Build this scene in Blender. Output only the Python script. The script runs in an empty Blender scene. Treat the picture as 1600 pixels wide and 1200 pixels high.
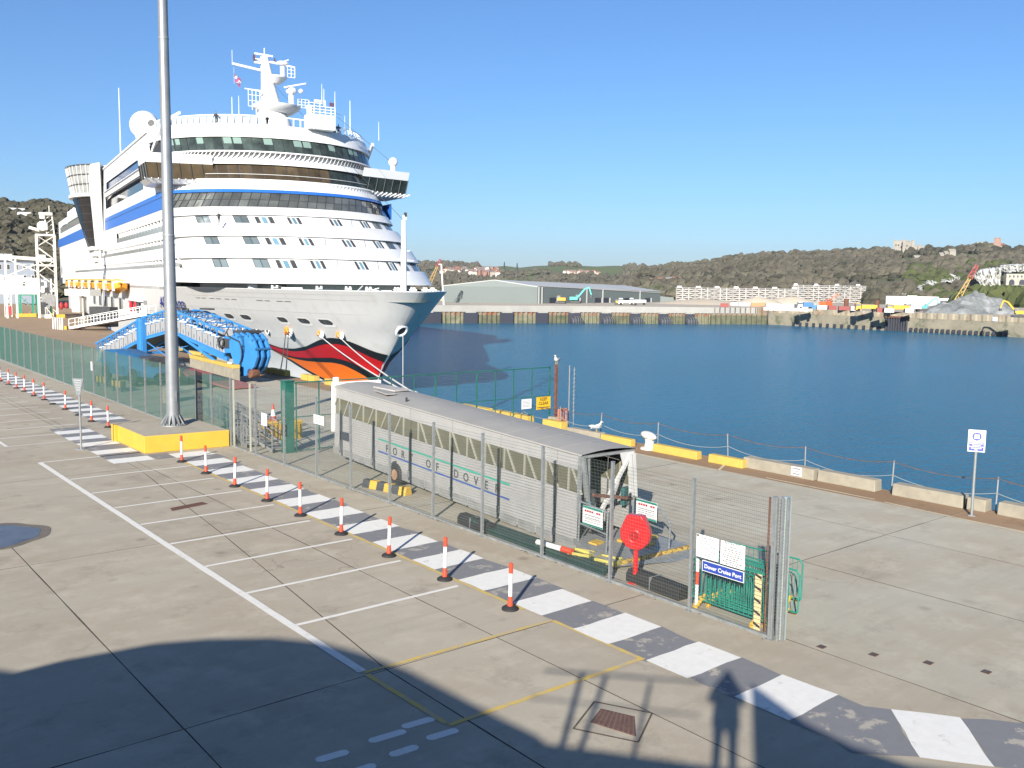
import bpy, math, random
from mathutils import Vector, Matrix, noise, geometry
random.seed(7)
S = bpy.context.scene
C = S.collection
R = math.radians

# ---------------------------------------------------------------- camera, sky, sun, exposure
CAM_H = 7.1
F_PX = 1440.0


def camera_basis():
    ray = lambda x, y: Vector(((x - 800) / F_PX, -(y - 600) / F_PX, -1.0))
    n = Vector((1, -0.0135, 0)).cross(ray(800, 446)).normalized()
    if n.y < 0:
        n = -n
    b = ray(-385, 430)
    b = (b - n * n.dot(b)).normalized()
    a = b.cross(n)
    return Matrix((a, b, n))


cam = bpy.data.objects.new('camera', bpy.data.cameras.new('camera'))
C.objects.link(cam)
cam.data.sensor_width = 36.0
cam.data.lens = F_PX / 1600 * 36
cam.data.clip_start = 0.1
cam.data.clip_end = 12000
cam.matrix_world = Matrix.Translation((0, 0, CAM_H)) @ camera_basis().to_4x4()
S.camera = cam

SUN_EL, SUN_AZ = 22.85, 36.73        # the light travels towards this azimuth (from +X), downwards
W = bpy.data.worlds.new('World')
S.world = W
W.use_nodes = True
wn = W.node_tree
bg = wn.nodes['Background']
sky = wn.nodes.new('ShaderNodeTexSky')
sky.sky_type = 'NISHITA'
sky.sun_disc = False
sky.sun_elevation = R(SUN_EL)
sky.sun_rotation = R(90 - (SUN_AZ + 180))
sky.altitude = 0
sky.air_density = 1.0
sky.dust_density = 0.5
sky.ozone_density = 8.0
wn.links.new(sky.outputs['Color'], bg.inputs['Color'])
bg.inputs['Strength'].default_value = 0.073
sun = bpy.data.objects.new('sun', bpy.data.lights.new('sun', 'SUN'))
C.objects.link(sun)
sun.data.energy = 5.0
sun.data.angle = R(0.53)
sun.data.color = (1.0, 0.94, 0.84)
ld = Vector((math.cos(R(SUN_EL)) * math.cos(R(SUN_AZ)), math.cos(R(SUN_EL)) * math.sin(R(SUN_AZ)), -math.sin(R(SUN_EL))))
sun.rotation_euler = ld.to_track_quat('-Z', 'Y').to_euler()
S.view_settings.view_transform = 'Standard'
S.view_settings.look = 'None'
S.view_settings.gamma = 1
S.view_settings.use_curve_mapping = False
S.view_settings.exposure = 1.05
S.render.engine = 'CYCLES'
S.cycles.max_bounces = 6
S.cycles.diffuse_bounces = 3
S.cycles.glossy_bounces = 3
S.cycles.transparent_max_bounces = 8
S.cycles.caustics_reflective = False
S.cycles.caustics_refractive = False

# ---------------------------------------------------------------- mesh helpers


class MB:
    """collects simple shapes and links them as one mesh object"""

    def __init__(s):
        s.v, s.f = [], []

    def add(s, vs, fs):
        o = len(s.v)
        s.v += [tuple(p) for p in vs]
        s.f += [tuple(i + o for i in f) for f in fs]
        return s

    def box(s, c, d, rz=0.0, rot=None, top=None):
        x, y, z = d[0] / 2, d[1] / 2, d[2] / 2
        tx, ty = top if top else (1, 1)
        vs = [Vector(p) for p in ((-x, -y, -z), (x, -y, -z), (x, y, -z), (-x, y, -z), (-x * tx, -y * ty, z), (x * tx, -y * ty, z), (x * tx, y * ty, z), (-x * tx, y * ty, z))]
        m = rot if rot is not None else Matrix.Rotation(rz, 3, 'Z')
        return s.add([m @ p + Vector(c) for p in vs], ((3, 2, 1, 0), (4, 5, 6, 7), (0, 1, 5, 4), (1, 2, 6, 5), (2, 3, 7, 6), (3, 0, 4, 7)))

    def bar(s, p, q, w, h=None, up=(0, 0, 1)):
        """rectangular bar from p to q"""
        p, q = Vector(p), Vector(q)
        h = h or w
        d = (q - p)
        L = d.length
        d.normalize()
        u = Vector(up)
        if abs(d.dot(u)) > 0.98:
            u = Vector((1, 0, 0))
        sx = d.cross(u).normalized()
        sz = sx.cross(d)
        m = Matrix((sx, d, sz)).transposed()
        return s.box((p + q) / 2, (w, L, h), rot=m)

    def tube(s, p, q, r, n=8, r2=None, cap=True):
        p, q = Vector(p), Vector(q)
        r2 = r if r2 is None else r2
        d = (q - p).normalized()
        a = d.orthogonal().normalized()
        b = d.cross(a)
        vs = []
        for c, rr in ((p, r), (q, r2)):
            for i in range(n):
                t = 2 * math.pi * i / n
                vs.append(c + a * math.cos(t) * rr + b * math.sin(t) * rr)
        fs = [(i, (i + 1) % n, n + (i + 1) % n, n + i) for i in range(n)]
        if cap:
            fs += [tuple(range(n - 1, -1, -1)), tuple(range(n, 2 * n))]
        return s.add(vs, fs)

    def path(s, pts, r, n=6, closed=False):
        k = len(pts)
        for i in range(k if closed else k - 1):
            s.tube(pts[i], pts[(i + 1) % k], r, n)
        return s

    def prism(s, poly, z0, z1, m=None):
        n = len(poly)
        vs = [Vector((x, y, z0)) for x, y in poly] + [Vector((x, y, z1)) for x, y in poly]
        if m is not None:
            vs = [m @ p for p in vs]
        return s.add(vs, [tuple(range(n - 1, -1, -1)), tuple(range(n, 2 * n))] + [(i, (i + 1) % n, n + (i + 1) % n, n + i) for i in range(n)])

    def lathe(s, prof, c=(0, 0, 0), n=16, axis=None, arc=None):
        """profile of (radius, height)"""
        c = Vector(c)
        m = Vector((0, 0, 1)).rotation_difference(Vector(axis)).to_matrix() if axis else Matrix.Identity(3)
        vs, fs = [], []
        for r, h in prof:
            for i in range(n):
                t = 2 * math.pi * i / n
                vs.append(m @ Vector((r * math.cos(t), r * math.sin(t), h)) + c)
        for k in range(len(prof) - 1):
            for i in range(n):
                j = (i + 1) % n
                fs.append((k * n + i, k * n + j, (k + 1) * n + j, (k + 1) * n + i))
        fs.append(tuple(range(n - 1, -1, -1)))
        o = (len(prof) - 1) * n
        fs.append(tuple(range(o, o + n)))
        return s.add(vs, fs)

    def ell(s, c, r, n=10, m=6, rot=None):
        rx, ry, rz = (r, r, r) if isinstance(r, (int, float)) else r
        vs = [Vector((0, 0, -rz))]
        for k in range(1, m):
            a = math.pi * k / m - math.pi / 2
            for i in range(n):
                t = 2 * math.pi * i / n
                vs.append(Vector((rx * math.cos(a) * math.cos(t), ry * math.cos(a) * math.sin(t), rz * math.sin(a))))
        vs.append(Vector((0, 0, rz)))
        if rot is not None:
            vs = [rot @ p for p in vs]
        fs = []
        for i in range(n):
            j = (i + 1) % n
            fs.append((0, 1 + j, 1 + i))
            for k in range(m - 2):
                fs.append((1 + k * n + i, 1 + k * n + j, 1 + (k + 1) * n + j, 1 + (k + 1) * n + i))
            fs.append((1 + (m - 2) * n + i, 1 + (m - 2) * n + j, 1 + (m - 1) * n))
        return s.add([p + Vector(c) for p in vs], fs)

    def grid(s, rows):
        n = len(rows[0])
        vs = [p for r in rows for p in r]
        fs = [(k * n + i, k * n + i + 1, (k + 1) * n + i + 1, (k + 1) * n + i) for k in range(len(rows) - 1) for i in range(n - 1)]
        return s.add(vs, fs)

    def quad(s, a, b, c, d):
        return s.add([a, b, c, d], [(0, 1, 2, 3)])

    def torus(s, c, R_, r, n=16, m=6, axis=(0, 0, 1), a0=0.0, a1=2 * math.pi):
        q = Vector((0, 0, 1)).rotation_difference(Vector(axis)).to_matrix()
        pts = []
        full = abs(a1 - a0 - 2 * math.pi) < 1e-6
        k = n if full else n + 1
        for i in range(k):
            t = a0 + (a1 - a0) * i / n
            pts.append(q @ Vector((R_ * math.cos(t), R_ * math.sin(t), 0)) + Vector(c))
        return s.path(pts, r, m, closed=full)

    def mesh(s, name):
        me = bpy.data.meshes.new(name)
        me.from_pydata(s.v, [], s.f)
        return me


def obj(name, mb, mat, parent=None, smooth=False, bev=0.0, loc=None):
    me = mb if isinstance(mb, bpy.types.Mesh) else mb.mesh(name)
    if mat is not None and not me.materials:
        me.materials.append(mat)
    if smooth and me.polygons:
        me.polygons.foreach_set('use_smooth', [True] * len(me.polygons))
        me.set_sharp_from_angle(angle=R(smooth if smooth is not True else 40))
    o = bpy.data.objects.new(name, me)
    C.objects.link(o)
    if parent is not None:
        o.parent = parent
    if loc is not None:
        o.location = loc
    if bev:
        b = o.modifiers.new('bevel', 'BEVEL')
        b.width = bev
        b.segments = 2
        b.limit_method = 'ANGLE'
    return o


def split(o):
    """make every loose piece of a mesh an object of its own under the same parent"""
    me = o.data
    par = list(range(len(me.vertices)))

    def root(i):
        while par[i] != i:
            par[i] = par[par[i]]
            i = par[i]
        return i
    for e in me.edges:
        a, b = root(e.vertices[0]), root(e.vertices[1])
        if a != b:
            par[a] = b
    groups = {}
    for p in me.polygons:
        groups.setdefault(root(p.vertices[0]), []).append(tuple(p.vertices))
    if len(groups) < 2:
        return [o]
    out = []
    for fs in groups.values():
        ids = sorted({i for f in fs for i in f})
        k = {i: n for n, i in enumerate(ids)}
        mb = MB()
        mb.add([tuple(me.vertices[i].co) for i in ids], [tuple(k[i] for i in f) for f in fs])
        q = obj(o.name.split('.')[0], mb, me.materials[0], o.parent)
        q.matrix_basis = o.matrix_basis.copy()
        out.append(q)
    bpy.data.objects.remove(o)
    return out


def tag(o, label=None, cat=None, group=None, kind=None):
    if label: o['label'] = label
    if cat: o['category'] = cat
    if group: o['group'] = group
    if kind: o['kind'] = kind
    return o


def thing(name, label, cat, loc=(0, 0, 0), rz=0.0, group=None):
    o = bpy.data.objects.new(name, None)
    o.empty_display_size = 0.3
    C.objects.link(o)
    o.location = loc
    o.rotation_euler = (0, 0, rz)
    return tag(o, label, cat, group)


def copy_tree(o, parent=None):
    c = o.copy()
    C.objects.link(c)
    c.parent = parent
    for ch in o.children:
        copy_tree(ch, c)
    return c


def dup(o, loc, rz=None, label=None):
    c = copy_tree(o)
    c.location = loc
    if rz is not None:
        c.rotation_euler = (0, 0, rz)
    if label:
        c['label'] = label
    return c


def text(name, body, size, mat, parent, loc, rot, align='CENTER', ext=0.002, space=1.0, width=None, bold=0.0):
    cu = bpy.data.curves.new(name, 'FONT')
    cu.body = body
    cu.size = size
    cu.align_x = align
    cu.align_y = 'CENTER'
    cu.extrude = ext
    cu.offset = bold
    cu.space_character = space
    cu.materials.append(mat)
    t = bpy.data.objects.new(name, cu)
    C.objects.link(t)
    me = bpy.data.meshes.new_from_object(t.evaluated_get(bpy.context.evaluated_depsgraph_get()))
    bpy.data.objects.remove(t)
    o = bpy.data.objects.new(name, me)
    C.objects.link(o)
    o.parent = parent
    o.location = loc
    o.rotation_euler = rot
    return o


# ---------------------------------------------------------------- materials
MATS = {}


def mat(name, col, rough=0.6, metal=0.0, var=0.0, scale=3.0, col2=None, bump=0.0, bscale=40.0, spec=0.5, dirt=None, dscale=1.2, dlo=0.5, dhi=0.7, rnd=0.0, streak=None, coords='Object', coat=0.0):
    """procedural principled material: noise variation, a second dirt colour by noise, bump, per object tint"""
    if name in MATS:
        return MATS[name]
    if name not in ('white_road_paint', 'white_line_paint', 'grey_road_paint', 'yellow_line_paint', 'ship_white', 'hull_white'):
        dim = lambda c: tuple(v * (.80 if max(c) > .1 else 1) for v in c)
        col, col2, dirt = dim(col), (dim(col2) if col2 else None), (dim(dirt) if dirt else None)
    m = bpy.data.materials.new(name)
    MATS[name] = m
    m.use_nodes = True
    nt = m.node_tree
    N, L = nt.nodes, nt.links
    b = N['Principled BSDF']
    b.inputs['Roughness'].default_value = rough
    b.inputs['Metallic'].default_value = metal
    b.inputs['Specular IOR Level'].default_value = spec
    b.inputs['Coat Weight'].default_value = coat
    tc = N.new('ShaderNodeTexCoord')
    out = None

    def nz(sc, det=6, ro=0.6, stretch=None):
        t = N.new('ShaderNodeTexNoise')
        t.inputs['Scale'].default_value = sc
        t.inputs['Detail'].default_value = det
        t.inputs['Roughness'].default_value = ro
        if stretch:
            mp = N.new('ShaderNodeMapping')
            mp.inputs['Scale'].default_value = stretch
            L.new(tc.outputs[coords], mp.inputs['Vector'])
            L.new(mp.outputs['Vector'], t.inputs['Vector'])
        else:
            L.new(tc.outputs[coords], t.inputs['Vector'])
        return t.outputs['Fac']

    def mix(fac, a, bb):
        x = N.new('ShaderNodeMix')
        x.data_type = 'RGBA'
        if isinstance(fac, float):
            x.inputs['Factor'].default_value = fac
        else:
            L.new(fac, x.inputs['Factor'])
        for sock, v in ((x.inputs['A'], a), (x.inputs['B'], bb)):
            if isinstance(v, tuple):
                sock.default_value = (*v, 1)
            else:
                L.new(v, sock)
        return x.outputs['Result']

    def ramp(fac, lo, hi):
        r = N.new('ShaderNodeMapRange')
        r.inputs['From Min'].default_value = lo
        r.inputs['From Max'].default_value = hi
        L.new(fac, r.inputs['Value'])
        return r.outputs['Result']

    cur = tuple(col)
    if col2 is None and var:
        col2 = tuple(max(0, c * (1 - var)) for c in col)
        cur = tuple(min(1, c * (1 + var * 0.4)) for c in col)
    if col2 is not None:
        cur = mix(ramp(nz(scale), 0.3, 0.7), cur, tuple(col2))
    if dirt is not None:
        cur = mix(ramp(nz(dscale, 8, 0.68), dlo, dhi), cur, tuple(dirt))
    if streak is not None:
        cur = mix(ramp(nz(1.0, 4, 0.5, stretch=streak[1]), 0.52, 0.75), cur, tuple(streak[0]))
    if rnd:
        oi = N.new('ShaderNodeObjectInfo')
        h = N.new('ShaderNodeHueSaturation')
        mr = N.new('ShaderNodeMapRange')
        mr.inputs['To Min'].default_value = 1 - rnd
        mr.inputs['To Max'].default_value = 1 + rnd
        L.new(oi.outputs['Random'], mr.inputs['Value'])
        L.new(mr.outputs['Result'], h.inputs['Value'])
        if isinstance(cur, tuple):
            h.inputs['Color'].default_value = (*cur, 1)
        else:
            L.new(cur, h.inputs['Color'])
        cur = h.outputs['Color']
    if isinstance(cur, tuple):
        b.inputs['Base Color'].default_value = (*cur, 1)
    else:
        L.new(cur, b.inputs['Base Color'])
    if bump:
        bp = N.new('ShaderNodeBump')
        bp.inputs['Strength'].default_value = bump
        bp.inputs['Distance'].default_value = 0.02
        L.new(nz(bscale, 5), bp.inputs['Height'])
        L.new(bp.outputs['Normal'], b.inputs['Normal'])
    return m


def ground_mat(name, base, brown, dark, rnd=0.05, pits=True):
    """weathered concrete: stains, broom streaks, pits, tint per slab, all in world metres"""
    m = bpy.data.materials.new(name)
    m.use_nodes = True
    N, L = m.node_tree.nodes, m.node_tree.links
    b = N['Principled BSDF']
    b.inputs['Roughness'].default_value = 0.9
    b.inputs['Specular IOR Level'].default_value = 0.25
    g = N.new('ShaderNodeNewGeometry')

    def nz(sc, det, ro=0.6, st=None):
        t = N.new('ShaderNodeTexNoise')
        t.inputs['Scale'].default_value = sc
        t.inputs['Detail'].default_value = det
        t.inputs['Roughness'].default_value = ro
        src = g.outputs['Position']
        if st:
            mp = N.new('ShaderNodeMapping')
            mp.inputs['Scale'].default_value = st
            mp.inputs['Rotation'].default_value = (0, 0, 0.12)
            L.new(src, mp.inputs['Vector'])
            src = mp.outputs['Vector']
        L.new(src, t.inputs['Vector'])
        return t.outputs['Fac']

    def rng(v, a, bb, lo=0.0, hi=1.0):
        r = N.new('ShaderNodeMapRange')
        for k, x in (('From Min', a), ('From Max', bb), ('To Min', lo), ('To Max', hi)):
            r.inputs[k].default_value = x
        L.new(v, r.inputs['Value'])
        return r.outputs['Result']

    def mix(f, a, bb, mode='MIX'):
        x = N.new('ShaderNodeMix')
        x.data_type = 'RGBA'
        x.blend_type = mode
        L.new(f, x.inputs['Factor'])
        for sk, v in ((x.inputs['A'], a), (x.inputs['B'], bb)):
            if isinstance(v, tuple):
                sk.default_value = (*v, 1)
            else:
                L.new(v, sk)
        return x.outputs['Result']

    c = mix(rng(nz(0.22, 6, 0.62), 0.40, 0.70), base, brown)
    c = mix(rng(nz(0.9, 7, 0.7), 0.48, 0.70, 0, 0.7), c, tuple(min(1, k * 1.2) for k in base))
    c = mix(rng(nz(1.0, 5, 0.6, (0.25, 3.2, 1)), 0.52, 0.8, 0, 0.5), c, tuple(k * 0.78 for k in base))
    c = mix(rng(nz(0.55, 8, 0.75), 0.55, 0.72, 0, 0.85), c, dark)
    c = mix(rng(nz(55, 3, 0.6), 0.56, 0.74, 0, 0.55), c, tuple(k * 0.55 for k in base))
    if pits:
        v = N.new('ShaderNodeTexVoronoi')
        v.inputs['Scale'].default_value = 2.6
        L.new(g.outputs['Position'], v.inputs['Vector'])
        c = mix(rng(v.outputs['Distance'], 0.035, 0.02, 0, 0.8), c, (0.07, 0.06, 0.055))
        v = N.new('ShaderNodeTexVoronoi')          # oil drips
        v.inputs['Scale'].default_value = 0.55
        L.new(g.outputs['Position'], v.inputs['Vector'])
        c = mix(rng(v.outputs['Distance'], 0.11, 0.03, 0, 0.38), c, (0.07, 0.06, 0.05))
        v = N.new('ShaderNodeTexVoronoi')          # hairline cracks
        v.feature = 'DISTANCE_TO_EDGE'
        v.inputs['Scale'].default_value = 0.13
        t = N.new('ShaderNodeTexNoise')
        t.inputs['Scale'].default_value = 0.9
        t.inputs['Detail'].default_value = 5
        L.new(g.outputs['Position'], t.inputs['Vector'])
        sc = N.new('ShaderNodeVectorMath')
        sc.operation = 'MULTIPLY_ADD'
        L.new(t.outputs['Color'], sc.inputs[0])
        sc.inputs[1].default_value = (1.6, 1.6, 0)
        L.new(g.outputs['Position'], sc.inputs[2])
        L.new(sc.outputs['Vector'], v.inputs['Vector'])
        mm = N.new('ShaderNodeMath')
        mm.operation = 'MULTIPLY'
        L.new(rng(v.outputs['Distance'], 0.0016, 0.0006, 0, 0.4), mm.inputs[0])
        L.new(rng(nz(0.11, 2), 0.54, 0.60), mm.inputs[1])
        c = mix(mm.outputs[0], c, (0.09, 0.075, 0.06))
    oi = N.new('ShaderNodeObjectInfo')
    h = N.new('ShaderNodeHueSaturation')
    L.new(rng(oi.outputs['Random'], 0, 1, 1 - rnd, 1 + rnd), h.inputs['Value'])
    L.new(c, h.inputs['Color'])
    L.new(h.outputs['Color'], b.inputs['Base Color'])
    bp = N.new('ShaderNodeBump')
    bp.inputs['Strength'].default_value = 0.35
    bp.inputs['Distance'].default_value = 0.01
    L.new(nz(30, 6), bp.inputs['Height'])
    L.new(bp.outputs['Normal'], b.inputs['Normal'])
    MATS[name] = m
    return m


def paint_mat(name, col, under, lo, hi, sc=2.2):
    """road paint worn through to the concrete below"""
    m = mat(name, col, 0.75, var=0.07, scale=5, dirt=under, dscale=sc, dlo=lo, dhi=hi, coords='Object', bump=0.15, bscale=60)
    return m


M_CONC = ground_mat('concrete_slab', (0.362, 0.322, 0.252), (0.318, 0.268, 0.20), (0.225, 0.195, 0.15))
M_CONC2 = ground_mat('quay_concrete', (0.375, 0.352, 0.285), (0.345, 0.29, 0.215), (0.26, 0.235, 0.185))
M_BROWN = ground_mat('rusty_concrete', (0.24, 0.155, 0.09), (0.29, 0.20, 0.125), (0.13, 0.09, 0.06), 0.06)
M_JOINT = mat('joint_filler', (0.085, 0.072, 0.055), 0.95, var=0.4, scale=8)
M_WHITEP = paint_mat('white_road_paint', (0.66, 0.645, 0.60), (0.40, 0.375, 0.32), 0.60, 0.72)
M_WHITEL = paint_mat('white_line_paint', (0.64, 0.615, 0.56), (0.36, 0.32, 0.25), 0.60, 0.74, 3.0)
M_GREYP = paint_mat('grey_road_paint', (0.175, 0.175, 0.18), (0.34, 0.31, 0.26), 0.565, 0.61, 1.7)
M_YELLP = paint_mat('yellow_line_paint', (0.52, 0.37, 0.09), (0.36, 0.31, 0.24), 0.46, 0.68, 3.0)
M_CREAMP = paint_mat('cream_line_paint', (0.66, 0.56, 0.36), (0.44, 0.36, 0.27), 0.5, 0.68, 3.0)
M_GALV = mat('galvanised_steel', (0.40, 0.425, 0.43), 0.45, 0.55, var=0.22, scale=9, dirt=(0.36, 0.36, 0.35), dscale=5)
M_GALVD = mat('dull_galvanised', (0.36, 0.38, 0.38), 0.55, 0.4, var=0.3, scale=6)
M_WIRE = mat('green_mesh_wire', (0.022, 0.080, 0.064), 0.6, 0.1, var=0.2)
M_WIREG = mat('grey_mesh_wire', (0.17, 0.21, 0.195), 0.6, 0.3, var=0.2)
M_GREEN = mat('green_steel_paint', (0.02, 0.14, 0.105), 0.45, var=0.25, scale=2, dirt=(0.06, 0.16, 0.13), dscale=3)
M_TEAL = mat('teal_barrier_paint', (0.02, 0.26, 0.19), 0.45, var=0.25, scale=4)
M_DKGREEN = mat('dark_green_plastic', (0.022, 0.05, 0.045), 0.6, var=0.3)
M_RUST = mat('rusty_steel', (0.16, 0.065, 0.04), 0.85, var=0.4, scale=7, dirt=(0.25, 0.12, 0.07), dscale=4)
M_YELLOW = mat('yellow_paint', (0.70, 0.43, 0.05), 0.6, var=0.09, scale=2, dirt=(0.55, 0.38, 0.10), dscale=2.5, dlo=0.56, dhi=0.78, bump=0.1)
M_YELLOWF = mat('yellow_kerb_paint', (0.62, 0.43, 0.09), 0.7, var=0.12, scale=3, dirt=(0.42, 0.34, 0.18), dscale=4, dlo=0.6, dhi=0.75, bump=0.2)
M_WHITE = mat('white_enamel', (0.80, 0.80, 0.78), 0.4, var=0.04)
M_SIGNW = mat('sign_white', (0.80, 0.80, 0.79), 0.45)
M_BLACK = mat('black_rubber', (0.022, 0.022, 0.022), 0.75, var=0.3)
M_DARKG = mat('dark_grey_metal', (0.06, 0.062, 0.065), 0.6, 0.2, var=0.3)
M_GREYT = mat('grey_print', (0.11, 0.11, 0.11), 0.7)
M_BLACKT = mat('black_print', (0.02, 0.02, 0.02), 0.7)
M_REDT = mat('red_print', (0.50, 0.03, 0.03), 0.7)
M_BLUEP = mat('blue_sign', (0.025, 0.06, 0.32), 0.45)
M_SIGNBLUE = mat('mandatory_blue', (0.08, 0.09, 0.42), 0.5)
M_REDP = mat('red_glossy_plastic', (0.70, 0.012, 0.016), 0.3, var=0.08, coat=0.4)
M_ORANGE = mat('red_orange_band', (0.72, 0.075, 0.03), 0.5, var=0.12, scale=9)
M_POSTW = mat('white_reflective', (0.80, 0.79, 0.76), 0.45, var=0.06, scale=9)
M_ORANGEB = mat('orange_barrier', (0.78, 0.22, 0.09), 0.6, var=0.1)
M_BLUEM = mat('blue_steel_paint', (0.045, 0.25, 0.60), 0.4, var=0.12, scale=1.2, dirt=(0.12, 0.30, 0.52), dscale=1.6, dlo=0.55, dhi=0.8)
M_ALU = mat('aluminium_cladding', (0.43, 0.425, 0.41), 0.5, 0.15, var=0.10, scale=1.5, streak=((0.34, 0.335, 0.32), (2.5, 2.5, 0.15)))
M_ALUD = mat('aged_aluminium', (0.38, 0.38, 0.37), 0.5, 0.3, var=0.22, scale=2)
M_ROOFG = mat('grey_roof_sheet', (0.36, 0.345, 0.315), 0.75, 0.0, var=0.10, scale=0.8, dirt=(0.33, 0.325, 0.31), dscale=1.4)
M_CONCB = mat('concrete_block', (0.36, 0.325, 0.25), 0.9, var=0.2, scale=2, dirt=(0.30, 0.27, 0.22), dscale=2, bump=0.3, bscale=25)
M_GLASSY = mat('tinted_perspex', (0.135, 0.13, 0.088), 0.12, var=0.1, spec=0.6)

# ---------------------------------------------------------------- ground, quay, paint
ROOT_Z = 0.0
quay = obj('quay_ground', MB().add([(-90, -60, -0.009), (30.95, -60, -0.009), (30.95, 45, -0.009), (31.3, 70, -0.009), (33.2, 100, -0.009), (37.5, 130, -0.009), (49, 190, -0.009), (60, 235, -0.009), (60, 330, -0.009), (-90, 330, -0.009)], [tuple(range(10))]), M_JOINT)
tag(quay, kind='structure')


def edge_x(y):
    ys = [(-60, 30.95), (45, 30.95), (70, 31.3), (100, 33.2), (130, 37.5), (190, 49), (235, 60), (330, 60)]
    for (a, xa), (b, xb) in zip(ys, ys[1:]):
        if a <= y <= b:
            return xa + (xb - xa) * (y - a) / (b - a)
    return 60


def slab(poly, m, z=0.0):
    g = 0.010 + random.random() * 0.006
    cx = sum(p[0] for p in poly) / len(poly)
    cy = sum(p[1] for p in poly) / len(poly)
    q = []
    n = len(poly)
    for i, (x, y) in enumerate(poly):
        # slightly uneven sawn edges
        q.append((x - math.copysign(g, x - cx), y - math.copysign(g, y - cy)))
        x2, y2 = poly[(i + 1) % n]
        L = math.hypot(x2 - x, y2 - y)
        for k in range(1, 7):
            f = k / 7
            px, py = x + (x2 - x) * f, y + (y2 - y) * f
            w = g + random.uniform(-0.006, 0.008)
            nx, ny = -(y2 - y) / L, (x2 - x) / L
            q.append((px + nx * w, py + ny * w))
    dz = random.uniform(-0.002, 0.002)
    me = MB().prism(q, -0.034 + z, z + dz).mesh('concrete_slab')
    me.materials.append(m)
    me.materials.append(M_JOINT)
    for k, pl_ in enumerate(me.polygons):
        pl_.material_index = 0 if k < 2 else 1
    return obj('concrete_slab', me, None, quay)


yj = [-18, -7.4, 3.4, 14.1, 24.9, 35.7, 46.4, 57.2, 68.0, 78.8, 89.6, 100.4]
bx = lambda y: 8.65 + (y - 14.2) * 0.113 if y > 14.2 else 8.65
for a, b in zip(yj, yj[1:]):
    cols = [-13.9, -7.6, -1.4, 4.9, None, 11.25, 15.9]
    xs = [(x, x) if x is not None else (min(bx(a), 10.9), min(bx(b), 10.9)) for x in cols]
    for (x0a, x0b), (x1a, x1b) in zip(xs, xs[1:]):
        if x1a - x0a < 0.1:
            continue
        slab([(x0a, a), (x1a, a), (x1b, b), (x0b, b)], M_CONC)
yq = [-18, -7.4, 3.0, 13.4, 24.3, 35.4, 46.4, 57.2, 68.0, 78.8, 89.6, 100.4]
for a, b in zip(yq, yq[1:]):
    for x0, x1 in ((15.9, 20.9), (20.9, 25.2), (25.2, 29.0)):
        slab([(x0, a), (x1, a), (x1, b), (x0, b)], M_CONC2)
strip = MB()
for a, b in zip(yq, yq[1:]):
    o = MB().add([(29.0, a + .02, 0), (edge_x(a) - .03, a + .02, 0), (edge_x(b) - .03, b - .02, 0), (29.0, b - .02, 0), (29.0, a + .02, -.034), (edge_x(a) - .03, a + .02, -.034), (edge_x(b) - .03, b - .02, -.034), (29.0, b - .02, -.034)], [(0, 1, 2, 3), (7, 6, 5, 4), (0, 4, 5, 1), (1, 5, 6, 2), (2, 6, 7, 3), (3, 7, 4, 0)])
    obj('edge_slab', o, M_BROWN, quay)
far_apron = MB().add([(-90, 100.4, -0.004), (33.2, 100.4, -0.004), (37.5, 130, -0.004), (49, 190, -0.004), (60, 235, -0.004), (60, 330, -0.004), (-90, 330, -0.004)], [tuple(range(7))])
far_apron.add([(-90, -60, -0.004), (-13.9, -60, -0.004), (-13.9, 100.4, -0.004), (-90, 100.4, -0.004)], [(0, 1, 2, 3)])
tag(obj('far_apron', far_apron, ground_mat('brown_concrete', (0.30, 0.215, 0.14), (0.26, 0.18, 0.115), (0.21, 0.15, 0.10))), kind='structure')
# quay wall down to the water, with a coping
wall = MB()
ys = [-60, -20, 20, 45, 70, 100, 130, 160, 190, 235, 330]
wall.grid([[(edge_x(y), y, z) for y in ys] for z in (-0.04, -0.35, -0.36, -7.5)])
cp = MB()
for a, b in zip(ys, ys[1:]):
    cp.add([(edge_x(a) - .03, a, -.01), (edge_x(a) + .1, a, -.01), (edge_x(b) + .1, b, -.01), (edge_x(b) - .03, b, -.01), (edge_x(a) + .1, a, -.34), (edge_x(b) + .1, b, -.34)], [(0, 1, 2, 3), (1, 4, 5, 2)])
wl = tag(obj('quay_wall', wall, M_CONCB), 'weathered concrete quay wall dropping to the harbour water beside the apron', 'wall', kind='structure')
obj('coping', cp, M_BROWN, wl)


def sheet(name, polys, m, z, parent=None):
    mb = MB()
    for p in polys:
        mb.add([(x, y, z) for x, y in p], [tuple(range(len(p)))])
    return obj(name, mb, m, parent)


def rag(poly, amp=0.012, seg=0.35):
    """edge of hand-laid paint"""
    out = []
    n = len(poly)
    for i in range(n):
        (x, y), (x2, y2) = poly[i], poly[(i + 1) % n]
        L = math.hypot(x2 - x, y2 - y)
        k = max(1, int(L / seg))
        for j in range(k):
            f = j / k
            out.append((x + (x2 - x) * f + random.uniform(-amp, amp), y + (y2 - y) * f + random.uniform(-amp, amp)))
    return out


def line(p, q, w):
    dx, dy = q[0] - p[0], q[1] - p[1]
    L = math.hypot(dx, dy)
    nx, ny = -dy / L * w / 2, dx / L * w / 2
    return [(p[0] - nx, p[1] - ny), (q[0] - nx, q[1] - ny), (q[0] + nx, q[1] + ny), (p[0] + nx, p[1] + ny)]


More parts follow.
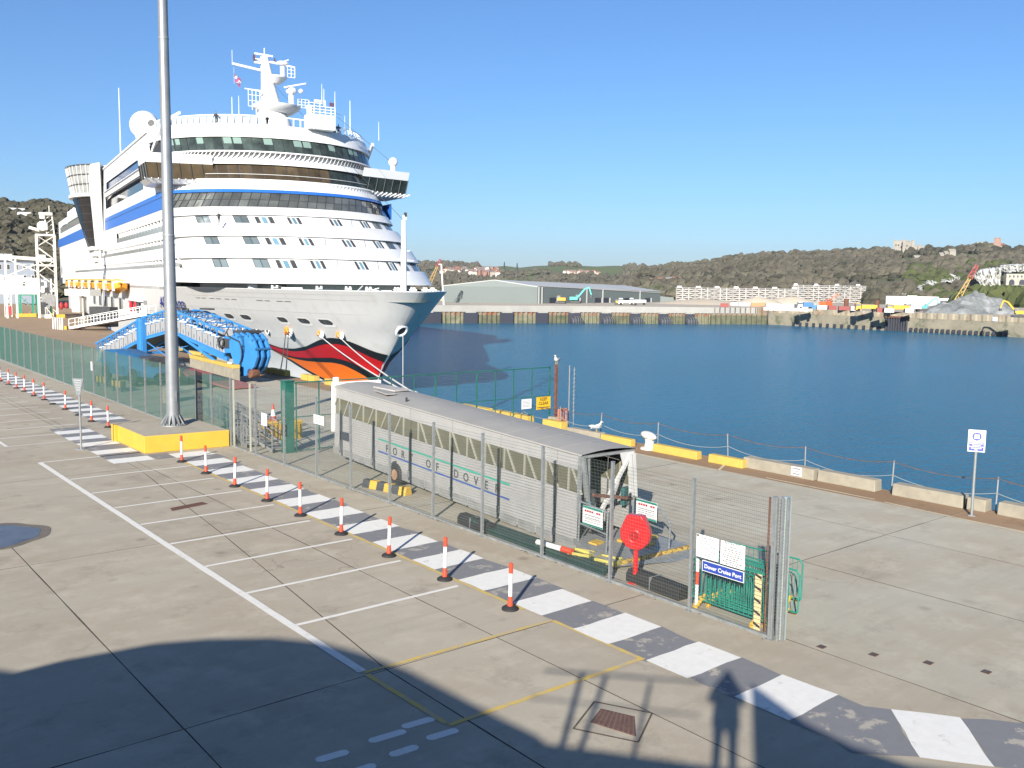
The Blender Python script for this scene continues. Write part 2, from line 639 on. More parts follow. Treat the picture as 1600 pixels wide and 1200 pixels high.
# parking bays
bays = thing('parking_bay_marking', None, None)
bays['kind'] = 'structure'
ZP = 0.006
sheet('bay_line', [rag(line((8.25, 14.3), (8.2, 38.9), 0.18), 0.006)], M_WHITEL, ZP + .003, bays)
for i in range(8):
    y = 17.15 + 2.515 * i + (0.2 if i == 7 else 0)
    sheet('bay_line', [rag(line((8.34, y), (12.5 if i < 7 else 13.0, y + 0.02), 0.12), 0.005)], M_WHITEL, ZP, bays)
sheet('bay_line', [rag(line((8.2, 38.9), (12.0, 38.9), 0.12), 0.005)], M_WHITEL, ZP, bays)
for i in range(14):
    y = 45.8 + 2.6 * i
    sheet('bay_line', [line((7.9, y), (11.9, y + 0.02), 0.12)], M_WHITEL, ZP, bays)
sheet('bay_line', [line((7.9, 43.4), (7.9, 80), 0.13)], M_WHITEL, ZP + .003, bays)
sheet('bay_line', [line((7.9, 43.4), (10.4, 43.5), 0.09)], M_WHITEL, ZP, bays)
yb = thing('yellow_box_marking', None, None)
yb['kind'] = 'structure'
for p, q in (((8.25, 14.22), (12.78, 14.12)), ((8.25, 14.1), (8.3, 11.7)), ((8.3, 11.62), (12.8, 11.55)), ((12.78, 11.5), (12.78, 14.1)), ((12.72, 15), (12.7, 24.5)), ((12.72, 24.6), (12.72, 35.8))):
    sheet('box_line', [rag(line(p, q, 0.1), 0.006)], M_YELLP, ZP + .006 if p[0] != q[0] else ZP + .003, yb)
dash = thing('arrow_dash_marking', None, None)
dash['kind'] = 'structure'
for p in (((7.02, 11.94), (7.62, 11.9)), ((7.68, 12.02), (8.24, 11.98)), ((7.05, 11.38), (7.5, 11.36)), ((7.78, 11.46), (8.3, 11.42)), ((6.1, 11.92), (6.58, 11.88)), ((5.2, 11.9), (5.7, 11.88)), ((6.2, 11.3), (6.7, 11.28))):
    (x0, y0), (x1, y1) = p
    pl = [(x0 + .05, y0 - .09), (x1 - .04, y1 - .09), (x1 + .03, y1 - .04), (x1 + .03, y1 + .05), (x1 - .03, y1 + .09), (x0 + .05, y0 + .09), (x0 - .01, y0 + .04), (x0 - .01, y0 - .04)]
    sheet('dash', [pl], M_WHITEL, ZP, dash)
# striped walkway
walk = thing('striped_walkway', None, None)
walk['kind'] = 'structure'
XL, XR = 12.78, 14.32
near_w = [[(12.85, 9.42), (14.33, 9.46), (14.37, 8.35), (12.83, 8.31)], [(14.59, 7.47), (15.2, 6.62), (14.0, 5.54), (13.39, 6.38)]]
near_g = [[(12.83, 8.31), (14.37, 8.35), (14.35, 7.86), (14.59, 7.47), (13.39, 6.38), (12.67, 7.09), (12.85, 7.53)], [(15.2, 6.62), (15.81, 5.95), (16.3, 5.4), (14.9, 4.4), (14.0, 5.54)]]
near_w.append([(16.3, 5.4), (17.0, 4.6), (15.6, 3.6), (14.9, 4.4)])
for p in near_w:
    sheet('white_stripe', [rag(p, 0.02)], M_WHITEP, ZP + .004, walk)
for p in near_g:
    sheet('grey_stripe', [rag(p, 0.03)], M_GREYP, ZP, walk)
y = 9.42
k = 0
while y < 84:
    # grey then white, going away
    off = 0.0 if y < 38 else (0.1 if y > 44 else 0)
    if 36.6 < y < 47.6:
        y += 2.03
        continue
    x0, x1 = XL + off, XR + off + random.uniform(-.03, .05)
    g0, g1 = y, y + 1.0
    w0, w1 = y + 1.0, y + 2.03
    jit = lambda a=0.02: random.uniform(-a, a)
    sheet('grey_stripe', [rag([(x0 + jit(.05), g0 - .02), (x1 + jit(.1), g0 - .02), (x1 + jit(.1), g1 + .02), (x0 + jit(.05), g1 + .02)], 0.03)], M_GREYP, ZP, walk)
    sheet('white_stripe', [rag([(x0, w0), (x1, w0), (x1, w1), (x0, w1)], 0.018)], M_WHITEP, ZP + .004, walk)
    y += 2.03
# the walkway steps round the yellow plinth
for yy in (37.0, 39.3, 41.55, 43.5, 45.5):
    sheet('white_stripe', [rag([(10.42, yy), (12.0, yy), (12.0, yy + 1.0), (10.42, yy + 1.0)], 0.018)], M_WHITEP, ZP + .004, walk)
    sheet('grey_stripe', [rag([(10.45, yy + 1.0), (12.0, yy + 1.0), (12.0, yy + 2.2 if yy < 45 else yy + 1.9), (10.45, yy + 2.2 if yy < 45 else yy + 1.9)], 0.03)], M_GREYP, ZP, walk)
sheet('grey_stripe', [rag([(12.05, 37.0), (12.85, 37.0), (12.85, 38.3), (12.05, 38.3)], 0.03)], M_GREYP, ZP, walk)
# quay lines
ql = thing('quay_edge_marking', None, None)
ql['kind'] = 'structure'
for p, q in (((28.95, 35), (28.75, 22.3)), ((28.75, 22.3), (29.9, 22.9)), ((29.2, 20.4), (29.2, 16.0)), ((29.1, 15.6), (28.7, 9.5)), ((24, 117), (34, 118))):
    sheet('edge_line', [rag(line(p, q, 0.1), 0.01)], M_CREAMP, ZP, ql)
# puddle left of the bays: a thin damp skin with water
M_DAMP = mat('damp_concrete', (0.20, 0.165, 0.12), 0.6, var=0.3, scale=2)
M_PUD = mat('puddle_water', (0.13, 0.115, 0.095), 0.16, var=.5, scale=1.2, spec=0.45)


def blob(cx, cy, rx, ry, n=40, amp=0.12, rot=0.0, seed=0.0):
    out = []
    for i in range(n):
        t = 2 * math.pi * i / n
        r = 1 + amp * noise.noise(Vector((math.cos(t) * 1.5 + seed, math.sin(t) * 1.5, seed)))
        x, y = rx * r * math.cos(t), ry * r * math.sin(t)
        out.append((cx + x * math.cos(rot) - y * math.sin(rot), cy + x * math.sin(rot) + y * math.cos(rot)))
    return out


pd = sheet('puddle', [blob(4.55, 28.35, 1.55, 1.5, 48, .14, 0, 2.0)], M_DAMP, ZP)
tag(pd, kind='structure')
sheet('water_skin', [blob(4.45, 28.3, 1.38, 1.3, 48, .14, 0, 2.0)], M_PUD, ZP + .004, pd)
# drain, hatch, small grates, kept flush in the slabs
dr = thing('drain_cover', 'long rusty drain cover lying across two parking bays', 'drain cover', (10.25, 28.5, 0.004))
obj('cover_plate', MB().prism([(-.62, -.2), (.62, .05), (.55, .42), (-.55, .18)], 0.0, 0.006), M_RUST, dr)
sl = MB()
for k in range(14):
    x = -.52 + k * .08
    sl.bar((x, -.14 + (x + .6) * .2, .009), (x + .02, .14 + (x + .6) * .2, .009), .03, .008)
obj('grate_bar', sl, mat('dark_rust', (0.09, 0.045, 0.032), 0.9, var=0.3), dr)['kind'] = 'stuff'
ht = thing('manhole_cover', 'square rust-brown manhole cover with tread ribs set in a framed slab', 'manhole cover', (10.55, 10.03, 0.004))
m_h = MB()
m_h.prism([(-.36, .26), (-.12, -.53), (.36, -.05), (.12, .5)], 0, 0.008)
obj('cover_plate', m_h, mat('rusty_plate', (0.15, 0.085, 0.065), 0.8, var=0.35, scale=9, bump=.4, bscale=50), ht)
rb = MB()
for i in range(9):
    f = i / 8
    a = Vector((-.33, .22, .011)).lerp(Vector((-.12, -.48, .011)), f)
    b = Vector((.11, .45, .011)).lerp(Vector((.33, -.05, .011)), f)
    rb.bar(a, b, .025, .006)
obj('tread_rib', rb, mat('rusty_rib', (0.20, 0.115, 0.09), 0.8, var=0.3), ht)['kind'] = 'stuff'
fr = MB()
cs = [(-.73, .27), (.22, .76), (.69, -.14), (-.23, -.68)]
for a, b in zip(cs, cs[1:] + cs[:1]):
    fr.bar((*a, .003), (*b, .003), .03, .006)
obj('frame_joint', fr, M_JOINT, ht)
for i, (x, y) in enumerate(((16.10, 9.77), (16.57, 8.92), (17.04, 8.06), (17.50, 7.18))):
    nm = ('nearest the fence corner', 'second from the fence corner', 'third from the fence corner', 'farthest from the fence corner')[i]
    o = thing('ground_grate', 'small rusty ground grate in the quay concrete, the one ' + nm, 'grate', (x, y, .004), R(0), 'row of small grates in the quay')
    obj('frame', MB().box((0, 0, .003), (.17, .15, .006)), M_RUST, o)
    g = MB()
    for kk in range(5):
        g.box((-.06 + kk * .03, 0, .008), (.014, .12, .006))
    obj('grate_bar', g, M_DARKG, o)['kind'] = 'stuff'
# water
WZ = -5.3


def water_mat():
    m = bpy.data.materials.new('harbour_water')
    m.use_nodes = True
    N, L = m.node_tree.nodes, m.node_tree.links
    b = N['Principled BSDF']
    b.inputs['Base Color'].default_value = (0.012, 0.075, 0.135, 1)
    b.inputs['Roughness'].default_value = 0.22
    b.inputs['IOR'].default_value = 1.33
    g = N.new('ShaderNodeNewGeometry')

    def nz(sc, det, st, rot=0.0, ro=0.55):
        mp = N.new('ShaderNodeMapping')
        mp.inputs['Scale'].default_value = st
        mp.inputs['Rotation'].default_value = (0, 0, rot)
        L.new(g.outputs['Position'], mp.inputs['Vector'])
        t = N.new('ShaderNodeTexNoise')
        t.inputs['Scale'].default_value = sc
        t.inputs['Detail'].default_value = det
        t.inputs['Roughness'].default_value = ro
        L.new(mp.outputs['Vector'], t.inputs['Vector'])
        return t.outputs['Fac']
    patch = nz(0.010, 3, (1, 2.6, 1), 0.85)
    mr = N.new('ShaderNodeMapRange')
    mr.inputs['From Min'].default_value = 0.38
    mr.inputs['From Max'].default_value = 0.62
    mr.inputs['To Min'].default_value = 0.75
    mr.inputs['To Max'].default_value = 1.0
    L.new(patch, mr.inputs['Value'])
    mx = N.new('ShaderNodeMix')
    mx.data_type = 'RGBA'
    mx.inputs['A'].default_value = (0.008, 0.125, 0.23, 1)
    mx.inputs['B'].default_value = (0.010, 0.10, 0.175, 1)
    L.new(patch, mx.inputs['Factor'])
    L.new(mx.outputs['Result'], b.inputs['Base Color'])
    h1 = nz(0.42, 5, (1, 2.6, 1), 0.75, 0.66)
    h2 = nz(1.7, 4, (1, 2.0, 1), 0.95)
    ad = N.new('ShaderNodeMath')
    ad.operation = 'MULTIPLY_ADD'
    L.new(h2, ad.inputs[0])
    ad.inputs[1].default_value = 0.35
    L.new(h1, ad.inputs[2])
    bp = N.new('ShaderNodeBump')
    bp.inputs['Distance'].default_value = 1.2
    L.new(mr.outputs['Result'], bp.inputs['Strength'])
    L.new(ad.outputs[0], bp.inputs['Height'])
    L.new(bp.outputs['Normal'], b.inputs['Normal'])
    return m


wt = MB().add([(-3000, -3000, WZ), (6000, -3000, WZ), (6000, 6000, WZ), (-3000, 6000, WZ)], [(0, 1, 2, 3)])
tag(obj('harbour_water', wt, water_mat()), kind='structure')

# ---------------------------------------------------------------- wire mesh fence
FENCE_H = 2.95
fence = thing('security_fence', 'tall galvanised post and wire mesh security fence along the striped walkway', 'fence')


def mesh_panel(L, h, nv, nh, rv=0.0014, rh=0.0034):
    """one welded panel: upright and level wires"""
    mb = MB()
    for i in range(nv + 1):
        y = L * i / nv
        mb.tube((0, y, 0.06), (0, y, h), rv, 3, cap=False)
    for i in range(nh + 1):
        z = 0.06 + (h - 0.06) * i / nh
        mb.tube((0.004, 0, z), (0.004, L, z), rh, 3, cap=False)
    return mb.mesh('mesh_panel')


def post_mesh(h=FENCE_H, w=0.075):
    mb = MB()
    mb.box((0, 0, h / 2), (w, w * 0.8, h))
    mb.box((0, 0, .008), (w * 2, w * 2, .016))
    mb.box((0, 0, h + .008), (w * 1.12, w * .95, .016))
    for k in range(15):                         # clamps that hold the mesh
        mb.box((w / 2 + .008, 0, .15 + k * (h - .3) / 14), (.02, w * .9, .035))
    return mb.mesh('fence_post')


PM = post_mesh()
PM.materials.append(M_GALV)
fy = [10.65, 12.73, 15.2, 17.7, 20.28, 22.75, 25.22, 27.73, 30.28, 32.95, 35.6, 38.15]
for y in fy:
    obj('fence_post', PM, None, fence, loc=(15.6, y, 0)).rotation_euler = (R(random.uniform(-.5, .5)), R(random.uniform(-.5, .5)), 0)
near_pan = {}
for a, b in zip(fy, fy[1:]):
    L = round(b - a - .04, 2)
    if L not in near_pan:
        me = mesh_panel(L, 2.9, int(L / .05), 34)
        me.materials.append(M_WIREG)
        near_pan[L] = me
    obj('mesh_panel', near_pan[L], None, fence, loc=(15.655, a + .02, 0))
far_y = [40.55, 42.5] + [45.0 + 2.58 * i for i in range(23)]
fx = lambda y: 15.72 + max(0, y - 42.5) * 0.0145
PMF = bpy.data.meshes.new_from_object(bpy.data.objects['fence_post'])
for i, y in enumerate(far_y):
    z = .72 if y < 43 else 0
    o = obj('fence_post', PM, None, fence, loc=(fx(y), y, 0))
    o.rotation_euler = (R(random.uniform(-.6, .6)), R(random.uniform(-.6, .6)), 0)
me_far = mesh_panel(2.54, 2.9, 64, 36, .0042, .004)
me_far.materials.append(M_WIRE)
for a, b in zip([38.15] + far_y, far_y):
    o = obj('mesh_panel', me_far, None, fence, loc=(fx(a) + .055, a + .02, 0))
    o.scale = (1, (b - a - .04) / 2.54, 1)
    o.rotation_euler = (0, 0, -math.atan2(fx(b) - fx(a), b - a))
kb = MB()
kb.box((15.66, 24.4, .03), (.10, 27.6, .06))
obj('bottom_rail', kb, M_GALVD, fence)
kb = MB()
kb.bar((15.8, 42.9, .03), (fx(104), 104, .03), .1, .06)
obj('bottom_rail', kb, M_GALVD, fence)
# end of the fence: a doubled corner with a rusty pole and a tall box column
ec = MB()
for dx, dy in ((.02, .02), (.13, -.03), (.02, -.12), (.13, -.17)):
    ec.box((15.68 + dx - .08, 10.6 + dy, 1.48), (.055, .05, 2.96))
obj('corner_post', ec, M_GALV, fence)
lp = MB()
for k in range(40):
    lp.box((15.64, 10.6 - .06, .1 + k * .072), (.012, .2, .008))
obj('corner_mesh', lp, M_WIREG, fence)['kind'] = 'stuff'
obj('corner_column', MB().box((15.80, 10.52, 1.48), (.10, .16, 2.96)), mat('pale_green_column', (.44, .52, .50), .5, .2, var=.15, scale=2), fence)
obj('rusty_pole', MB().tube((15.72, 10.86, 0), (15.72, 10.86, 2.9), .022, 8), M_RUST, fence)
# gate frame posts right of the plinth
gp = MB()
for y in (36.25, 37.95):
    gp.box((15.66, y, 1.46), (.06, .06, 2.92))
split(obj('gate_post', gp, mat('pale_gate_post', (0.55, 0.54, 0.44), 0.5, .2, var=.15), fence))
col = tag(obj('gate_column', MB().box((17.0, 35.55, 1.5), (.42, .42, 3.0)).box((17.0, 35.55, 3.02), (.5, .5, .05)).box((17.0, 35.55, .02), (.6, .6, .04)), M_GREEN, bev=.02), 'square dark green gate column standing behind the mesh fence', 'gate column')

# cross fence to the water
f2 = thing('cross_fence', 'green framed mesh fence running from the gate column to the quay edge', 'fence')
xs2 = [19.14, 20.72, 21.9, 23.1, 24.3, 25.5, 26.7, 27.85, 29.0, 30.2, 31.4]
xs2 = [17.25, 18.3] + xs2
Y2 = 35.25
for i, x in enumerate(xs2):
    w = .06 if i in (6, 8, 12) else .042
    obj('fence_post', MB().box((x, Y2, 1.47), (w, w, 2.94)), M_GREEN, f2)
fr = MB()
for z in (2.95, 1.5, .08):
    fr.bar((17.2, Y2, z), (31.45, Y2, z), .05 if z > 2 else .035)
obj('frame_rail', fr, M_GREEN, f2)
for a, b in zip(xs2, xs2[1:]):
    me = mesh_panel(b - a - .05, 2.9, max(3, int((b - a) / .12)), 16, .0018, .002)
    me.materials.append(M_WIRE)
    obj('mesh_panel', me, None, f2, loc=(a + .025, Y2, 0)).rotation_euler = (0, 0, R(-90))
ep = thing('end_pole', 'rusty brown steel pole on a concrete foot ending the green fence', 'pole', (31.62, 35.0, 0))
obj('pole', MB().box((0, 0, 1.55), (.12, .12, 3.1)), M_RUST, ep)
obj('foot', MB().box((.05, 0, .2), (.75, .6, .4), top=(.85, .85)), M_CONCB, ep, bev=.02)
tp = thing('twin_pole', 'thin galvanised twin pole with spiked collars on the quay edge by the gull', 'pole', (31.9, 34.3, 0))
t_ = MB()
t_.tube((0, 0, 0), (0, 0, 3.1), .03, 8)
t_.tube((.22, -.12, 0), (.22, -.12, 3.0), .022, 8)
for k in range(12):
    z = .5 + k * .21
    t_.bar((.14, -.12, z), (.30, -.12, z + .05), .02)
    t_.bar((.22, -.2, z + .08), (.22, -.04, z + .04), .02)
obj('pole', t_, M_GALVD, tp)


def sign_board(name, label, loc, rz, w, h, m, rows, head=None, cat='sign', group=None, border=None, up=0.0):
    """flat board facing local -Y with print rows"""
    t = thing(name, label, cat, loc, rz, group)
    obj('board', MB().box((0, 0, 0), (w, .012, h)), m, t, bev=.004)
    if border:
        split(obj('board_edge', MB().box((0, -.0075, h / 2 - .035), (w * .99, .003, .06)).box((0, -.0075, -h / 2 + .03), (w * .99, .003, .05)), border, t))
    pr = MB()
    for (cx, cz, rw, rh) in rows:
        # a row of printed words too small to read: short dashes
        x = cx - rw / 2
        while x < cx + rw / 2 - .01:
            d = random.uniform(.025, .07)
            d = min(d, cx + rw / 2 - x)
            pr.box((x + d / 2, -.008, cz), (d, .002, rh))
            x += d + .014
    if rows:
        obj('print', pr, M_GREYT, t)['kind'] = 'stuff'
    return t


FR = R(-90)     # boards that face the walkway (towards -X)
s = sign_board('notice_board', 'white notice board with small emblem and grey print on the fence end bay', (15.52, 12.24, 1.56), FR, .60, .50, M_SIGNW, [(0, .19, .3, .016)] + [(0, .13 - k * .052, .46 - .1 * (k % 2), .014) for k in range(7)])
obj('emblem', MB().box((-.26, -.008, .22), (.05, .003, .04)), M_BLACKT, s)
s = sign_board('notice_board', 'white restricted area notice right of its twin above the blue port sign', (15.52, 11.58, 1.555), FR, .62, .51, M_SIGNW, [(0, .10 - k * .045, .5 - .08 * (k % 3), .019) for k in range(8)])
text('heading', 'RESTRICTED', .075, M_GREYT, s, (0, -.009, .225), (R(90), 0, 0))
text('heading', 'AREA', .075, M_GREYT, s, (0, -.009, .155), (R(90), 0, 0))
s = thing('port_sign', 'narrow blue Dover Cruise Port name board hung on the green barriers', 'sign', (15.50, 11.80, 1.155), FR)
obj('board', MB().box((0, 0, 0), (1.06, .02, .21)), M_BLUEP, s, bev=.005)
obj('board_edge', MB().box((0, .002, 0), (1.085, .018, .235)), M_SIGNW, s)
text('lettering', 'Dover Cruise Port', .122, M_SIGNW, s, (0, -.0125, -.005), (R(90), 0, 0), space=1.03, bold=.002)
s = sign_board('blank_sheet', 'blank white sheet cable tied to the fence beside the green gate column', (15.53, 34.6, 1.62), FR, .52, .5, M_SIGNW, [])
s = sign_board('notice_board', 'faded white notice with grey print on the fence left of the covered walkway', (15.53, 29.95, 2.17), FR, .78, .34, mat('faded_sign', (.62, .64, .63), .6), [(0, .1 - k * .06, .6, .016) for k in range(4)])
s = sign_board('blank_sheet', 'small white sheet on the mesh fence left of the parking sign', (16.0, 60.9, 1.75), FR, .36, .55, M_SIGNW, [])
s = thing('keep_clear_sign', 'yellow KEEP CLEAR sign on the green fence beside the rusty pole', 'sign', (30.93, 35.17, 1.14), 0)
obj('board', MB().box((0, 0, 0), (.94, .015, .66)), mat('yellow_sign', (.85, .50, .02), .5), s)
text('lettering', 'KEEP', .22, M_BLACKT, s, (0, -.01, .19), (R(90), 0, 0), bold=.004)
text('lettering', 'CLEAR', .22, M_BLACKT, s, (0, -.01, -.02), (R(90), 0, 0), bold=.004)
pr = MB()
for k in range(9):
    pr.box((-.38 + k * .095, -.009, -.22), (.06, .003, .06))
obj('print', pr, M_BLACKT, s)['kind'] = 'stuff'
split(obj('border', MB().box((0, -.008, .315), (.9, .002, .012)).box((0, -.008, -.315), (.9, .002, .012)), M_BLACKT, s))
s = sign_board('notice_board', 'white notice left of the yellow keep clear sign on the green fence', (29.8, 35.17, 1.17), 0, .66, .5, mat('pale_sign', (.72, .74, .76), .6), [(0, .15 - k * .07, .5, .02) for k in range(5)])

# red lifebuoy housing
lb = thing('lifebuoy_housing', 'red lifebuoy housing on a red post inside the fence', 'lifebuoy housing', (15.98, 14.75, 0), R(-65))
obj('post', MB().tube((0, .06, 0), (0, .06, .95), .06, 14).box((0, .06, .012), (.3, .22, .024)), M_REDP, lb, smooth=True)
oct_ = [(-.20, .42), (.20, .42), (.30, .22), (.375, .02), (.36, -.2), (.22, -.36), (.1, -.42), (-.1, -.42), (-.22, -.36), (-.36, -.2), (-.375, .02), (-.30, .22)]
m3 = Matrix.Translation((0, .02, 1.28)) @ Matrix.Rotation(R(90), 4, 'X')
b_ = MB()
b_.prism([(x, z) for x, z in oct_], -.12, .12, m3)
obj('case', b_, M_REDP, lb, bev=.04, smooth=True)
obj('lid', MB().prism([(-.19, .43), (.19, .43), (.285, .22), (-.285, .22)], .10, .165, m3), M_REDP, lb, bev=.025, smooth=True)
obj('moulded_ring', MB().torus((0, -.105, 1.2), .15, .035, 22, 8, axis=(0, 1, 0)), M_REDP, lb, smooth=True)
obj('ring_recess', MB().lathe([(.10, 0), (.10, .012)], (0, -.102, 1.2), 20, axis=(0, -1, 0)), mat('recess_shade_red', (.30, .006, .008), .4), lb)  # darker red disc stands in for the shade inside the ring
obj('handle', MB().bar((0, -.125, 1.14), (0, -.125, 1.27), .05, .03), M_REDP, lb)

# delineator posts
dl = thing('delineator_post', 'x', 'bollard', (12.52, 15.2, 0), 0, 'red and white posts along the striped walkway')
base = obj('base', MB().lathe([(.19, 0), (.185, .035), (.13, .07), (.075, .085)], (0, 0, 0), 16), M_BLACK, dl, smooth=True)
obj('post', MB().lathe([(.062, .08), (.052, .2), (.045, .24), (.045, 1.03), (.035, 1.04)], (0, 0, 0), 14), M_POSTW, dl, smooth=True)
obj('red_band', MB().lathe([(.066, .08), (.056, .2), (.048, .26), (.0475, .30)], (0, 0, 0), 14), M_ORANGE, dl, smooth=True)
obj('red_band', MB().lathe([(.047, .82), (.047, 1.035), (.03, 1.05)], (0, 0, 0), 14), M_ORANGE, dl, smooth=True)
ordn = ['nearest the camera', 'second from the near end', 'third from the near end', 'fourth from the near end', 'fifth from the near end', 'sixth from the near end', 'seventh from the near end', 'beside the plinth, next to last', 'closest to the yellow plinth']
pos = [(12.49, 15.20), (12.52, 17.74), (12.47, 20.21), (12.51, 22.83), (12.54, 25.43), (12.54, 27.82), (12.55, 30.47), (12.59, 33.21), (12.65, 35.91)]
for i, (x, y) in enumerate(pos):
    o = dl if i == 0 else dup(dl, (x, y, 0))
    o.location = (x, y, 0.004)
    o['label'] = 'red and white post in the near row, ' + ordn[i]
    o.rotation_euler = (R(random.uniform(-1.3, 1.3)), R(random.uniform(-.5, 2.6)), random.random())
pos2 = [(12.87, 46.48), (12.74, 48.85), (12.82, 54.25), (12.87, 59.27), (12.81, 61.56), (12.85, 64.34), (12.83, 66.50), (12.87, 69.21), (12.85, 71.65)]
ordf = ['next to the plinth', 'second beyond the plinth', 'third, right of the parking sign', 'fourth, just left of the parking sign', 'fifth beyond the plinth', 'sixth beyond the plinth', 'seventh beyond the plinth', 'eighth beyond the plinth', 'farthest, at the picture edge']
for i, (x, y) in enumerate(pos2):
    o = dup(dl, (x, y, 0.004), random.random(), 'red and white post in the far row, ' + ordf[i])
    o.rotation_euler.x = R(random.uniform(-2, 2))
bs = tag(obj('post_base', MB().lathe([(.19, 0), (.185, .035), (.13, .07), (.06, .085)], (12.8, 56.9, 0.004), 14), M_BLACK, smooth=True), 'round black rubber base that has lost its red and white post', 'post base')
bs = tag(obj('post_base', MB().lathe([(.19, 0), (.185, .035), (.13, .07), (.06, .085)], (12.8, 51.5, 0.004), 14), M_BLACK, smooth=True), 'round black rubber base without post, behind the parking sign pole', 'post base')

# plinth and lamp column
pl = thing('lamp_plinth', 'yellow painted concrete plinth round the foot of the lamp column', 'plinth', (0, 0, 0))
pz = .72
outline = [(12.06, 38.55), (15.56, 38.25), (15.56, 42.75), (12.06, 42.75)]
obj('block', MB().prism(outline, 0, pz - .01), M_YELLOW, pl, bev=.02)
obj('capping', MB().prism([(12.1, 38.6), (15.53, 38.3), (15.53, 42.7), (12.1, 42.7)], pz - .02, pz), M_CONC, pl)
obj('end_block', MB().box((12.0, 42.4, .37), (.14, .5, .74)), M_YELLOW, pl, bev=.015)
lc = thing('lamp_column', 'tall tapered galvanised lamp column bolted to the yellow plinth', 'lamp post', (14.1, 40.94, pz))
obj('shaft', MB().lathe([(.30, .02), (.285, 1.0), (.215, 14.0), (.19, 22.0), (.16, 30.0)], (0, 0, 0), 28), mat('lamp_galvanised', (.33, .345, .36), .45, .45, var=.16, scale=2.5, streak=((.27, .28, .29), (9, 9, .25))), lc, smooth=True)
obj('joint_ring', MB().lathe([(.245, 8.3), (.262, 8.32), (.262, 8.36), (.24, 8.4)], (0, 0, 0), 28), M_GALVD, lc, smooth=True)
obj('joint_ring', MB().lathe([(.205, 16.6), (.222, 16.62), (.222, 16.66), (.2, 16.7)], (0, 0, 0), 28), M_GALVD, lc, smooth=True)
obj('base_flange', MB().lathe([(.58, .0), (.58, .045)], (0, 0, 0), 28), M_GALV, lc)
gus = MB()
blt = MB()
for k in range(14):
    a = 2 * math.pi * k / 14
    ca, sa = math.cos(a), math.sin(a)
    m = Matrix.Rotation(a, 3, 'Z')
    gus.add([m @ Vector(p) for p in ((.28, -.012, .045), (.55, -.012, .045), (.285, -.012, .50), (.28, .012, .045), (.55, .012, .045), (.285, .012, .50))], [(0, 1, 2), (5, 4, 3), (0, 3, 4, 1), (1, 4, 5, 2), (2, 5, 3, 0)])
    a += math.pi / 14
    blt.tube((.49 * math.cos(a), .49 * math.sin(a), .04), (.49 * math.cos(a), .49 * math.sin(a), .11), .03, 6)
obj('gusset', gus, M_GALV, lc)
obj('bolt', blt, M_GALVD, lc)['kind'] = 'stuff'
obj('access_door', MB().box((0, -.285, 1.3), (.17, .03, .5)), M_GALVD, lc, bev=.008)
hd = MB()
for k in range(6):
    a = 2 * math.pi * k / 6
    hd.bar((.16 * math.cos(a), .16 * math.sin(a), 29.9), (1.1 * math.cos(a), 1.1 * math.sin(a), 29.9), .08)
    hd.box((1.2 * math.cos(a), 1.2 * math.sin(a), 29.8), (.5, .4, .2), rz=a)
obj('lamp_head', hd, M_GALVD, lc)

# parking sign left
ps = thing('parking_sign', 'grey trapezoid sign plate on a steel pole left of the yellow plinth', 'sign', (10.24, 41.07, 0), R(-52))
obj('pole', MB().tube((0, .04, 0), (0, .04, 2.95), .04, 12).box((0, .04, .012), (.4, .24, .024)), M_GALV, ps, smooth=True)
obj('plate', MB().prism([(-.27, .0), (-.14, -.42), (-.1, -.66), (.1, -.66), (.14, -.42), (.27, 0), (.24, .04), (-.24, .04)], -.01, .01, Matrix.Translation((0, -.015, 2.96)) @ Matrix.Rotation(R(90), 4, 'X')), mat('grey_sign_plate', (.23, .25, .26), .55, .2, var=.15), ps)
pr = MB()
for k in range(5):
    w = .36 - k * .045
    n = 5
    for j in range(n):
        pr.box((-w / 2 + (j + .5) * w / n, -.027, 2.92 - k * .1), (w / n * .7, .003, .045))
obj('print', pr, mat('pale_print', (.42, .44, .44), .6), ps)['kind'] = 'stuff'

# quay sign right
qs = thing('mandatory_sign', 'white sign with blue lifejacket disc on a pole at the quay edge', 'sign', (29.6, 12.93, 0), R(-62))
obj('pole', MB().tube((0, .03, 0), (0, .03, 2.72), .045, 12).box((0, .03, .01), (.2, .2, .02)), M_GALV, qs, smooth=True)
obj('board', MB().box((0, -.03, 2.42), (.50, .012, .70)), M_SIGNW, qs, bev=.004)
obj('disc', MB().lathe([(.135, 0), (.135, .003)], (0, -.0385, 2.56), 24, axis=(0, -1, 0)), M_SIGNBLUE, qs)
jk = MB()
jm = Matrix.Translation((0, -.044, 2.56)) @ Matrix.Rotation(R(90), 4, 'X')
jk.prism([(-.075, -.07), (-.015, -.07), (-.012, .07), (-.05, .085), (-.07, .03)], -.001, .002, jm)
jk.prism([(.015, -.07), (.075, -.07), (.07, .03), (.05, .085), (.012, .07)], -.001, .002, jm)
jk.prism([(-.015, -.05), (.015, -.05), (.015, -.02), (-.015, -.02)], -.001, .002, jm)
obj('jacket_symbol', jk, M_SIGNW, qs)
obj('text_panel', MB().box((0, -.038, 2.235), (.42, .004, .27)), M_SIGNBLUE, qs)
pr = MB()
for k, w in enumerate((.38, .25, .40, .30, .10)):
    x = -w / 2
    while x < w / 2 - .005:
        d = min(random.uniform(.025, .06), w / 2 - x)
        pr.box((x + d / 2, -.0415, 2.335 - k * .05), (d, .002, .022))
        x += d + .008
obj('print', pr, M_SIGNW, qs)['kind'] = 'stuff'

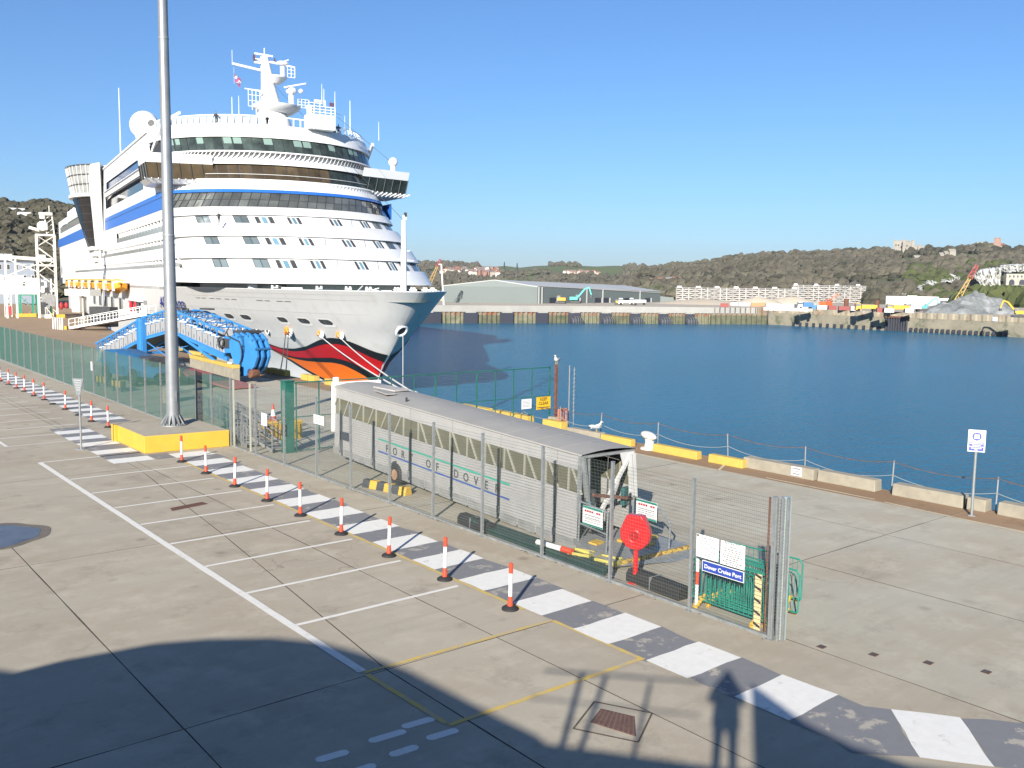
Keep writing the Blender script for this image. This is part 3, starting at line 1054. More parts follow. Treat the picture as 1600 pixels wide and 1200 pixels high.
# kerb blocks, stanchions and ropes, bollard, gulls
def block(x, y0, y1, m, label, h=.36, w=.42, tilt=0.0):
    L = y1 - y0
    o = obj('kerb_block', MB().box((0, 0, h / 2), (w, L, h), top=(.9, .985)), m, bev=.025, loc=(x, (y0 + y1) / 2, 0))
    o.rotation_euler = (0, 0, R(tilt))
    tag(o, label, 'kerb block', 'blocks along the quay edge')
    return o


block(30.05, 30.0, 32.2, M_CONCB, 'weathered concrete kerb block with the gull on it, by the white bollard', tilt=1)
block(30.0, 28.0, 29.9, M_YELLOWF, 'yellow kerb block between the gull and the white bollard', .33, .36)
block(30.0, 24.25, 26.7, M_YELLOWF, 'yellow kerb block just right of the white bollard', .34, .36)
block(30.05, 22.0, 23.7, M_YELLOWF, 'shorter yellow kerb block alone before the long concrete ones', .34, .36)
block(30.4, 19.0, 22.2, M_CONCB, 'long concrete kerb block carrying the small white notice', .42, .5)
block(30.5, 16.6, 18.9, M_CONCB, 'long concrete kerb block, second right of the yellow ones', .42, .5)
block(30.55, 13.55, 16.0, M_CONCB, 'long concrete kerb block just left of the blue sign pole', .42, .5)
block(30.6, 12.85, 13.45, M_CONCB, 'short concrete stub block behind the blue sign pole', .40, .5)
block(30.65, 9.6, 12.5, M_CONCB, 'long concrete kerb block at the right picture edge', .42, .5)
s = sign_board('block_notice', 'small white notice with dark print fixed to the concrete kerb block', (30.12, 19.7, .25), R(-90), .46, .34, M_SIGNW, [(0, .1, .36, .05), (0, .0, .38, .03), (0, -.1, .3, .05)])
fb = [(33.4, 96.0, 3.4, 'yellow kerb block left of the blue boarding bridge, by the ramp'), (32.3, 86.8, 3.0, 'yellow kerb block seen under the blue bridge arch'), (32.1, 83.3, 2.6, 'yellow kerb block under the bridge, right of the lamp column'), (31.2, 71.5, 1.2, 'small yellow kerb block right of the bridge end'), (31.15, 69.6, 1.1, 'second small yellow kerb block right of the bridge end'), (31.1, 67.6, 1.0, 'third small yellow kerb block below the mooring line'), (31.1, 65.9, 1.9, 'longer yellow kerb block below the orange fairlead'), (31.0, 61.6, .95, 'yellow kerb block left half of a close pair'), (31.0, 60.5, .95, 'yellow kerb block right half of a close pair'), (30.9, 57.4, 1.7, 'yellow kerb block left of the covered walkway roof'), (30.6, 40.5, 2.6, 'yellow kerb block showing beyond the green fence, first'), (30.6, 37.2, 2.9, 'yellow kerb block showing beyond the green fence, second'), (30.6, 33.9, 1.4, 'yellow kerb block half hidden by the concrete pole foot')]
for x, y, L, lab in fb:
    block(x, y - L / 2, y + L / 2, M_YELLOWF, lab, .42, .5)
for i in range(5):
    pass
ch = thing('rope_railing', 'thin steel stanchions with drooping chain and rope along the quay edge', 'railing')
st = [(30.69, 36.6), (30.69, 33.6), (30.72, 30.8), (30.72, 27.2), (30.74, 23.35), (30.75, 19.75), (30.76, 16.25), (30.78, 12.7), (30.8, 9.0)]
SM = MB().tube((0, 0, 0), (0, 0, 1.12), .026, 8).lathe([(.07, 0), (.07, .02)], (0, 0, 0), 8).torus((0, 0, 1.12), .035, .01, 8, 4, axis=(0, 1, 0)).mesh('stanchion')
SM.materials.append(M_GALVD)
for x, y in st:
    o = obj('stanchion', SM, None, ch, loc=(x, y, 0))
    o.rotation_euler = (R(random.uniform(-2.5, 2.5)), R(random.uniform(-3, 3)), 0)
M_CHAIN = mat('rusty_chain', (.16, .13, .12), .7, .3, var=.3)
M_ROPE = mat('pale_rope', (.30, .31, .28), .8)
for (a, b) in zip(st, st[1:]):
    for z, sag, m, nm, r in ((1.1, .17, M_CHAIN, 'chain', .017), (.62, .24, M_ROPE, 'rope', .011)):
        pts = []
        for k in range(15):
            f = k / 14
            pts.append((a[0] + (b[0] - a[0]) * f, a[1] + (b[1] - a[1]) * f, z - sag * 4 * f * (1 - f)))
        mb = MB()
        if nm == 'chain':
            for k in range(14):
                mb.tube(pts[k], pts[k + 1], r * (1.3 if k % 2 else .8), 5)
        else:
            mb.path(pts, r, 5)
        obj(nm, mb, m, ch)
bo = thing('mooring_bollard', 'white painted T-head mooring bollard between two yellow blocks', 'bollard', (30.2, 27.2, 0), R(75))
M_BOLL = mat('chipped_white_paint', (.74, .70, .62), .55, dirt=(.45, .30, .18), dscale=4, dlo=.56, dhi=.66, bump=.2)
obj('stem', MB().lathe([(.42, 0), (.40, .06), (.24, .10), (.20, .30), (.22, .46)], (0, 0, 0), 16), M_BOLL, bo, smooth=True)
obj('head', MB().ell((.10, 0, .58), (.52, .26, .17), 16, 8, rot=Matrix.Rotation(R(-6), 3, 'Y')), M_BOLL, bo, smooth=True)


def gull(name, label, loc, rz, folded=True):
    t = thing(name, label, 'gull', loc, rz)
    M_GW = mat('gull_white', (.82, .82, .80), .7)
    M_GG = mat('gull_grey', (.42, .44, .47), .7)
    M_GK = mat('gull_black', (.04, .04, .04), .7)
    M_GY = mat('gull_yellow', (.75, .45, .06), .5)
    rows = []
    prof = [(-.27, .15, .008, .008), (-.18, .17, .035, .03), (-.08, .185, .072, .07), (.02, .20, .083, .085), (.10, .235, .068, .072), (.145, .285, .045, .05), (.165, .33, .04, .042), (.19, .365, .042, .042), (.225, .372, .03, .028), (.245, .37, .012, .012)]
    for x, z, ry, rz_ in prof:
        rows.append([(x, ry * math.cos(k * math.pi / 6), z + rz_ * math.sin(k * math.pi / 6)) for k in range(13)])
    obj('body', MB().grid(rows), M_GW, t, smooth=True)
    wg = MB()
    for s in (-1, 1):
        wg.ell((-.08, s * .075, .205), (.20, .022, .062), 10, 6, rot=Matrix.Rotation(R(8), 3, 'Y'))
    obj('wing', wg, M_GG, t, smooth=True)
    obj('tail_tip', MB().ell((-.28, 0, .165), (.07, .03, .018), 8, 5), M_GK, t, smooth=True)
    obj('beak', MB().tube((.24, 0, .368), (.305, 0, .355), .013, 6, .003), M_GY, t)
    lg = MB()
    for s in (-1, 1):
        lg.tube((.0, s * .03, .12), (.01, s * .03, .008), .007, 5)
        lg.add([(-.01, s * .03, .006), (.06, s * .03 - .03, .004), (.06, s * .03 + .03, .004)], [(0, 1, 2)])
    obj('leg', lg, M_GY, t)
    return t


g1 = gull('gull', 'white gull perched on top of the rusty fence pole', (31.62, 35.0, 3.1), R(-150))
g2 = gull('gull', 'white gull standing on the concrete kerb block left of the bollard', (30.0, 30.35, .36), R(-20))
g2.scale = (1.25, 1.25, 1.25)
g1.scale = (1.25, 1.25, 1.25)
ob = thing('barrier', 'orange plastic barrier section leaning by the quay end pole', 'barrier', (32.25 - 1.15, 33.9, 0), R(12))
fr = MB()
fr.box((0, 0, .92), (.72, .05, .12)).box((0, 0, .36), (.72, .05, .1)).box((-.33, 0, .64), (.09, .05, .5)).box((.33, 0, .64), (.09, .05, .5)).box((0.05, 0, .64), (.06, .04, .5)).box((-.13, 0, .64), (.06, .04, .5))
obj('panel', fr, M_ORANGEB, ob, bev=.01)
split(obj('foot', MB().box((-.3, 0, .16), (.05, .3, .32)).box((.3, 0, .16), (.05, .3, .32)), M_GALVD, ob))

# weeds and blown litter gathered along the fence foot
wd = MB()
rw_ = random.Random(5)
for k in range(520):
    y = rw_.choice((rw_.uniform(10.7, 37), rw_.gauss(17.9, .8), rw_.gauss(22.6, .6), rw_.gauss(27.5, 1)))
    x = 15.62 + rw_.gauss(0, .07)
    if rw_.random() < .55:
        a = rw_.random() * 6.3
        s_ = rw_.uniform(.01, .035)
        wd.add([(x + s_ * math.cos(a), y + s_ * math.sin(a), .012), (x + s_ * math.cos(a + 2), y + s_ * math.sin(a + 2), .014), (x + s_ * math.cos(a + 4), y + s_ * math.sin(a + 4), .02)], [(0, 1, 2)])
    else:
        h_ = rw_.uniform(.03, .10)
        a = rw_.random() * 6.3
        wd.add([(x, y, .005), (x + .012, y + .008, .005), (x + .04 * math.cos(a), y + .04 * math.sin(a), h_)], [(0, 1, 2)])
tag(obj('weeds', wd, mat('dry_weeds', (.13, .10, .055), .9, col2=(.10, .11, .04), scale=3)), kind='stuff')

# ---------------------------------------------------------------- covered walkway on wheels
gw = thing('covered_walkway', 'long grey corrugated covered walkway on wheels lettered PORT OF DOVER', 'gangway', (16.85, 17.7, 0))
gw.rotation_euler = (R(1.84), 0, R(-2.16))
GL, GW = 14.6, 1.95


def corr(x, y0, y1, z0, z1, pitch, depth, sgn):
    """horizontally ribbed sheet on the plane x"""
    rows = []
    n = int((z1 - z0) / pitch)
    for i in range(n):
        z = z0 + (z1 - z0) * i / n
        h = (z1 - z0) / n
        for dz, d in ((0.0, 0), (.62, 0), (.68, depth), (.94, depth)):
            rows.append([(x + sgn * d, y0, z + h * dz), (x + sgn * d, y1, z + h * dz)])
    rows.append([(x, y0, z1), (x, y1, z1)])
    return MB().grid(rows)


bat = [.95 + 2.62 * k for k in range(6)]
edges = [0.0] + bat + [GL]
for a, b in zip(edges, edges[1:]):
    if b - a > .3:
        obj('side_panel', corr(0, a + .02, b - .02, .02, 1.56, .074, .014, 1), M_ALU, gw)
        obj('side_panel', corr(GW, a + .02, b - .02, .02, 1.56, .074, .014, -1), M_ALU, gw)
        obj('eave_panel', corr(-.01, a + .005, b - .005, 2.18, 2.6, .1, .012, 1), M_ALU, gw)
        obj('eave_panel', corr(GW + .01, a + .005, b - .005, 2.18, 2.6, .1, .012, -1), M_ALU, gw)
        for x in (.03, GW - .03):
            obj('window_pane', MB().box((x, (a + b) / 2, 1.87), (.012, b - a - .03, .62)), M_GLASSY, gw)
for y in bat:
    obj('batten', MB().box((-.012, y, .9), (.03, .07, 1.66)), M_DARKG, gw)
    obj('batten', MB().box((GW + .012, y, .9), (.03, .07, 1.66)), M_DARKG, gw)
    obj('clasp', MB().box((-.03, y + .02, .28), (.04, .1, .2)), M_GALVD, gw)
st_ = MB()
for k in range(15):
    y = .45 + k * .98
    for x in (.012, GW - .012):
        st_.bar((x, y, 1.54), (x, y, 2.2), .05)
        st_.bar((x, y + .18, 2.2), (x, y + .62, 1.54) if k > 8 else (x, y + .58, 2.2), .05) if k > 8 else st_.bar((x, y - .12, 2.2), (x, y - .55, 1.54), .05)
split(obj('window_strut', st_, mat('pale_strut', (.34, .335, .28), .6), gw))
bk = MB()
for k in range(17):
    bk.box((-.004, .5 + k * .86, .10), (.014, .8, .26))
split(obj('skirt_panel', bk, M_ALUD, gw))
rf = MB()
rows = []
for y, h in ((-.1, 0), (2, .0), (12.0, .02), (13.2, .05), (GL + .02, .03)):
    rows.append([(-.05, y, 2.60), (-.04, y, 2.635), (.5, y, 2.69 + h), (GW / 2, y, 2.71 + h), (GW - .5, y, 2.69 + h), (GW + .04, y, 2.635), (GW + .05, y, 2.60)])
rf.grid(rows)
obj('roof', rf, M_ROOFG, gw, smooth=30)
rs = MB()
for y in [.9 + 1.22 * k for k in range(11)]:
    rs.bar((-.02, y, 2.642), (.5, y, 2.696), .03, .008)
    rs.bar((.5, y, 2.696), (GW - .5, y, 2.716), .03, .008)
obj('roof_seam', rs, M_ROOFG, gw)['kind'] = 'stuff'
obj('roof_hatch', MB().box((1.1, 12.1, 2.78), (.7, 1.3, .07), rz=.15), mat('weathered_hatch', (.45, .43, .41), .8, var=.25), gw, bev=.02)
obj('roof_hatch', MB().box((.45, 11.4, 2.77), (.4, 1.1, .05), rz=-.1), M_ROOFG, gw, bev=.02)
obj('roof_latch', MB().box((.3, 9.6, 2.76), (.06, .06, .14)), M_DARKG, gw)
obj('floor', MB().box((GW / 2, GL / 2, .12), (GW - .1, GL, .06)), M_ALUD, gw)
fe = MB()
fe.box((-.02, GL + .02, 1.75), (.16, .16, 1.9)).box((GW / 2, GL + .03, 2.68), (GW + .2, .16, .16)).box((GW + .02, GL + .02, 1.75), (.16, .16, 1.9)).box((.06, GL + .02, 2.86), (.22, .14, .2))
obj('white_end_frame', fe, M_WHITE, gw, bev=.03)
# lettering on the side that faces the car park
RT = (R(90), 0, R(-90))
M_LET = mat('charcoal_print', (.06, .065, .075), .6)
for i, chx in enumerate('PORT OF DOVER'):
    if chx != ' ':
        text('lettering', chx, .37, M_LET, gw, (-.008, 10.38 - i * (10.38 - 3.69) / 12, .87), RT, bold=.007)
obj('green_line', MB().box((-.006, 7.05, 1.135), (.006, 7.95, .06)), mat('green_stripe', (.05, .36, .27), .5), gw)
obj('blue_line', MB().box((-.006, 7.05, .685), (.006, 7.95, .05)), mat('blue_stripe', (.03, .09, .33), .5), gw)
# wheels
wh = MB()
for x in (.12, GW - .12):
    w = obj('wheel', MB().lathe([(.16, -.09), (.36, -.11), (.40, -.06), (.40, .06), (.36, .11), (.16, .09)], (x - .1, 9.7, .08), 22, axis=(1, 0, 0)), M_BLACK, gw, smooth=True)
    obj('rim', MB().lathe([(.19, -.115), (.19, -.09), (.06, -.09), (.06, -.12)], (x - .1, 9.7, .08), 14, axis=(1, 0, 0)), mat('rusty_rim', (.42, .25, .15), .7, var=.3), w)
obj('mudguard', MB().torus((.0, 9.7, .08), .44, .05, 10, 5, axis=(1, 0, 0), a0=R(0), a1=R(180)), M_DARKG, gw)
# near end: portal, diagonal braces, light
pt = MB()
pt.bar((.02, .0, 1.0), (.02, .02, 2.6), .09).bar((GW - .02, 0, 1.0), (GW - .02, .02, 2.6), .09).bar((0, -.02, 2.56), (GW, -.02, 2.56), .07)
pt.bar((.05, -.05, 2.55), (.42, .0, .75), .14, .08).bar((.30, .02, 2.5), (.38, .02, .9), .10, .06)
obj('portal_frame', pt, M_GALVD, gw)
bc = MB()
bc.prism([(0, 0), (.55, 0), (0.2, -.55)], -.015, .015, Matrix.Translation((GW - .55, -.06, 2.55)) @ Matrix.Rotation(R(90), 4, 'X'))
bc.bar((GW - .15, -.08, 2.5), (GW - 1.25, -.08, .9), .09).bar((GW - .2, -.08, 2.5), (GW - .02, -.1, 1.0), .10).bar((GW - .05, -.08, 2.5), (GW + .12, -.1, 1.0), .09)
obj('end_brace', bc, mat('pale_brace', (.58, .58, .56), .5, var=.15), gw)
obj('red_rail', MB().bar((.45, -.08, 1.48), (GW + .1, -.12, 1.18), .08), M_RUST, gw)
obj('lamp', MB().box((.95, .25, 2.5), (.32, .14, .12)), mat('lamp_lens', (.6, .58, .35), .4), gw, bev=.02)
obj('inner_lining', MB().box((GW / 2, .5, 2.52), (GW - .1, 1.1, .02)), M_DARKG, gw)
obj('grey_gusset', MB().box((.42, .02, 1.15), (.36, .05, .9)), M_DARKG, gw)
# ramp
rp = MB()
rp.add([(-.05, .1, .30), (GW + .1, .1, .30), (2.42, -1.85, .24), (-.62, -1.85, .24), (-.05, .1, .14), (GW + .1, .1, .14), (2.42, -1.85, .08), (-.62, -1.85, .08)], [(0, 1, 2, 3), (7, 6, 5, 4), (3, 2, 6, 7), (0, 3, 7, 4), (1, 0, 4, 5), (2, 1, 5, 6)])
obj('ramp_plate', rp, M_ALUD, gw)
obj('yellow_edge', MB().bar((-.66, -1.88, .20), (2.46, -1.88, .20), .07, .1), mat('rusty_yellow_edge', (.62, .42, .08), .7, dirt=(.2, .09, .05), dscale=9, dlo=.5, dhi=.55), gw)
obj('ramp_lip', MB().add([(-.6, -1.9, .16), (2.45, -1.9, .16), (3.1, -2.5, .02), (2.9, -2.6, .02)], [(0, 1, 2, 3)]), M_GALVD, gw)
yt = MB()
for x, y in ((1.05, -.75), (1.9, -.9), (.25, -.5), (1.4, -1.3)):
    yt.box((x, y, .30), (.34, .26, .05), rz=.2)
obj('yellow_tread', yt, M_YELLOW, gw)['kind'] = 'stuff'
for x, y0, y1, nm in ((-.04, -.1, -1.2, 0), (1.62, -.45, -1.85, 1)):
    h = MB()
    h.tube((x, y0, .25), (x, y0, 1.38), .028, 8).tube((x, y1, .2), (x, y1, 1.32 if not nm else .95), .028, 8)
    if nm:
        h.tube((x, y0, 1.38), (x, y1 + .5, 1.32), .028, 8).tube((x, y1 + .5, 1.32), (x, y1, .95), .028, 8).tube((x, y0, .78), (x, y1, .72), .024, 8)
    else:
        h.tube((x, y0, 1.38), (x, y1, 1.32), .028, 8).tube((x, y0, .78), (x, y1, .74), .024, 8)
    obj('handrail', h, M_GALV, gw)
tpz = MB()
tpz.box((.35, -.02, 1.0), (.2, .1, .6)).box((GW - .05, .1, 1.25), (.5, .12, .5), rz=.3).box((GW + .15, -.75, .75), (.4, .1, .55), rz=.25)
obj('green_curtain', tpz, mat('dark_teal_sheet', (.02, .085, .085), .6), gw)
for (x, y, z, lab) in ((-.075, -.66, 1.08, 'white danger notice with green edge on the left handrail of the walkway ramp'), (1.58, -1.0, 1.12, 'white danger notice with green edge on the right handrail of the walkway ramp')):
    p = gw.matrix_basis @ Vector((x, y, z))
    s = sign_board('danger_notice', lab, p, R(-92), .78, .52, M_SIGNW, [(0, .02 - k * .055, .6, .016) for k in range(4)], border=M_TEAL)
    pr = MB()
    for k in range(7):
        if k != 4:
            pr.box((-.27 + k * .09, -.009, .13), (.07, .003, .055))
    obj('red_print', pr, M_REDT, s)['kind'] = 'stuff'
# chocks and other loose things under the walkway
cz = thing('wheel_chock', 'yellow and black striped wheel chock bar lying by the walkway wheel', 'wheel chock', (16.45, 27.0, 0), R(-78))
for k in range(6):
    obj('stripe_block', MB().box((-.75 + k * .36, 0, .14), (.345, .36, .28), top=(1, .6)), M_YELLOW if k % 2 else M_DARKG, cz, bev=.015)
tr = []
for i, (x, y, lab) in enumerate(((16.05, 16.6, 'yellow plastic tray beside the ramp under the walkway end, left one'), (16.2, 15.75, 'yellow plastic tray beside the walkway ramp, right one behind the post'))):
    t = thing('plastic_tray', lab, 'tray', (x + .22, y + .3, 0.12), R(20), 'yellow trays by the walkway ramp')
    a = MB()
    a.box((0, 0, .02), (.42, .62, .03)).box((-.2, 0, .07), (.03, .62, .12)).box((.2, 0, .07), (.03, .62, .12)).box((0, .3, .07), (.42, .03, .12)).box((0, -.3, .07), (.42, .03, .12))
    obj('tray', a, mat('yellow_tray', (.56, .48, .12), .5, var=.15), t)
    obj('stack_below', MB().box((0, 0, -.06), (.36, .5, .115)), M_DARKG, t)
mt = thing('green_matting', 'long dark green plastic decking strips stacked flat along the fence foot', 'matting', (16.05, 18.2, 0), R(-1))
for i in range(4):
    for k in range(2):
        obj('strip', MB().box((-.17 + i * .135 + k * .02, .1 * i - k * .2, .05 + k * .09), (.125, 5.2 - .4 * k, .08)), M_DKGREEN, mt, bev=.012)
obj('end_loop', MB().torus((-.02, 2.75, .22), .28, .045, 14, 6, axis=(.2, -.3, 1)), M_DKGREEN, mt)
for x, y, L, lab in ((16.12, 14.15, 1.75, 'long black rubber fender block lying inside the fence right of the lifebuoy'), (16.02, 21.1, 1.5, 'dark rubber fender block lying inside the fence under the walkway')):
    t = thing('rubber_fender', lab, 'fender', (x, y, 0), R(-4), 'rubber fender blocks inside the fence')
    obj('block', MB().prism([(-.2, 0), (.2, 0), (.2, .2), (.12, .31), (-.12, .31), (-.2, .2)], -L / 2, L / 2, Matrix.Rotation(R(90), 4, 'X')), M_BLACK, t, bev=.015)
    obj('strap', MB().box((0, .05, .16), (.42, .02, .32)), M_GALVD, t)
ly = thing('fallen_pole', 'red and white striped pole lying on the green matting inside the fence', 'pole', (15.95, 17.6, .26), R(96))
obj('tube', MB().tube((-.62, 0, 0), (.28, 0, 0), .075, 12), M_POSTW, ly, smooth=True).rotation_euler = (0, 0, R(180))
obj('red_end', MB().tube((-.62, 0, 0), (-.26, 0, 0), .08, 12), M_ORANGE, ly, smooth=True)

# crowd control barriers stacked behind the signs
cb = thing('crowd_barrier', 'green steel crowd barrier with yellow feet stacked behind the white notices', 'crowd barrier', (0, 0, 0), 0, 'stack of green crowd barriers')
fr = MB()
fr.path([(0, -1.0, .2), (0, -1.0, 1.0), (0, -.92, 1.09), (0, .92, 1.09), (0, 1.0, 1.0), (0, 1.0, .2), (0, .95, .17), (0, -.95, .17)], .019, 7, closed=True)
obj('frame', fr, M_TEAL, cb)
br = MB()
for k in range(15):
    y = -.88 + k * .126
    br.tube((0, y, .17), (0, y, 1.09), .008, 5)
obj('bar', br, M_TEAL, cb)['kind'] = 'stuff'
for y in (-.75, .75):
    obj('foot', MB().bar((0, y, .2), (-.3, y - .03, .02), .06, .04).bar((0, y, .19), (.3, y + .03, .02), .06, .04), M_YELLOW, cb)
for i in range(9):
    o = cb if i == 0 else dup(cb, (0, 0, 0))
    o.location = (15.98 + i * .125, 12.0 + random.uniform(-.12, .12), 0)
    o.rotation_euler = (0, R(random.uniform(-4, 4)), R(random.uniform(-3, 3)))
o = dup(cb, (17.7, 12.35, 0), R(4), 'green crowd barrier sticking out to the right behind the fence corner')
hp = thing('hazard_post', 'flat cream post with black chevrons leaning inside the fence corner', 'post', (15.72, 11.05, 0))
obj('strip', MB().box((0, 0, .62), (.03, .16, 1.24)), mat('cream_paint', (.72, .56, .30), .6), hp)
ck = MB()
for k in range(5):
    ck.add([(-.017, -.08, .1 + k * .26), (-.017, .08, .16 + k * .26), (-.017, .08, .22 + k * .26), (-.017, -.08, .16 + k * .26)], [(0, 1, 2, 3)])
obj('chevron', ck, M_BLACKT, hp)['kind'] = 'stuff'
rw = thing('marker_post', 'small red and white banded marker behind the left white notice', 'post', (15.85, 12.75, 0))
obj('tube', MB().tube((0, 0, 0), (0, 0, 1.25), .04, 10), M_POSTW, rw, smooth=True)
obj('red_band', MB().tube((0, 0, .55), (0, 0, .85), .043, 10), M_ORANGE, rw, smooth=True)
# compound between plinth and gate
for i, (x, y, lab) in enumerate(((17.75, 38.9, 'yellow salt bin left behind the green gate column'), (18.5, 38.6, 'yellow salt bin right behind the green gate column'))):
    t = thing('yellow_bin', lab, 'bin', (x, y, 0), R(12), 'pair of yellow bins')
    obj('tub', MB().box((0, 0, .38), (.95, .7, .76), top=(1.08, 1.08)), M_YELLOW, t, bev=.03)
    rbm = MB()
    for k in range(4):
        rbm.box((-.36 + k * .24, -.38, .4), (.06, .04, .6))
    obj('rib', rbm, mat('dark_slot', (.16, .12, .02), .7), t)
    obj('lid', MB().box((0, 0, .82), (1.06, .8, .1), top=(.9, .8)), M_YELLOW, t, bev=.02)
tc = thing('traffic_cone', 'red and white traffic cone standing on the bins behind the fence', 'traffic cone', (17.9, 38.9, .87))
obj('cone', MB().lathe([(.2, 0), (.2, .03), (.14, .04), (.03, .74), (.02, .75)], (0, 0, 0), 14), mat('cone_red', (.55, .05, .03), .5), tc, smooth=True)
obj('sleeve', MB().lathe([(.118, .2), (.068, .5)], (0, 0, 0), 14), M_POSTW, tc, smooth=True)


def stair_unit(name, label, loc, rz, L=3.4, h=1.0, n=7, cat='steps'):
    t = thing(name, label, cat, loc, rz)
    a = MB()
    for s in (-.45, .45):
        a.bar((0, s, .12), (L, s, h), .05, .12)
        a.bar((0, s, .95), (L, s, h + .85), .04)
        a.bar((0, s, .55), (L, s, h + .45), .03)
        for k in range(n):
            f = k / (n - 1)
            a.bar((L * f, s, .12 + (h - .12) * f), (L * f, s, .95 + (h - .1) * f), .035)
        a.bar((L, s, 0), (L, s, h), .05)
        a.bar((L, s, .05), (L * .55, s, h * .55), .035)
    obj('side_frame', a, M_ALUD, t)
    for k in range(n):
        f = (k + .5) / n
        obj('step', MB().box((L * f, 0, .14 + (h - .12) * f), (.26, .86, .03)), M_ALUD, t)
    return t


stair_unit('gangway_steps', 'grey aluminium gangway steps with rails folded behind the fence by the yellow plinth', (16.35, 37.2, 0), R(82), 3.2, .45, 8)
stair_unit('gangway_steps', 'grey aluminium steps lying in front of the yellow bins inside the gate', (16.75, 35.6, 0), R(95), 2.6, .6, 6)
stair_unit('gangway_steps', 'long grey gangway with handrails behind the lamp column and fence', (18.0, 43.2, 0), R(84), 5.5, .25, 9)
wb = thing('weight_block', 'pale round concrete weight standing behind the fence left of the lamp column', 'weight block', (18.6, 54.5, 0))
obj('drum', MB().lathe([(.55, 0), (.55, .9), (.45, .98), (.1, 1.0)], (0, 0, 0), 16), M_CONCB, wb, smooth=True)
obj('lifting_eye', MB().torus((0, 0, 1.05), .1, .03, 10, 5, axis=(0, 1, 0)), M_DARKG, wb)
for x, y, lab in ((17.6, 64.6, 'yellow and black striped skid bar behind the fence, left one'), (17.7, 61.5, 'yellow and black striped skid bar behind the fence, right one')):
    t = thing('skid_bar', lab, 'skid bar', (x, y, .35), R(-82), 'striped skid bars behind the fence')
    for k in range(7):
        o = obj('stripe_block', MB().box((-.75 + k * .25, 0, .15), (.245, .25, .4)), M_YELLOW if k % 2 else M_DARKG, t)
    obj('bracket', MB().box((-.6, 0, -.2), (.12, .12, .3)).box((.6, 0, -.2), (.12, .12, .3)), M_DARKG, t)

# ---------------------------------------------------------------- blue boarding bridge
bb = thing('boarding_bridge', 'blue steel boarding bridge with humped lattice walkway and curved end housing', 'boarding bridge', (24.19, 86.18, 0), math.atan2(-26, 4))
BW = -2.4        # width, local y from -BW/2..; local x along, towards the near end
KN = [(0.0, .55), (4.2, 1.75), (8.9, 3.15), (12.8, 3.85), (14.6, 3.75), (21.2, 2.55)]   # floor line


def fl(x):
    for (a, za), (b, zb) in zip(KN, KN[1:]):
        if a <= x <= b:
            return za + (zb - za) * (x - a) / (b - a)
    return KN[-1][1]


for s, nm in ((BW / 2, 'near'), (-BW / 2, 'far')):
    g = MB()
    for (a, za), (b, zb) in zip(KN, KN[1:]):
        g.bar((a, s, za - .75), (b, s, zb - .75), .14, .26)
        g.bar((a, s, za + .95), (b, s, zb + .95), .12, .14)
    obj('girder', g, M_BLUEM, bb)
    for (a, za), (b, zb) in zip(KN, KN[1:]):
        obj('side_cladding', MB().add([(a, s * .985, za - .62), (b, s * .985, zb - .62), (b, s * .985, zb + .28), (a, s * .985, za + .28), (a, s * .965, za - .62), (b, s * .965, zb - .62), (b, s * .965, zb + .28), (a, s * .965, za + .28)], [(0, 1, 2, 3), (7, 6, 5, 4), (3, 2, 6, 7), (0, 4, 5, 1)]), mat('bridge_cladding', (.34, .35, .36), .6, var=.12, scale=.8), bb)
    p = MB()
    x = .4
    while x < 21:
        p.bar((x, s, fl(x) + .2), (x, s, fl(x) + .95), .09)
        if x + .9 < 21:
            p.bar((x, s, fl(x) + .3), (x + .9, s, fl(x + .9) + .9), .05)
        x += .9
    obj('lattice', p, M_BLUEM, bb)
    q = MB()
    x = 1.0
    while x < 20.8:
        q.ell((x, s, fl(x) + .36 + .04 * math.sin(x * 7)), (.34, .10, .07 + .03 * math.sin(x * 3)), 8, 5)
        x += .52
    obj('white_netting', q, mat('white_netting', (.78, .78, .76), .8, var=.1), bb)
    cl = MB()
    x = .5
    while x < 21:
        cl.box((x, s * 1.0, fl(x) - .2), (.02, .02, .8))
        cl.box((x + .4, s * 1.0, fl(x) - .45), (.02, .03, .3))
        x += .8
    obj('cladding_seam', cl, M_DARKG, bb)['kind'] = 'stuff'
xb = MB()
x = .8
while x < 21:
    xb.bar((x, -BW / 2, fl(x) + .95), (x, BW / 2, fl(x) + .95), .08)
    if x + 1.6 < 21:
        xb.bar((x, -BW / 2, fl(x) + .95), (x + 1.6, BW / 2, fl(x + 1.6) + .95), .05)
    x += 1.6
obj('cross_brace', xb, M_BLUEM, bb)
fb_ = MB()
for (a, za), (b, zb) in zip(KN, KN[1:]):
    fb_.add([(a, -BW / 2 + .1, za - .7), (b, -BW / 2 + .1, zb - .7), (b, BW / 2 - .1, zb - .7), (a, BW / 2 - .1, za - .7)], [(0, 1, 2, 3)])
obj('floor', fb_, M_DARKG, bb)
lg = MB()
lg.box((8.95, BW / 2 - .18, 2.6), (.85, .38, 2.9)).box((8.65, BW / 2 - .4, 2.6), (.12, .08, 2.9)).box((9.25, BW / 2 - .4, 2.6), (.12, .08, 2.9))
obj('leg', lg, M_BLUEM, bb, bev=.02)
lg = MB()
lg.box((8.95, -BW / 2 + .18, 2.6), (.85, .38, 2.9))
lg.bar((8.95, -BW / 2, 1.2), (8.95, BW / 2, 1.2), .2)
obj('leg', lg, M_BLUEM, bb)
xr = MB()
for s in (1.1, -1.1):
    xr.bar((9.3, s, 2.1), (12.6, s, 1.1), .07).bar((9.3, s, 1.4), (12.0, s, 1.9), .05).bar((14.6, s, 2.9), (20.8, s, .9), .12, .2).bar((17.5, s, 2.2), (21.5, s, 1.5), .22, .3)
obj('strut', xr, M_BLUEM, bb)
hd = MB()
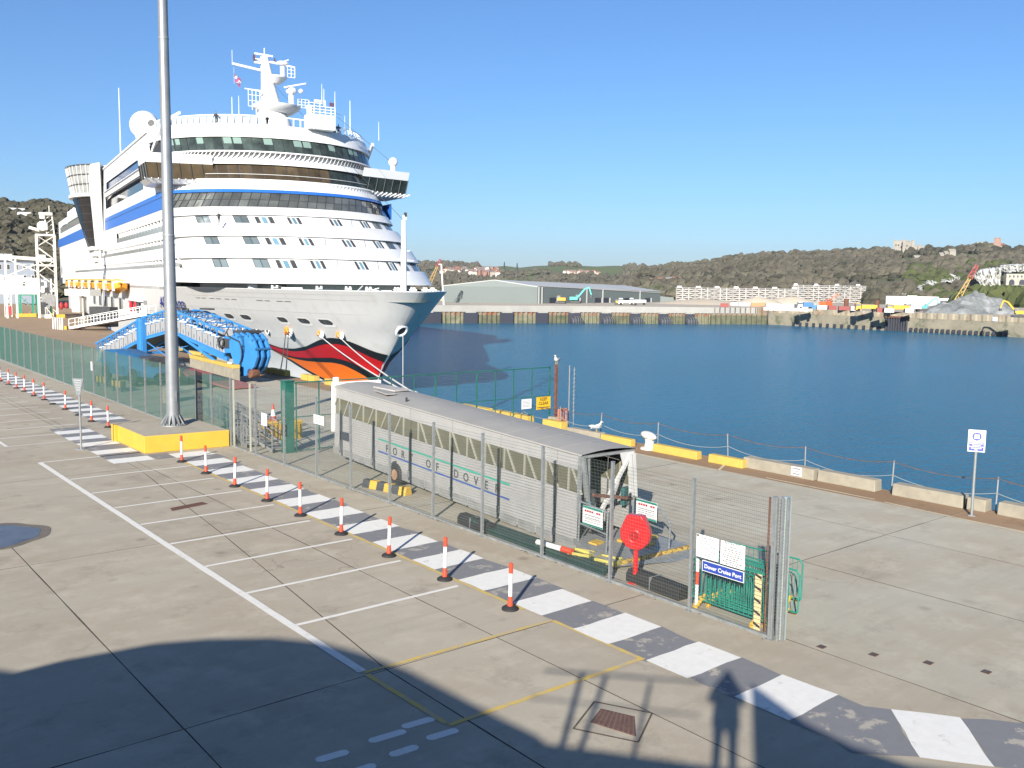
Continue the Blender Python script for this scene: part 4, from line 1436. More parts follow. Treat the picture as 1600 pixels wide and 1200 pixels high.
hd.torus((13.4, 0, 4.95), .5, .1, 12, 6, axis=(0, 1, 0), a0=0, a1=R(180)).bar((11.8, 1.0, 4.6), (14.8, 1.0, 4.7), .1).box((15.4, .8, 4.95), (1.4, .5, .12)).box((12.2, .4, 4.85), (.5, .5, .25))
obj('hinge_gear', hd, M_DARKG, bb)
# end housing: two curved jaws
M_BLUED = mat('darker_blue_steel', (.035, .16, .36), .45, var=.15)
jawA = [(22.3, 3.15), (22.9, 3.5), (23.4, 3.35), (23.75, 2.75), (23.85, 2.0), (23.7, 1.35), (23.2, .6), (22.9, .62), (22.6, 1.5), (22.15, 2.3)]
jawB = [(24.1, 3.25), (24.7, 3.5), (25.2, 3.2), (25.6, 2.6), (25.7, 1.9), (25.3, 1.2), (24.3, .5), (23.5, .42), (23.75, 1.2), (24.2, 2.2)]
jm = Matrix(((1, 0, 0, 0), (0, 0, -1, 0), (0, 1, 0, 0), (0, 0, 0, 1)))
for jw in (jawA, jawB):
    for y in (-1.3, -.85, -.35):
        obj('jaw_plate', MB().prism(jw, -y - .1, -y + .1, jm), M_BLUEM, bb, bev=.03)
    c = [((x - 23.9) * .86 + 23.9, (z - 2) * .88 + 2) for x, z in jw]
    obj('jaw_web', MB().prism(c, .3, 1.25, jm), M_BLUED, bb)
obj('jaw_belly', MB().prism([(22.8, 2.2), (25.2, 2.1), (25.0, 1.5), (24.2, .7), (23.0, .7)], .35, 1.2, jm), M_BLUEM, bb)
obj('drive_box', MB().prism([(20.9, 3.1), (22.4, 3.25), (22.3, 2.0), (21.2, 1.9)], .2, 1.2, jm), M_BLUEM, bb, bev=.05)
obj('drive_opening', MB().box((21.5, BW / 2 - .02, 2.65), (.7, .06, .7)), M_DARKG, bb)
bp_ = MB()
for jw in (jawA, jawB):
    for k in (0, 1, 2, 3):
        bp_.tube((jw[k][0], -1.45, jw[k][1] - .15), (jw[k][0], -.2, jw[k][1] - .15), .09, 8)
obj('pivot_pin', bp_, M_BLUED, bb)['kind'] = 'stuff'
hs = MB()
for s in (-1.48, -.95, -.5):
    hs.path([(22.0 + .25 * math.sin(k), s, 3.5 - k * .3) if k < 2 else (23.0 + .9 * math.sin(k * .35), s + .03, 3.55 - k * .33) for k in range(9)], .05, 6)
obj('hydraulic_hose', hs, M_BLACK, bb)
rl = MB()
rl.lathe([(.34, -.3), (.36, -.2), (.36, .2), (.34, .3)], (24.8, -1.1, .72), 14, axis=(0, 1, 0))
obj('roller', rl, M_RUST, bb, smooth=True)
cg = MB()
cg.torus((21.0, BW / 2 - .2, 2.7), .35, .08, 12, 6, axis=(0, 1, 0)).box((22.3, 0, 3.5), (1.2, 1.6, .2)).box((21.7, .7, 3.3), (.5, .3, .3))
obj('drive_gear', cg, M_DARKG, bb)
ga = MB()
for k in range(8):
    ga.box((20.6 + k * .25, .9, 3.35 + .12 * math.sin(k * 2.1)), (.1, .1, .35))
    ga.ell((20.7 + k * .3, 1.0, 3.5 + .05 * math.sin(k * 3)), (.1, .1, .06), 6, 4)
obj('cable_gear', ga, M_BLACK, bb)['kind'] = 'stuff'
# tow vehicle chassis below
cs = thing('bridge_chassis', 'dark blue bridge undercarriage with rounded body and tyres behind the left fence', 'undercarriage', (20.4, 66.0, 0), R(-84))
rows = []
for x, z0, z1, w in ((-4.4, 1.3, 1.9, .8), (-3.6, .8, 2.15, 1.1), (-2, .6, 2.2, 1.2), (.5, .6, 1.9, 1.2), (2.6, .7, 1.5, 1.1), (4.4, .7, 1.05, .9)):
    rows.append([(x, -w, z0), (x, -w, z1 - .25), (x, -w * .7, z1), (x, w * .7, z1), (x, w, z1 - .25), (x, w, z0), (x, -w, z0)])
obj('body', MB().grid(rows), mat('shaded_blue_steel', (.03, .15, .33), .5, var=.2), cs, smooth=45)  # darker blue carries the shade behind the fence mesh
for x in (-2.6, 1.9):
    for s in (-1.15, 1.15):
        w = obj('wheel', MB().lathe([(.2, -.16), (.52, -.17), (.58, -.1), (.58, .1), (.52, .17), (.2, .16)], (x, s, .58), 18, axis=(0, 1, 0)), M_BLACK, cs, smooth=True)
        obj('rim', MB().lathe([(.26, -.18), (.26, .18)], (x, s, .58), 12, axis=(0, 1, 0)), M_GREEN, w)
obj('frame', MB().box((0, 0, .62), (8.4, 1.5, .22)), M_DKGREEN, cs)
en = MB()
en.box((1.5, .3, 1.7), (1.8, 1.2, .4)).box((2.8, 0, 1.4), (.9, 1.0, .4))
split(obj('engine_gear', en, M_DARKG, cs))
yl = thing('yellow_winch', 'small yellow winch frame seen left of the lamp column through the fence', 'winch', (20.2, 58.4, .0))
a = MB()
a.box((0, 0, 1.35), (.55, .8, .5)).bar((-.2, -.3, 0), (-.2, -.3, 1.2), .07).bar((.2, .3, 0), (.2, .3, 1.2), .07).bar((.2, -.3, 0), (.2, -.3, 1.2), .07).bar((-.2, .3, 0), (-.2, .3, 1.2), .07)
obj('frame', a, M_YELLOW, yl)
obj('drum', MB().tube((0, -.35, 1.7), (0, .35, 1.9), .16, 10), M_CREAMP, yl)
rr = thing('red_ramp', 'faded red ramp plates sloping down behind the fence below the blue bridge', 'ramp', (22.5, 71, 0), R(-80))
for k in range(5):
    obj('plate', MB().add([(k * 2.6, -1.0, 2.0 - k * .34), (k * 2.6 + 2.5, -1.0, 1.68 - k * .34), (k * 2.6 + 2.5, 1.0, 1.68 - k * .34), (k * 2.6, 1.0, 2.0 - k * .34), (k * 2.6, -1.0, 1.8 - k * .34), (k * 2.6 + 2.5, -1.0, 1.48 - k * .34), (k * 2.6 + 2.5, 1.0, 1.48 - k * .34), (k * 2.6, 1.0, 1.8 - k * .34)], [(0, 1, 2, 3), (7, 6, 5, 4), (0, 4, 5, 1), (3, 2, 6, 7), (1, 5, 6, 2), (0, 3, 7, 4)]), mat('faded_red', (.34, .10, .09), .7, var=.2) if k % 2 == 0 else M_DARKG, rr)
rr.scale = (1, 1, .62)
lg = MB()
for k in range(6):
    lg.bar((k * 2.4 + .3, -.8, 0), (k * 2.4 + .3, -.8, 1.8 - k * .31), .12).bar((k * 2.4 + .3, .8, 0), (k * 2.4 + .3, .8, 1.8 - k * .31), .12)
obj('leg', lg, M_DKGREEN, rr)
cbw = thing('concrete_barrier', 'pale concrete barrier wall with yellow capping blocks under the blue bridge end', 'barrier wall', (26.6, 72.4, 0), math.atan2(-10.4, -.8))
L = 10.5
for k in range(5):
    obj('wall_block', MB().box((L * (k + .5) / 5, 0, .52), (L / 5 - .02, .5, 1.04)), M_CONCB, cbw, bev=.02)
for k in range(7):
    obj('capping_block', MB().box((L * (k + .5) / 7, 0, 1.18), (L / 7 - .03, .56, .27)), M_YELLOWF, cbw, bev=.03)
obj('cap_bag', MB().ell((L * .9, -.1, 1.36), (.35, .2, .08), 8, 5), M_WHITE, cbw)

# ---------------------------------------------------------------- the cruise ship (local x aft from the bow, y to starboard, z up)
ship = thing('cruise_ship', 'large white cruise ship with red and orange lips on its bow moored at the quay', 'ship', (50.466, 71.446, 0), R(80.7))
M_SHIP = mat('ship_white', (.70, .70, .69), .35, var=.025, scale=.4)
M_HULL = mat('hull_white', (.56, .555, .54), .4, var=.03, scale=.5, streak=((.51, .50, .475), (.9, .9, .05)))
M_RECESS = mat('recess_white', (.66, .66, .65), .5)
M_BALC = mat('balcony_back_shaded', (.30, .30, .29), .6, var=.25, scale=.3)  # greyer than the ship white: balcony recess shade put into the colour
M_SBLUE = mat('ship_blue', (.03, .16, .58), .35, var=.06)
M_SGLASS = mat('ship_glass', (.030, .032, .030), .06, spec=.7)
M_SGLASSB = mat('ship_glass_brown', (.075, .055, .030), .10, spec=.6, var=.5, scale=.5, rnd=.35)
M_SGLASSG = mat('ship_glass_green', (.045, .06, .052), .08, spec=.6, var=.6, scale=.6, rnd=.45)
M_SGLASST = mat('ship_glass_tilted', (.13, .14, .13), .08, spec=.7, var=.4, scale=.35, rnd=.3)
M_SGREY = mat('ship_grey_glass', (.33, .35, .34), .15, var=.15, scale=.5)
M_WINB = mat('cabin_window', (.16, .20, .21), .1, spec=.6, rnd=.35)
M_FRAME = mat('dark_window_frame', (.035, .036, .036), .5)
M_LBLACK = mat('livery_black', (.012, .012, .012), .35)
M_LRED = mat('livery_red', (.60, .012, .012), .35)
M_LORANGE = mat('livery_orange', (.82, .16, .008), .35)
M_LYELLOW = mat('livery_yellow', (.80, .42, .01), .35)
M_NAVY = mat('livery_navy', (.03, .04, .25), .4)


def interp(x, X, Y):
    if x <= X[0]:
        return Y[0]
    for a, b, ya, yb in zip(X, X[1:], Y, Y[1:]):
        if x <= b:
            return ya + (yb - ya) * (x - a) / (b - a)
    return Y[-1]


B2 = 16.1
tip = lambda z: interp(z, [-6, -3.2, -1.8, -.43, 1.6, 3.24, 4.9, 6.3], [18.5, 17, 15.7, 13.8, 11.6, 9.6, 7.8, 6.2])
bexp = lambda z: interp(z, [-6, -3, 0, 3, 6.3], [.8, .72, .62, .55, .5])
blen = lambda z: interp(z, [-6, -3, 0, 3, 6.3], [88, 75, 62, 52, 44])


def half(s, z):
    q = (s - tip(z)) / blen(z)
    if q <= 0:
        return 0.0
    if q < 1:
        return B2 * q ** bexp(z)
    if s > 205:
        return B2 - ((s - 205) / 32) ** 2 * 3.2
    return B2


def hull_pt(s, z, off=0.0, side=1):
    e = .05
    h = half(s, z)
    ds = (half(s + e, z) - h) / e
    n = math.hypot(ds, 1)
    return (s - off * ds / n, side * (h + off / n), z)


hz = [-7.2, -6, -5, -4, -3.2, -2.4, -1.6, -.8, 0, .8, 1.6, 2.4, 3.2, 4, 4.8, 5.6, 6.3]
qs_ = [(k / 44) ** 2 for k in range(45)]
hb = MB()
for side in (1, -1):
    rows = []
    for z in hz:
        r = []
        for q in qs_:
            s = tip(z) + blen(z) * q
            r.append((s, side * half(s, z), z))
        for s in (112, 140, 170, 205, 215, 225, 234 + z * .4):
            r.append((s, side * half(s, z), z))
        rows.append(r)
    hb.grid(rows if side == 1 else [r[::-1] for r in rows])
obj('hull', hb, M_HULL, ship, smooth=60)
rb = MB()
for side in (1, -1):
    rows = [[], [], [], []]
    for q in qs_:
        s = tip(6.3) + blen(6.3) * q
        p = Vector(hull_pt(s, 6.3, 0, side))
        i = Vector(hull_pt(s + .2, 6.3, -.16, side)) if s > tip(6.3) + .8 else Vector((s + .3, p.y * .9, 6.3))
        for r, v in zip(rows, ((p.x, p.y, 6.3), (p.x, p.y + side * .03, 6.37), (i.x + .1, i.y, 6.37), (i.x + .5, i.y - side * .25 if abs(i.y) > .5 else i.y, 6.0))):
            r.append(v)
    rb.grid(rows if side == 1 else [r[::-1] for r in rows])
obj('bulwark_rail', rb, M_SHIP, ship, smooth=50)
dk = MB()
L_ = [(tip(6.3) + blen(6.3) * q, half(tip(6.3) + blen(6.3) * q, 6.3)) for q in qs_]
dk.grid([[(s, max(0, h - 1.3), 5.25) for s, h in L_], [(s, -max(0, h - 1.3), 5.25) for s, h in L_]])
obj('foredeck', dk, mat('deck_green', (.16, .22, .20), .7), ship)


def strip(name, top, bot, m, off, n=60, mrows=5, sides=(1, -1)):
    """patch of hull livery ruled between two lines of (s, z)"""
    def resample(L, n):
        d = [0]
        for a, b in zip(L, L[1:]):
            d.append(d[-1] + math.hypot(b[0] - a[0], b[1] - a[1]))
        out = []
        for k in range(n + 1):
            x = d[-1] * k / n
            out.append((interp(x, d, [p[0] for p in L]), interp(x, d, [p[1] for p in L])))
        for _ in range(2):
            out = [out[0]] + [tuple((out[i - 1][j] + 2 * out[i][j] + out[i + 1][j]) / 4 for j in (0, 1)) for i in range(1, n)] + [out[-1]]
        return out
    a, b = resample(top, n), resample(bot, n)
    for sd in sides:
        rows = []
        for r in range(mrows + 1):
            f = r / mrows
            row = []
            for (s1, z1), (s2, z2) in zip(a, b):
                s, z = s1 + (s2 - s1) * f, z1 + (z2 - z1) * f
                s = max(s, tip(z) + .06)
                row.append(hull_pt(s, z, off, sd))
            rows.append(row if sd == 1 else row[::-1])
        obj(name, MB().grid(rows), m, ship, smooth=60)


lo = [(35.6, .08), (34.83, -.01), (33.14, -.43), (31.42, -.77), (28.52, -.70), (25.16, -.20), (21.68, .74), (19.57, 1.10), (18.03, 1.07), (16.71, .75), (15.57, .20), (14.61, -.31), (13.9, -.55)]
li1 = [(35.7, -.10), (35.22, -.31), (32.97, -.66), (30.66, -.99), (29.1, -1.05), (26.56, -.78), (23.71, -.19), (21.61, .23), (19.51, .42), (18.06, .31), (16.8, -.22), (15.91, -.89), (15.1, -1.45)]
l1b = [(35.75, -.25), (35.56, -.49), (33.97, -1.04), (32.22, -1.57), (30.32, -1.81), (27.57, -1.78), (24.7, -1.53), (22.15, -1.36), (20.22, -1.53), (18.76, -2.02), (17.77, -2.61), (16.9, -3.2)]
l2 = [(35.72, -.35), (34.67, -.92), (33.24, -1.48), (32.15, -1.88), (30.11, -2.06), (28.05, -2.15), (25.4, -2.09), (22.89, -1.97), (21.24, -2.09), (19.98, -2.55), (18.86, -3.13), (17.4, -4.0)]
lbi = [(35.7, -.42), (34.31, -1.06), (33.1, -1.74), (31.49, -2.24), (29.39, -3.27), (26.8, -4.05), (25.03, -4.47), (22, -5.3), (18.6, -5.6)]
lb_ = [(35.72, -.5), (35.38, -.64), (33.94, -1.36), (32.53, -2.15), (30.87, -3.07), (28.36, -3.98), (25.64, -4.6), (22.5, -5.6), (18.9, -6)]
strip('lips_emblem_red', li1, l1b, M_LRED, .06)
strip('lips_emblem_orange', l2, lbi, M_LORANGE, .06)
strip('lips_emblem_black', lo, li1, M_LBLACK, .09)
strip('lips_emblem_black', l1b, l2, M_LBLACK, .09)
strip('lips_emblem_black', lbi, lb_, M_LBLACK, .09)
strip('eye_emblem_black', [(84, -3.2), (73.46, -2.29), (65.08, -.97), (60, -1.04), (55.31, -1.43), (50.9, -1.96), (47.0, -2.34)], [(84, -4.2), (71.84, -3.2), (64.22, -3.13), (61.42, -3.03), (56.41, -3.2), (52.35, -3.5), (47.5, -3.3)], M_LBLACK, .03, sides=(1,))
strip('eye_emblem_yellow', [(56.46, -1.58), (54.41, -1.86), (53.93, -2.5), (51.6, -3.1)], [(56.3, -1.7), (56.01, -2.6), (54.6, -3.05), (51.7, -3.3)], M_LYELLOW, .05, 20, 3, sides=(1,))
for s in (130.6, 117, 98):
    w = 6 if s > 120 else 3.6
    strip('blue_spike', [(s + w, -4.2), (s, -.6 if s > 120 else -1.2), (s - w, -4.2)], [(s + w, -4.3), (s, -4.3), (s - w, -4.3)], M_SBLUE, .03, 20, 3, sides=(1,))


M_SEAM = mat('plate_seam', (.62, .615, .60), .5)
for z, a, b in ((5.35, 9.5, 47), (3.85, 11.5, 60), (.55, 24, 62), (5.9, 9, 44)):
    strip('plate_seam', [(b, z + .03), (a, z + .03)], [(b, z - .03), (a, z - .03)], M_SEAM, .025, 40, 1, sides=(1,))


def decal(name, pts, m, off, parent=None, side=1):
    mb = MB()
    mb.add([hull_pt(s, z, off, side) for s, z in pts], [tuple(range(len(pts)))[::side]])
    return obj(name, mb, m, parent or ship)


for s1, s0_ in ((26.55, 24.84), (22.6, 20.77), (19.02, 17.12), (43.1, 41.3), (39.0, 37.0), (34.9, 32.7)):
    z0, z1 = 2.42, 3.14
    n = 6
    for a, b, z0_, z1_, m, o, nm in ((s1 + .12, s0_ - .12, z0 - .12, z1 + .10, M_SHIP, .03, 'hull_window'), (s1, s0_, z0 + .16, z1, M_DARKG, .05, 'pane')):
        rows = []
        for k in range(n + 1):
            s = a + (b - a) * k / n
            cut = .16 if k == 0 or k == n else 0
            rows.append([hull_pt(s, z0_ + cut, o), hull_pt(s, (z0_ + z1_) / 2, o), hull_pt(s, z1_ - (cut if k == n else 0), o)])
        p = obj(nm, MB().grid(rows), m, ship if nm == 'hull_window' else hw)
        if nm == 'hull_window':
            hw = p
    dd = s1 - (s1 - s0_) * .35
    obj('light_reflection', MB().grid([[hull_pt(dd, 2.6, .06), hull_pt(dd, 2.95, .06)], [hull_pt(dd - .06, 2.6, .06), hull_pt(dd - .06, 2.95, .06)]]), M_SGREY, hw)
for a, b in ((28.4, 27.0), (26.6, 25.5), (24.2, 23.0), (22.7, 21.5), (44.2, 42.9), (42.4, 41.3), (40.1, 38.8), (38.4, 37.0), (36.0, 34.8), (34.3, 33.0)):
    decal('vent_slot', [(a, 4.95), (b, 4.95), (b, 5.05), (a, 5.05)], M_GALVD, .03)
for s in (31.3, 34.2, 37.6, 39.2):
    p = Vector(hull_pt(s, 1.3, .03))
    nrm = (Vector(hull_pt(s, 1.3, 1)) - Vector(hull_pt(s, 1.3, 0))).normalized()
    o = obj('fairlead', MB().lathe([(.42, 0), (.42, .06), (.26, .06), (.26, .03)], p, 14, axis=nrm), M_SHIP, ship, smooth=True)
    obj('fairlead_hole', MB().lathe([(.24, .03), (.24, .065)], p, 12, axis=nrm), M_DARKG, o)
for s, k in ((26.6, 1.25), (20.7, .8), (17.6, .75)):
    p = Vector(hull_pt(s, 1.5, .1))
    nrm = (Vector(hull_pt(s, 1.5, 1)) - Vector(hull_pt(s, 1.5, 0))).normalized()
    o = obj('fairlead', MB().lathe([(.5 * k, 0), (.5 * k, .08)], p + nrm * -.08 + Vector((-.5, 0, -.1)), 12, axis=nrm), M_SHIP, ship)
    g = MB()
    for q in range(5):
        g.ell(p + Vector((random.uniform(-.3, .3) * k, random.uniform(0, .25), random.uniform(-.2, .2) * k)), (.34 * k, .26, .26 * k), 8, 6)
    obj('orange_cover', g, mat('orange_cover', (.85, .28, .03), .7, var=.25, scale=2), o, smooth=True)
p = Vector((tip(2.2) - .15, .0, 2.2))
o = obj('anchor_ring', MB().torus(p, .62, .16, 18, 8, axis=(1, .25, .75)), M_SHIP, ship, smooth=True)
obj('ring_hole', MB().lathe([(.5, -.02), (.5, .02)], p, 14, axis=(1, .25, .75)), M_DARKG, o)
# the ship's name, wrapped onto the flare
cu = bpy.data.curves.new('ship_name', 'FONT')
cu.body = 'AIDAluna'
cu.size = 2.15
cu.offset = .02
t_ = bpy.data.objects.new('t', cu)
C.objects.link(t_)
me = bpy.data.meshes.new_from_object(t_.evaluated_get(bpy.context.evaluated_depsgraph_get()))
bpy.data.objects.remove(t_)
wmax = max(v.co.x for v in me.vertices)
for v in me.vertices:
    x, y = v.co.x, v.co.y
    z = 3.42 + y * 1.02
    v.co = hull_pt(59.2 - x * 9.6 / wmax - .9 * (z - 3.42), z, .2)
obj('ship_name', me, M_NAVY, ship)

# ---- superstructure
ZS, SS_ = [6.9, 9, 11.3, 14.2, 16, 19, 21, 24, 26.5, 29], [25, 28, 31.5, 36.5, 39.5, 43.5, 45.5, 47, 48.5, 50]
sz0 = lambda z: interp(z, ZS, SS_)


def fp(t, z, off=0.0, D=16.0):
    """point of the rounded front; t to port, off inwards"""
    w = B2 - off
    q = min(1.0, abs(t) / w)
    return (sz0(z) + off + D * (1 - math.sqrt(1 - q * q)), -t, z)


TH = [-90 + 180 * k / 56 for k in range(57)]


def band(name, prof, m, smooth=35, side_end=None, th=TH, start=None):
    """profile of (offset, z) swept round the front and, if wanted, back along both sides"""
    rows = []
    for off, z in prof:
        r = []
        if side_end:
            r.append((side_end, -(-(B2 - off)), z))
        for a in th:
            r.append(fp((B2 - off) * math.sin(R(a)), z, off))
        if side_end:
            r.append((side_end, -(B2 - off), z))
        rows.append(r)
    return obj(name, MB().grid(rows), m, ship, smooth=smooth)


tiers = [(6.95, 8.75), (9.95, 11.62), (12.75, 14.45)]
for z0, z1 in tiers:
    band('deck_band', [(.9, z0), (0, z0), (0, z1), (.14, z1), (.14, z1 - .5), (.9, z1 - .5)], M_SHIP)
band('deck_band', [(.9, 15.6), (0, 15.6), (0, 16.7), (.1, 16.72)], M_SHIP)
for z0, z1 in ((8.25, 9.95), (11.1, 12.75), (13.95, 15.6)):
    band('cabin_wall', [(.42, z0), (.42, z1)], M_SHIP)
band('foredeck_wall', [(2.4, 5.2), (2.4, 7.0)], M_RECESS)
# cabin windows: plain pairs and recessed doors with side panels and a triangular fin
WD = [(-9.75, -8.2, 0), (-7.45, -5.4, 1), (-3.7, -2.15, 1), (1.75, 3.3, 1), (6.5, 7.9, 1), (8.8, 10.3, 0), (11.4, 13.2, 0), (-13.5, -12.2, 0)]


def fpanel(name, t0, t1, z0, z1, off, m, parent=None, n=4, tilt=0.0):
    rows = []
    for k in range(n + 1):
        f = k / n
        rows.append([fp(t0 + (t1 - t0) * f + tilt * 0, z0, off), fp(t0 + (t1 - t0) * f + tilt, z1, off)])
    return obj(name, MB().grid([[r[0] for r in rows], [r[1] for r in rows]]), m, parent or ship)


for zi, (z0, z1) in enumerate(((8.7, 9.85), (11.57, 12.65), (14.4, 15.48))):
    sh = (.12, .05, 0)[zi]
    for t0, t1, kind in WD:
        if kind == 0:
            w = fpanel('cabin_window', t0, t1, z0, z1 - .02, .385, M_FRAME)
            mid = (t0 + t1) / 2
            fpanel('pane', t0 + .06, mid - .04, z0, z1 - .09, .35, M_WINB, w, 2)
            fpanel('pane', mid + .04, t1 - .06, z0, z1 - .09, .35, M_WINB, w, 2)
        else:
            w = fpanel('balcony_door', t0, t1, z0, z1 - .1, .385, M_SGREY)
            d = (t1 - t0)
            fpanel('side_pane', t0, t0 + d * .2, z0, z1 - .1, .35, M_DARKG, w, 1)
            fpanel('side_pane', t1 - d * .24, t1, z0, z1 - .1, .35, M_DARKG, w, 1)
            fpanel('door_frame', t0 + d * .26, t1 - d * .28, z0, z1, .34, M_SHIP, w, 1)
            fpanel('pane', t0 + d * .36, t1 - d * .38, z0, z1 - .14, .31, mat('blue_door_glass', (.16, .30, .38), .1, rnd=.3), w, 1)
            mb = MB()
            for dd in (0, .05):
                pass
            a, b, c = fp(t1 + .02, z0, .36), fp(t1 + .5, z0, .10), fp(t1 + .02, z1, .36)
            mb.add([a, b, c, (a[0] + .01, a[1] - .06, a[2]), (b[0] + .01, b[1] - .06, b[2]), (c[0] + .01, c[1] - .06, c[2])], [(0, 1, 2), (5, 4, 3), (0, 3, 4, 1), (1, 4, 5, 2), (2, 5, 3, 0)])
            obj('fin', mb, M_SHIP, w)
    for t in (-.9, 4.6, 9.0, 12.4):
        fpanel('painted_shadow_strip', t, t + .05, z0 + .1, z1, .25, M_SGREY, None, 1, .5)  # slanted grey strips painted as shadow lines along the cabin walls
# tilted glass deck
band('glass_sill', [(.1, 16.7), (.45, 16.74)], M_SHIP)
band('glass_deck_frame', [(.12, 16.7), (.12, 18.76)], M_FRAME)
NG = 34
for k in range(NG):
    a0, a1 = -76 + 152 * k / NG, -76 + 152 * (k + 1) / NG
    t0, t1 = 16 * math.sin(R(a0)), 16 * math.sin(R(a1))
    sl_ = 1.15
    fpanel('tilted_pane', t0 + .05 - sl_ / 2, t1 - .05 - sl_ / 2, 16.74, 17.68, .06, M_SGLASST, None, 2, sl_ * .47)
    fpanel('tilted_pane', t0 + .05 + .01, t1 - .05 + .01, 17.74, 18.72, .06, M_SGLASST, None, 2, sl_ * .46)
band('blue_line', [(0.0, 18.76), (-.12, 18.76), (-.12, 19.2), (0, 19.2)], M_SBLUE)
band('bridge_fascia', [(.0, 19.2), (-.05, 19.25), (-.02, 20.3), (-.25, 20.45), (-.25, 20.66), (.3, 20.66)], M_SHIP)


def fins(name, n, z0, z1, o0, o1, m, a=70, lean=0.3):
    mb = MB()
    for k in range(n):
        t = 15.2 * math.sin(R(-a + 2 * a * k / (n - 1)))
        mb.add([fp(t, z0, o0), fp(t + lean, z1, o1), fp(t + lean + .07, z1, o1), fp(t + .07, z0, o0), fp(t, z0, o0 + .25), fp(t + lean, z1, o1 + .3)], [(0, 1, 2, 3), (0, 4, 5, 1)])
    o = obj(name, mb, m, ship)
    o['kind'] = 'stuff'
    return o


fins('soffit_rib', 56, 19.95, 20.45, -.04, -.22, M_RECESS)
band('bridge_frame', [(.16, 20.6), (.10, 22.76)], M_FRAME)
NB = 26
for k in range(NB):
    a0, a1 = -72 + 144 * k / NB, -72 + 144 * (k + 1) / NB
    t0, t1 = 16 * math.sin(R(a0)), 16 * math.sin(R(a1))
    fpanel('bridge_pane', t0 + .06, t1 - .06, 20.72, 22.7, .05, M_SGLASSB if t0 < 4 else M_SGLASSG, None, 2)
obj('bridge_handrail', MB().path([fp(16 * math.sin(R(a)), 21.35, -.12) for a in range(-70, 71, 5)], .035, 5), M_SHIP, ship)
band('bridge_roof_fascia', [(.3, 22.72), (-.3, 22.72), (-.3, 23.45), (.5, 23.55)], M_SHIP)
band('soffit_wall', [(.5, 23.5), (.75, 24.5)], M_RECESS)
fins('soffit_rib', 52, 23.55, 24.45, .45, -.05, M_SHIP, 66, .45)
band('lounge_ledge', [(.75, 24.45), (-.1, 24.45), (-.1, 24.62), (.3, 24.62)], M_SHIP)
band('lounge_frame', [(.20, 24.6), (.16, 26.6)], M_FRAME)
NL = 30
for k in range(NL):
    a0, a1 = -74 + 148 * k / NL, -74 + 148 * (k + 1) / NL
    t0, t1 = 15.6 * math.sin(R(a0)), 15.6 * math.sin(R(a1))
    p = fpanel('lounge_pane', t0 + .05, t1 - .05, 24.68, 26.54, .10, M_SGLASSG, None, 2, -.12)
    if k % 7 in (1, 2, 5):
        fpanel('blind', t0 + .1, t1 - .1, 25.6, 26.5, .08, mat('green_blind', (.23, .33, .29), .3), p, 2, -.05)
band('top_band', [(.3, 26.56), (-.15, 26.56), (-.2, 26.9), (.0, 28.5), (.25, 28.5), (.25, 28.2)], M_SHIP, 50)
tdm = MB()
tdm.grid([[fp(15.9 * math.sin(R(a)), 28.3, .2) for a in TH], [(66, -15.9 * math.sin(R(a)), 28.3) for a in TH]])
obj('top_deck', tdm, mat('deck_grey', (.45, .46, .46), .7), ship)
# rail with leaning posts on the top deck
pm = MB()
for k in range(44):
    a = -78 + 156 * k / 43
    t = 15.9 * math.sin(R(a))
    p = Vector(fp(t, 28.4, .05))
    q = Vector(fp(t * 1.0 + .35, 29.75, .75))
    pm.bar(p, q, .16, .12)
obj('rail_post', pm, M_SHIP, ship)['kind'] = 'stuff'
obj('top_rail', MB().path([fp(15.5 * math.sin(R(a)), 29.75, .7) for a in range(-78, 12, 4)], .11, 6), M_SHIP, ship)
obj('wire_rail', MB().path([fp(15.5 * math.sin(R(a)), 29.6, .4) for a in range(14, 79, 4)], .03, 5), M_DARKG, ship)
gl = MB()
gl.grid([[fp(15.8 * math.sin(R(a)), 28.5, .3) for a in range(-80, -8, 4)], [fp(15.5 * math.sin(R(a)), 29.6, .75) for a in range(-80, -8, 4)]])
obj('wind_screen', gl, mat('screen_glass', (.42, .50, .56), .1, spec=.6), ship)

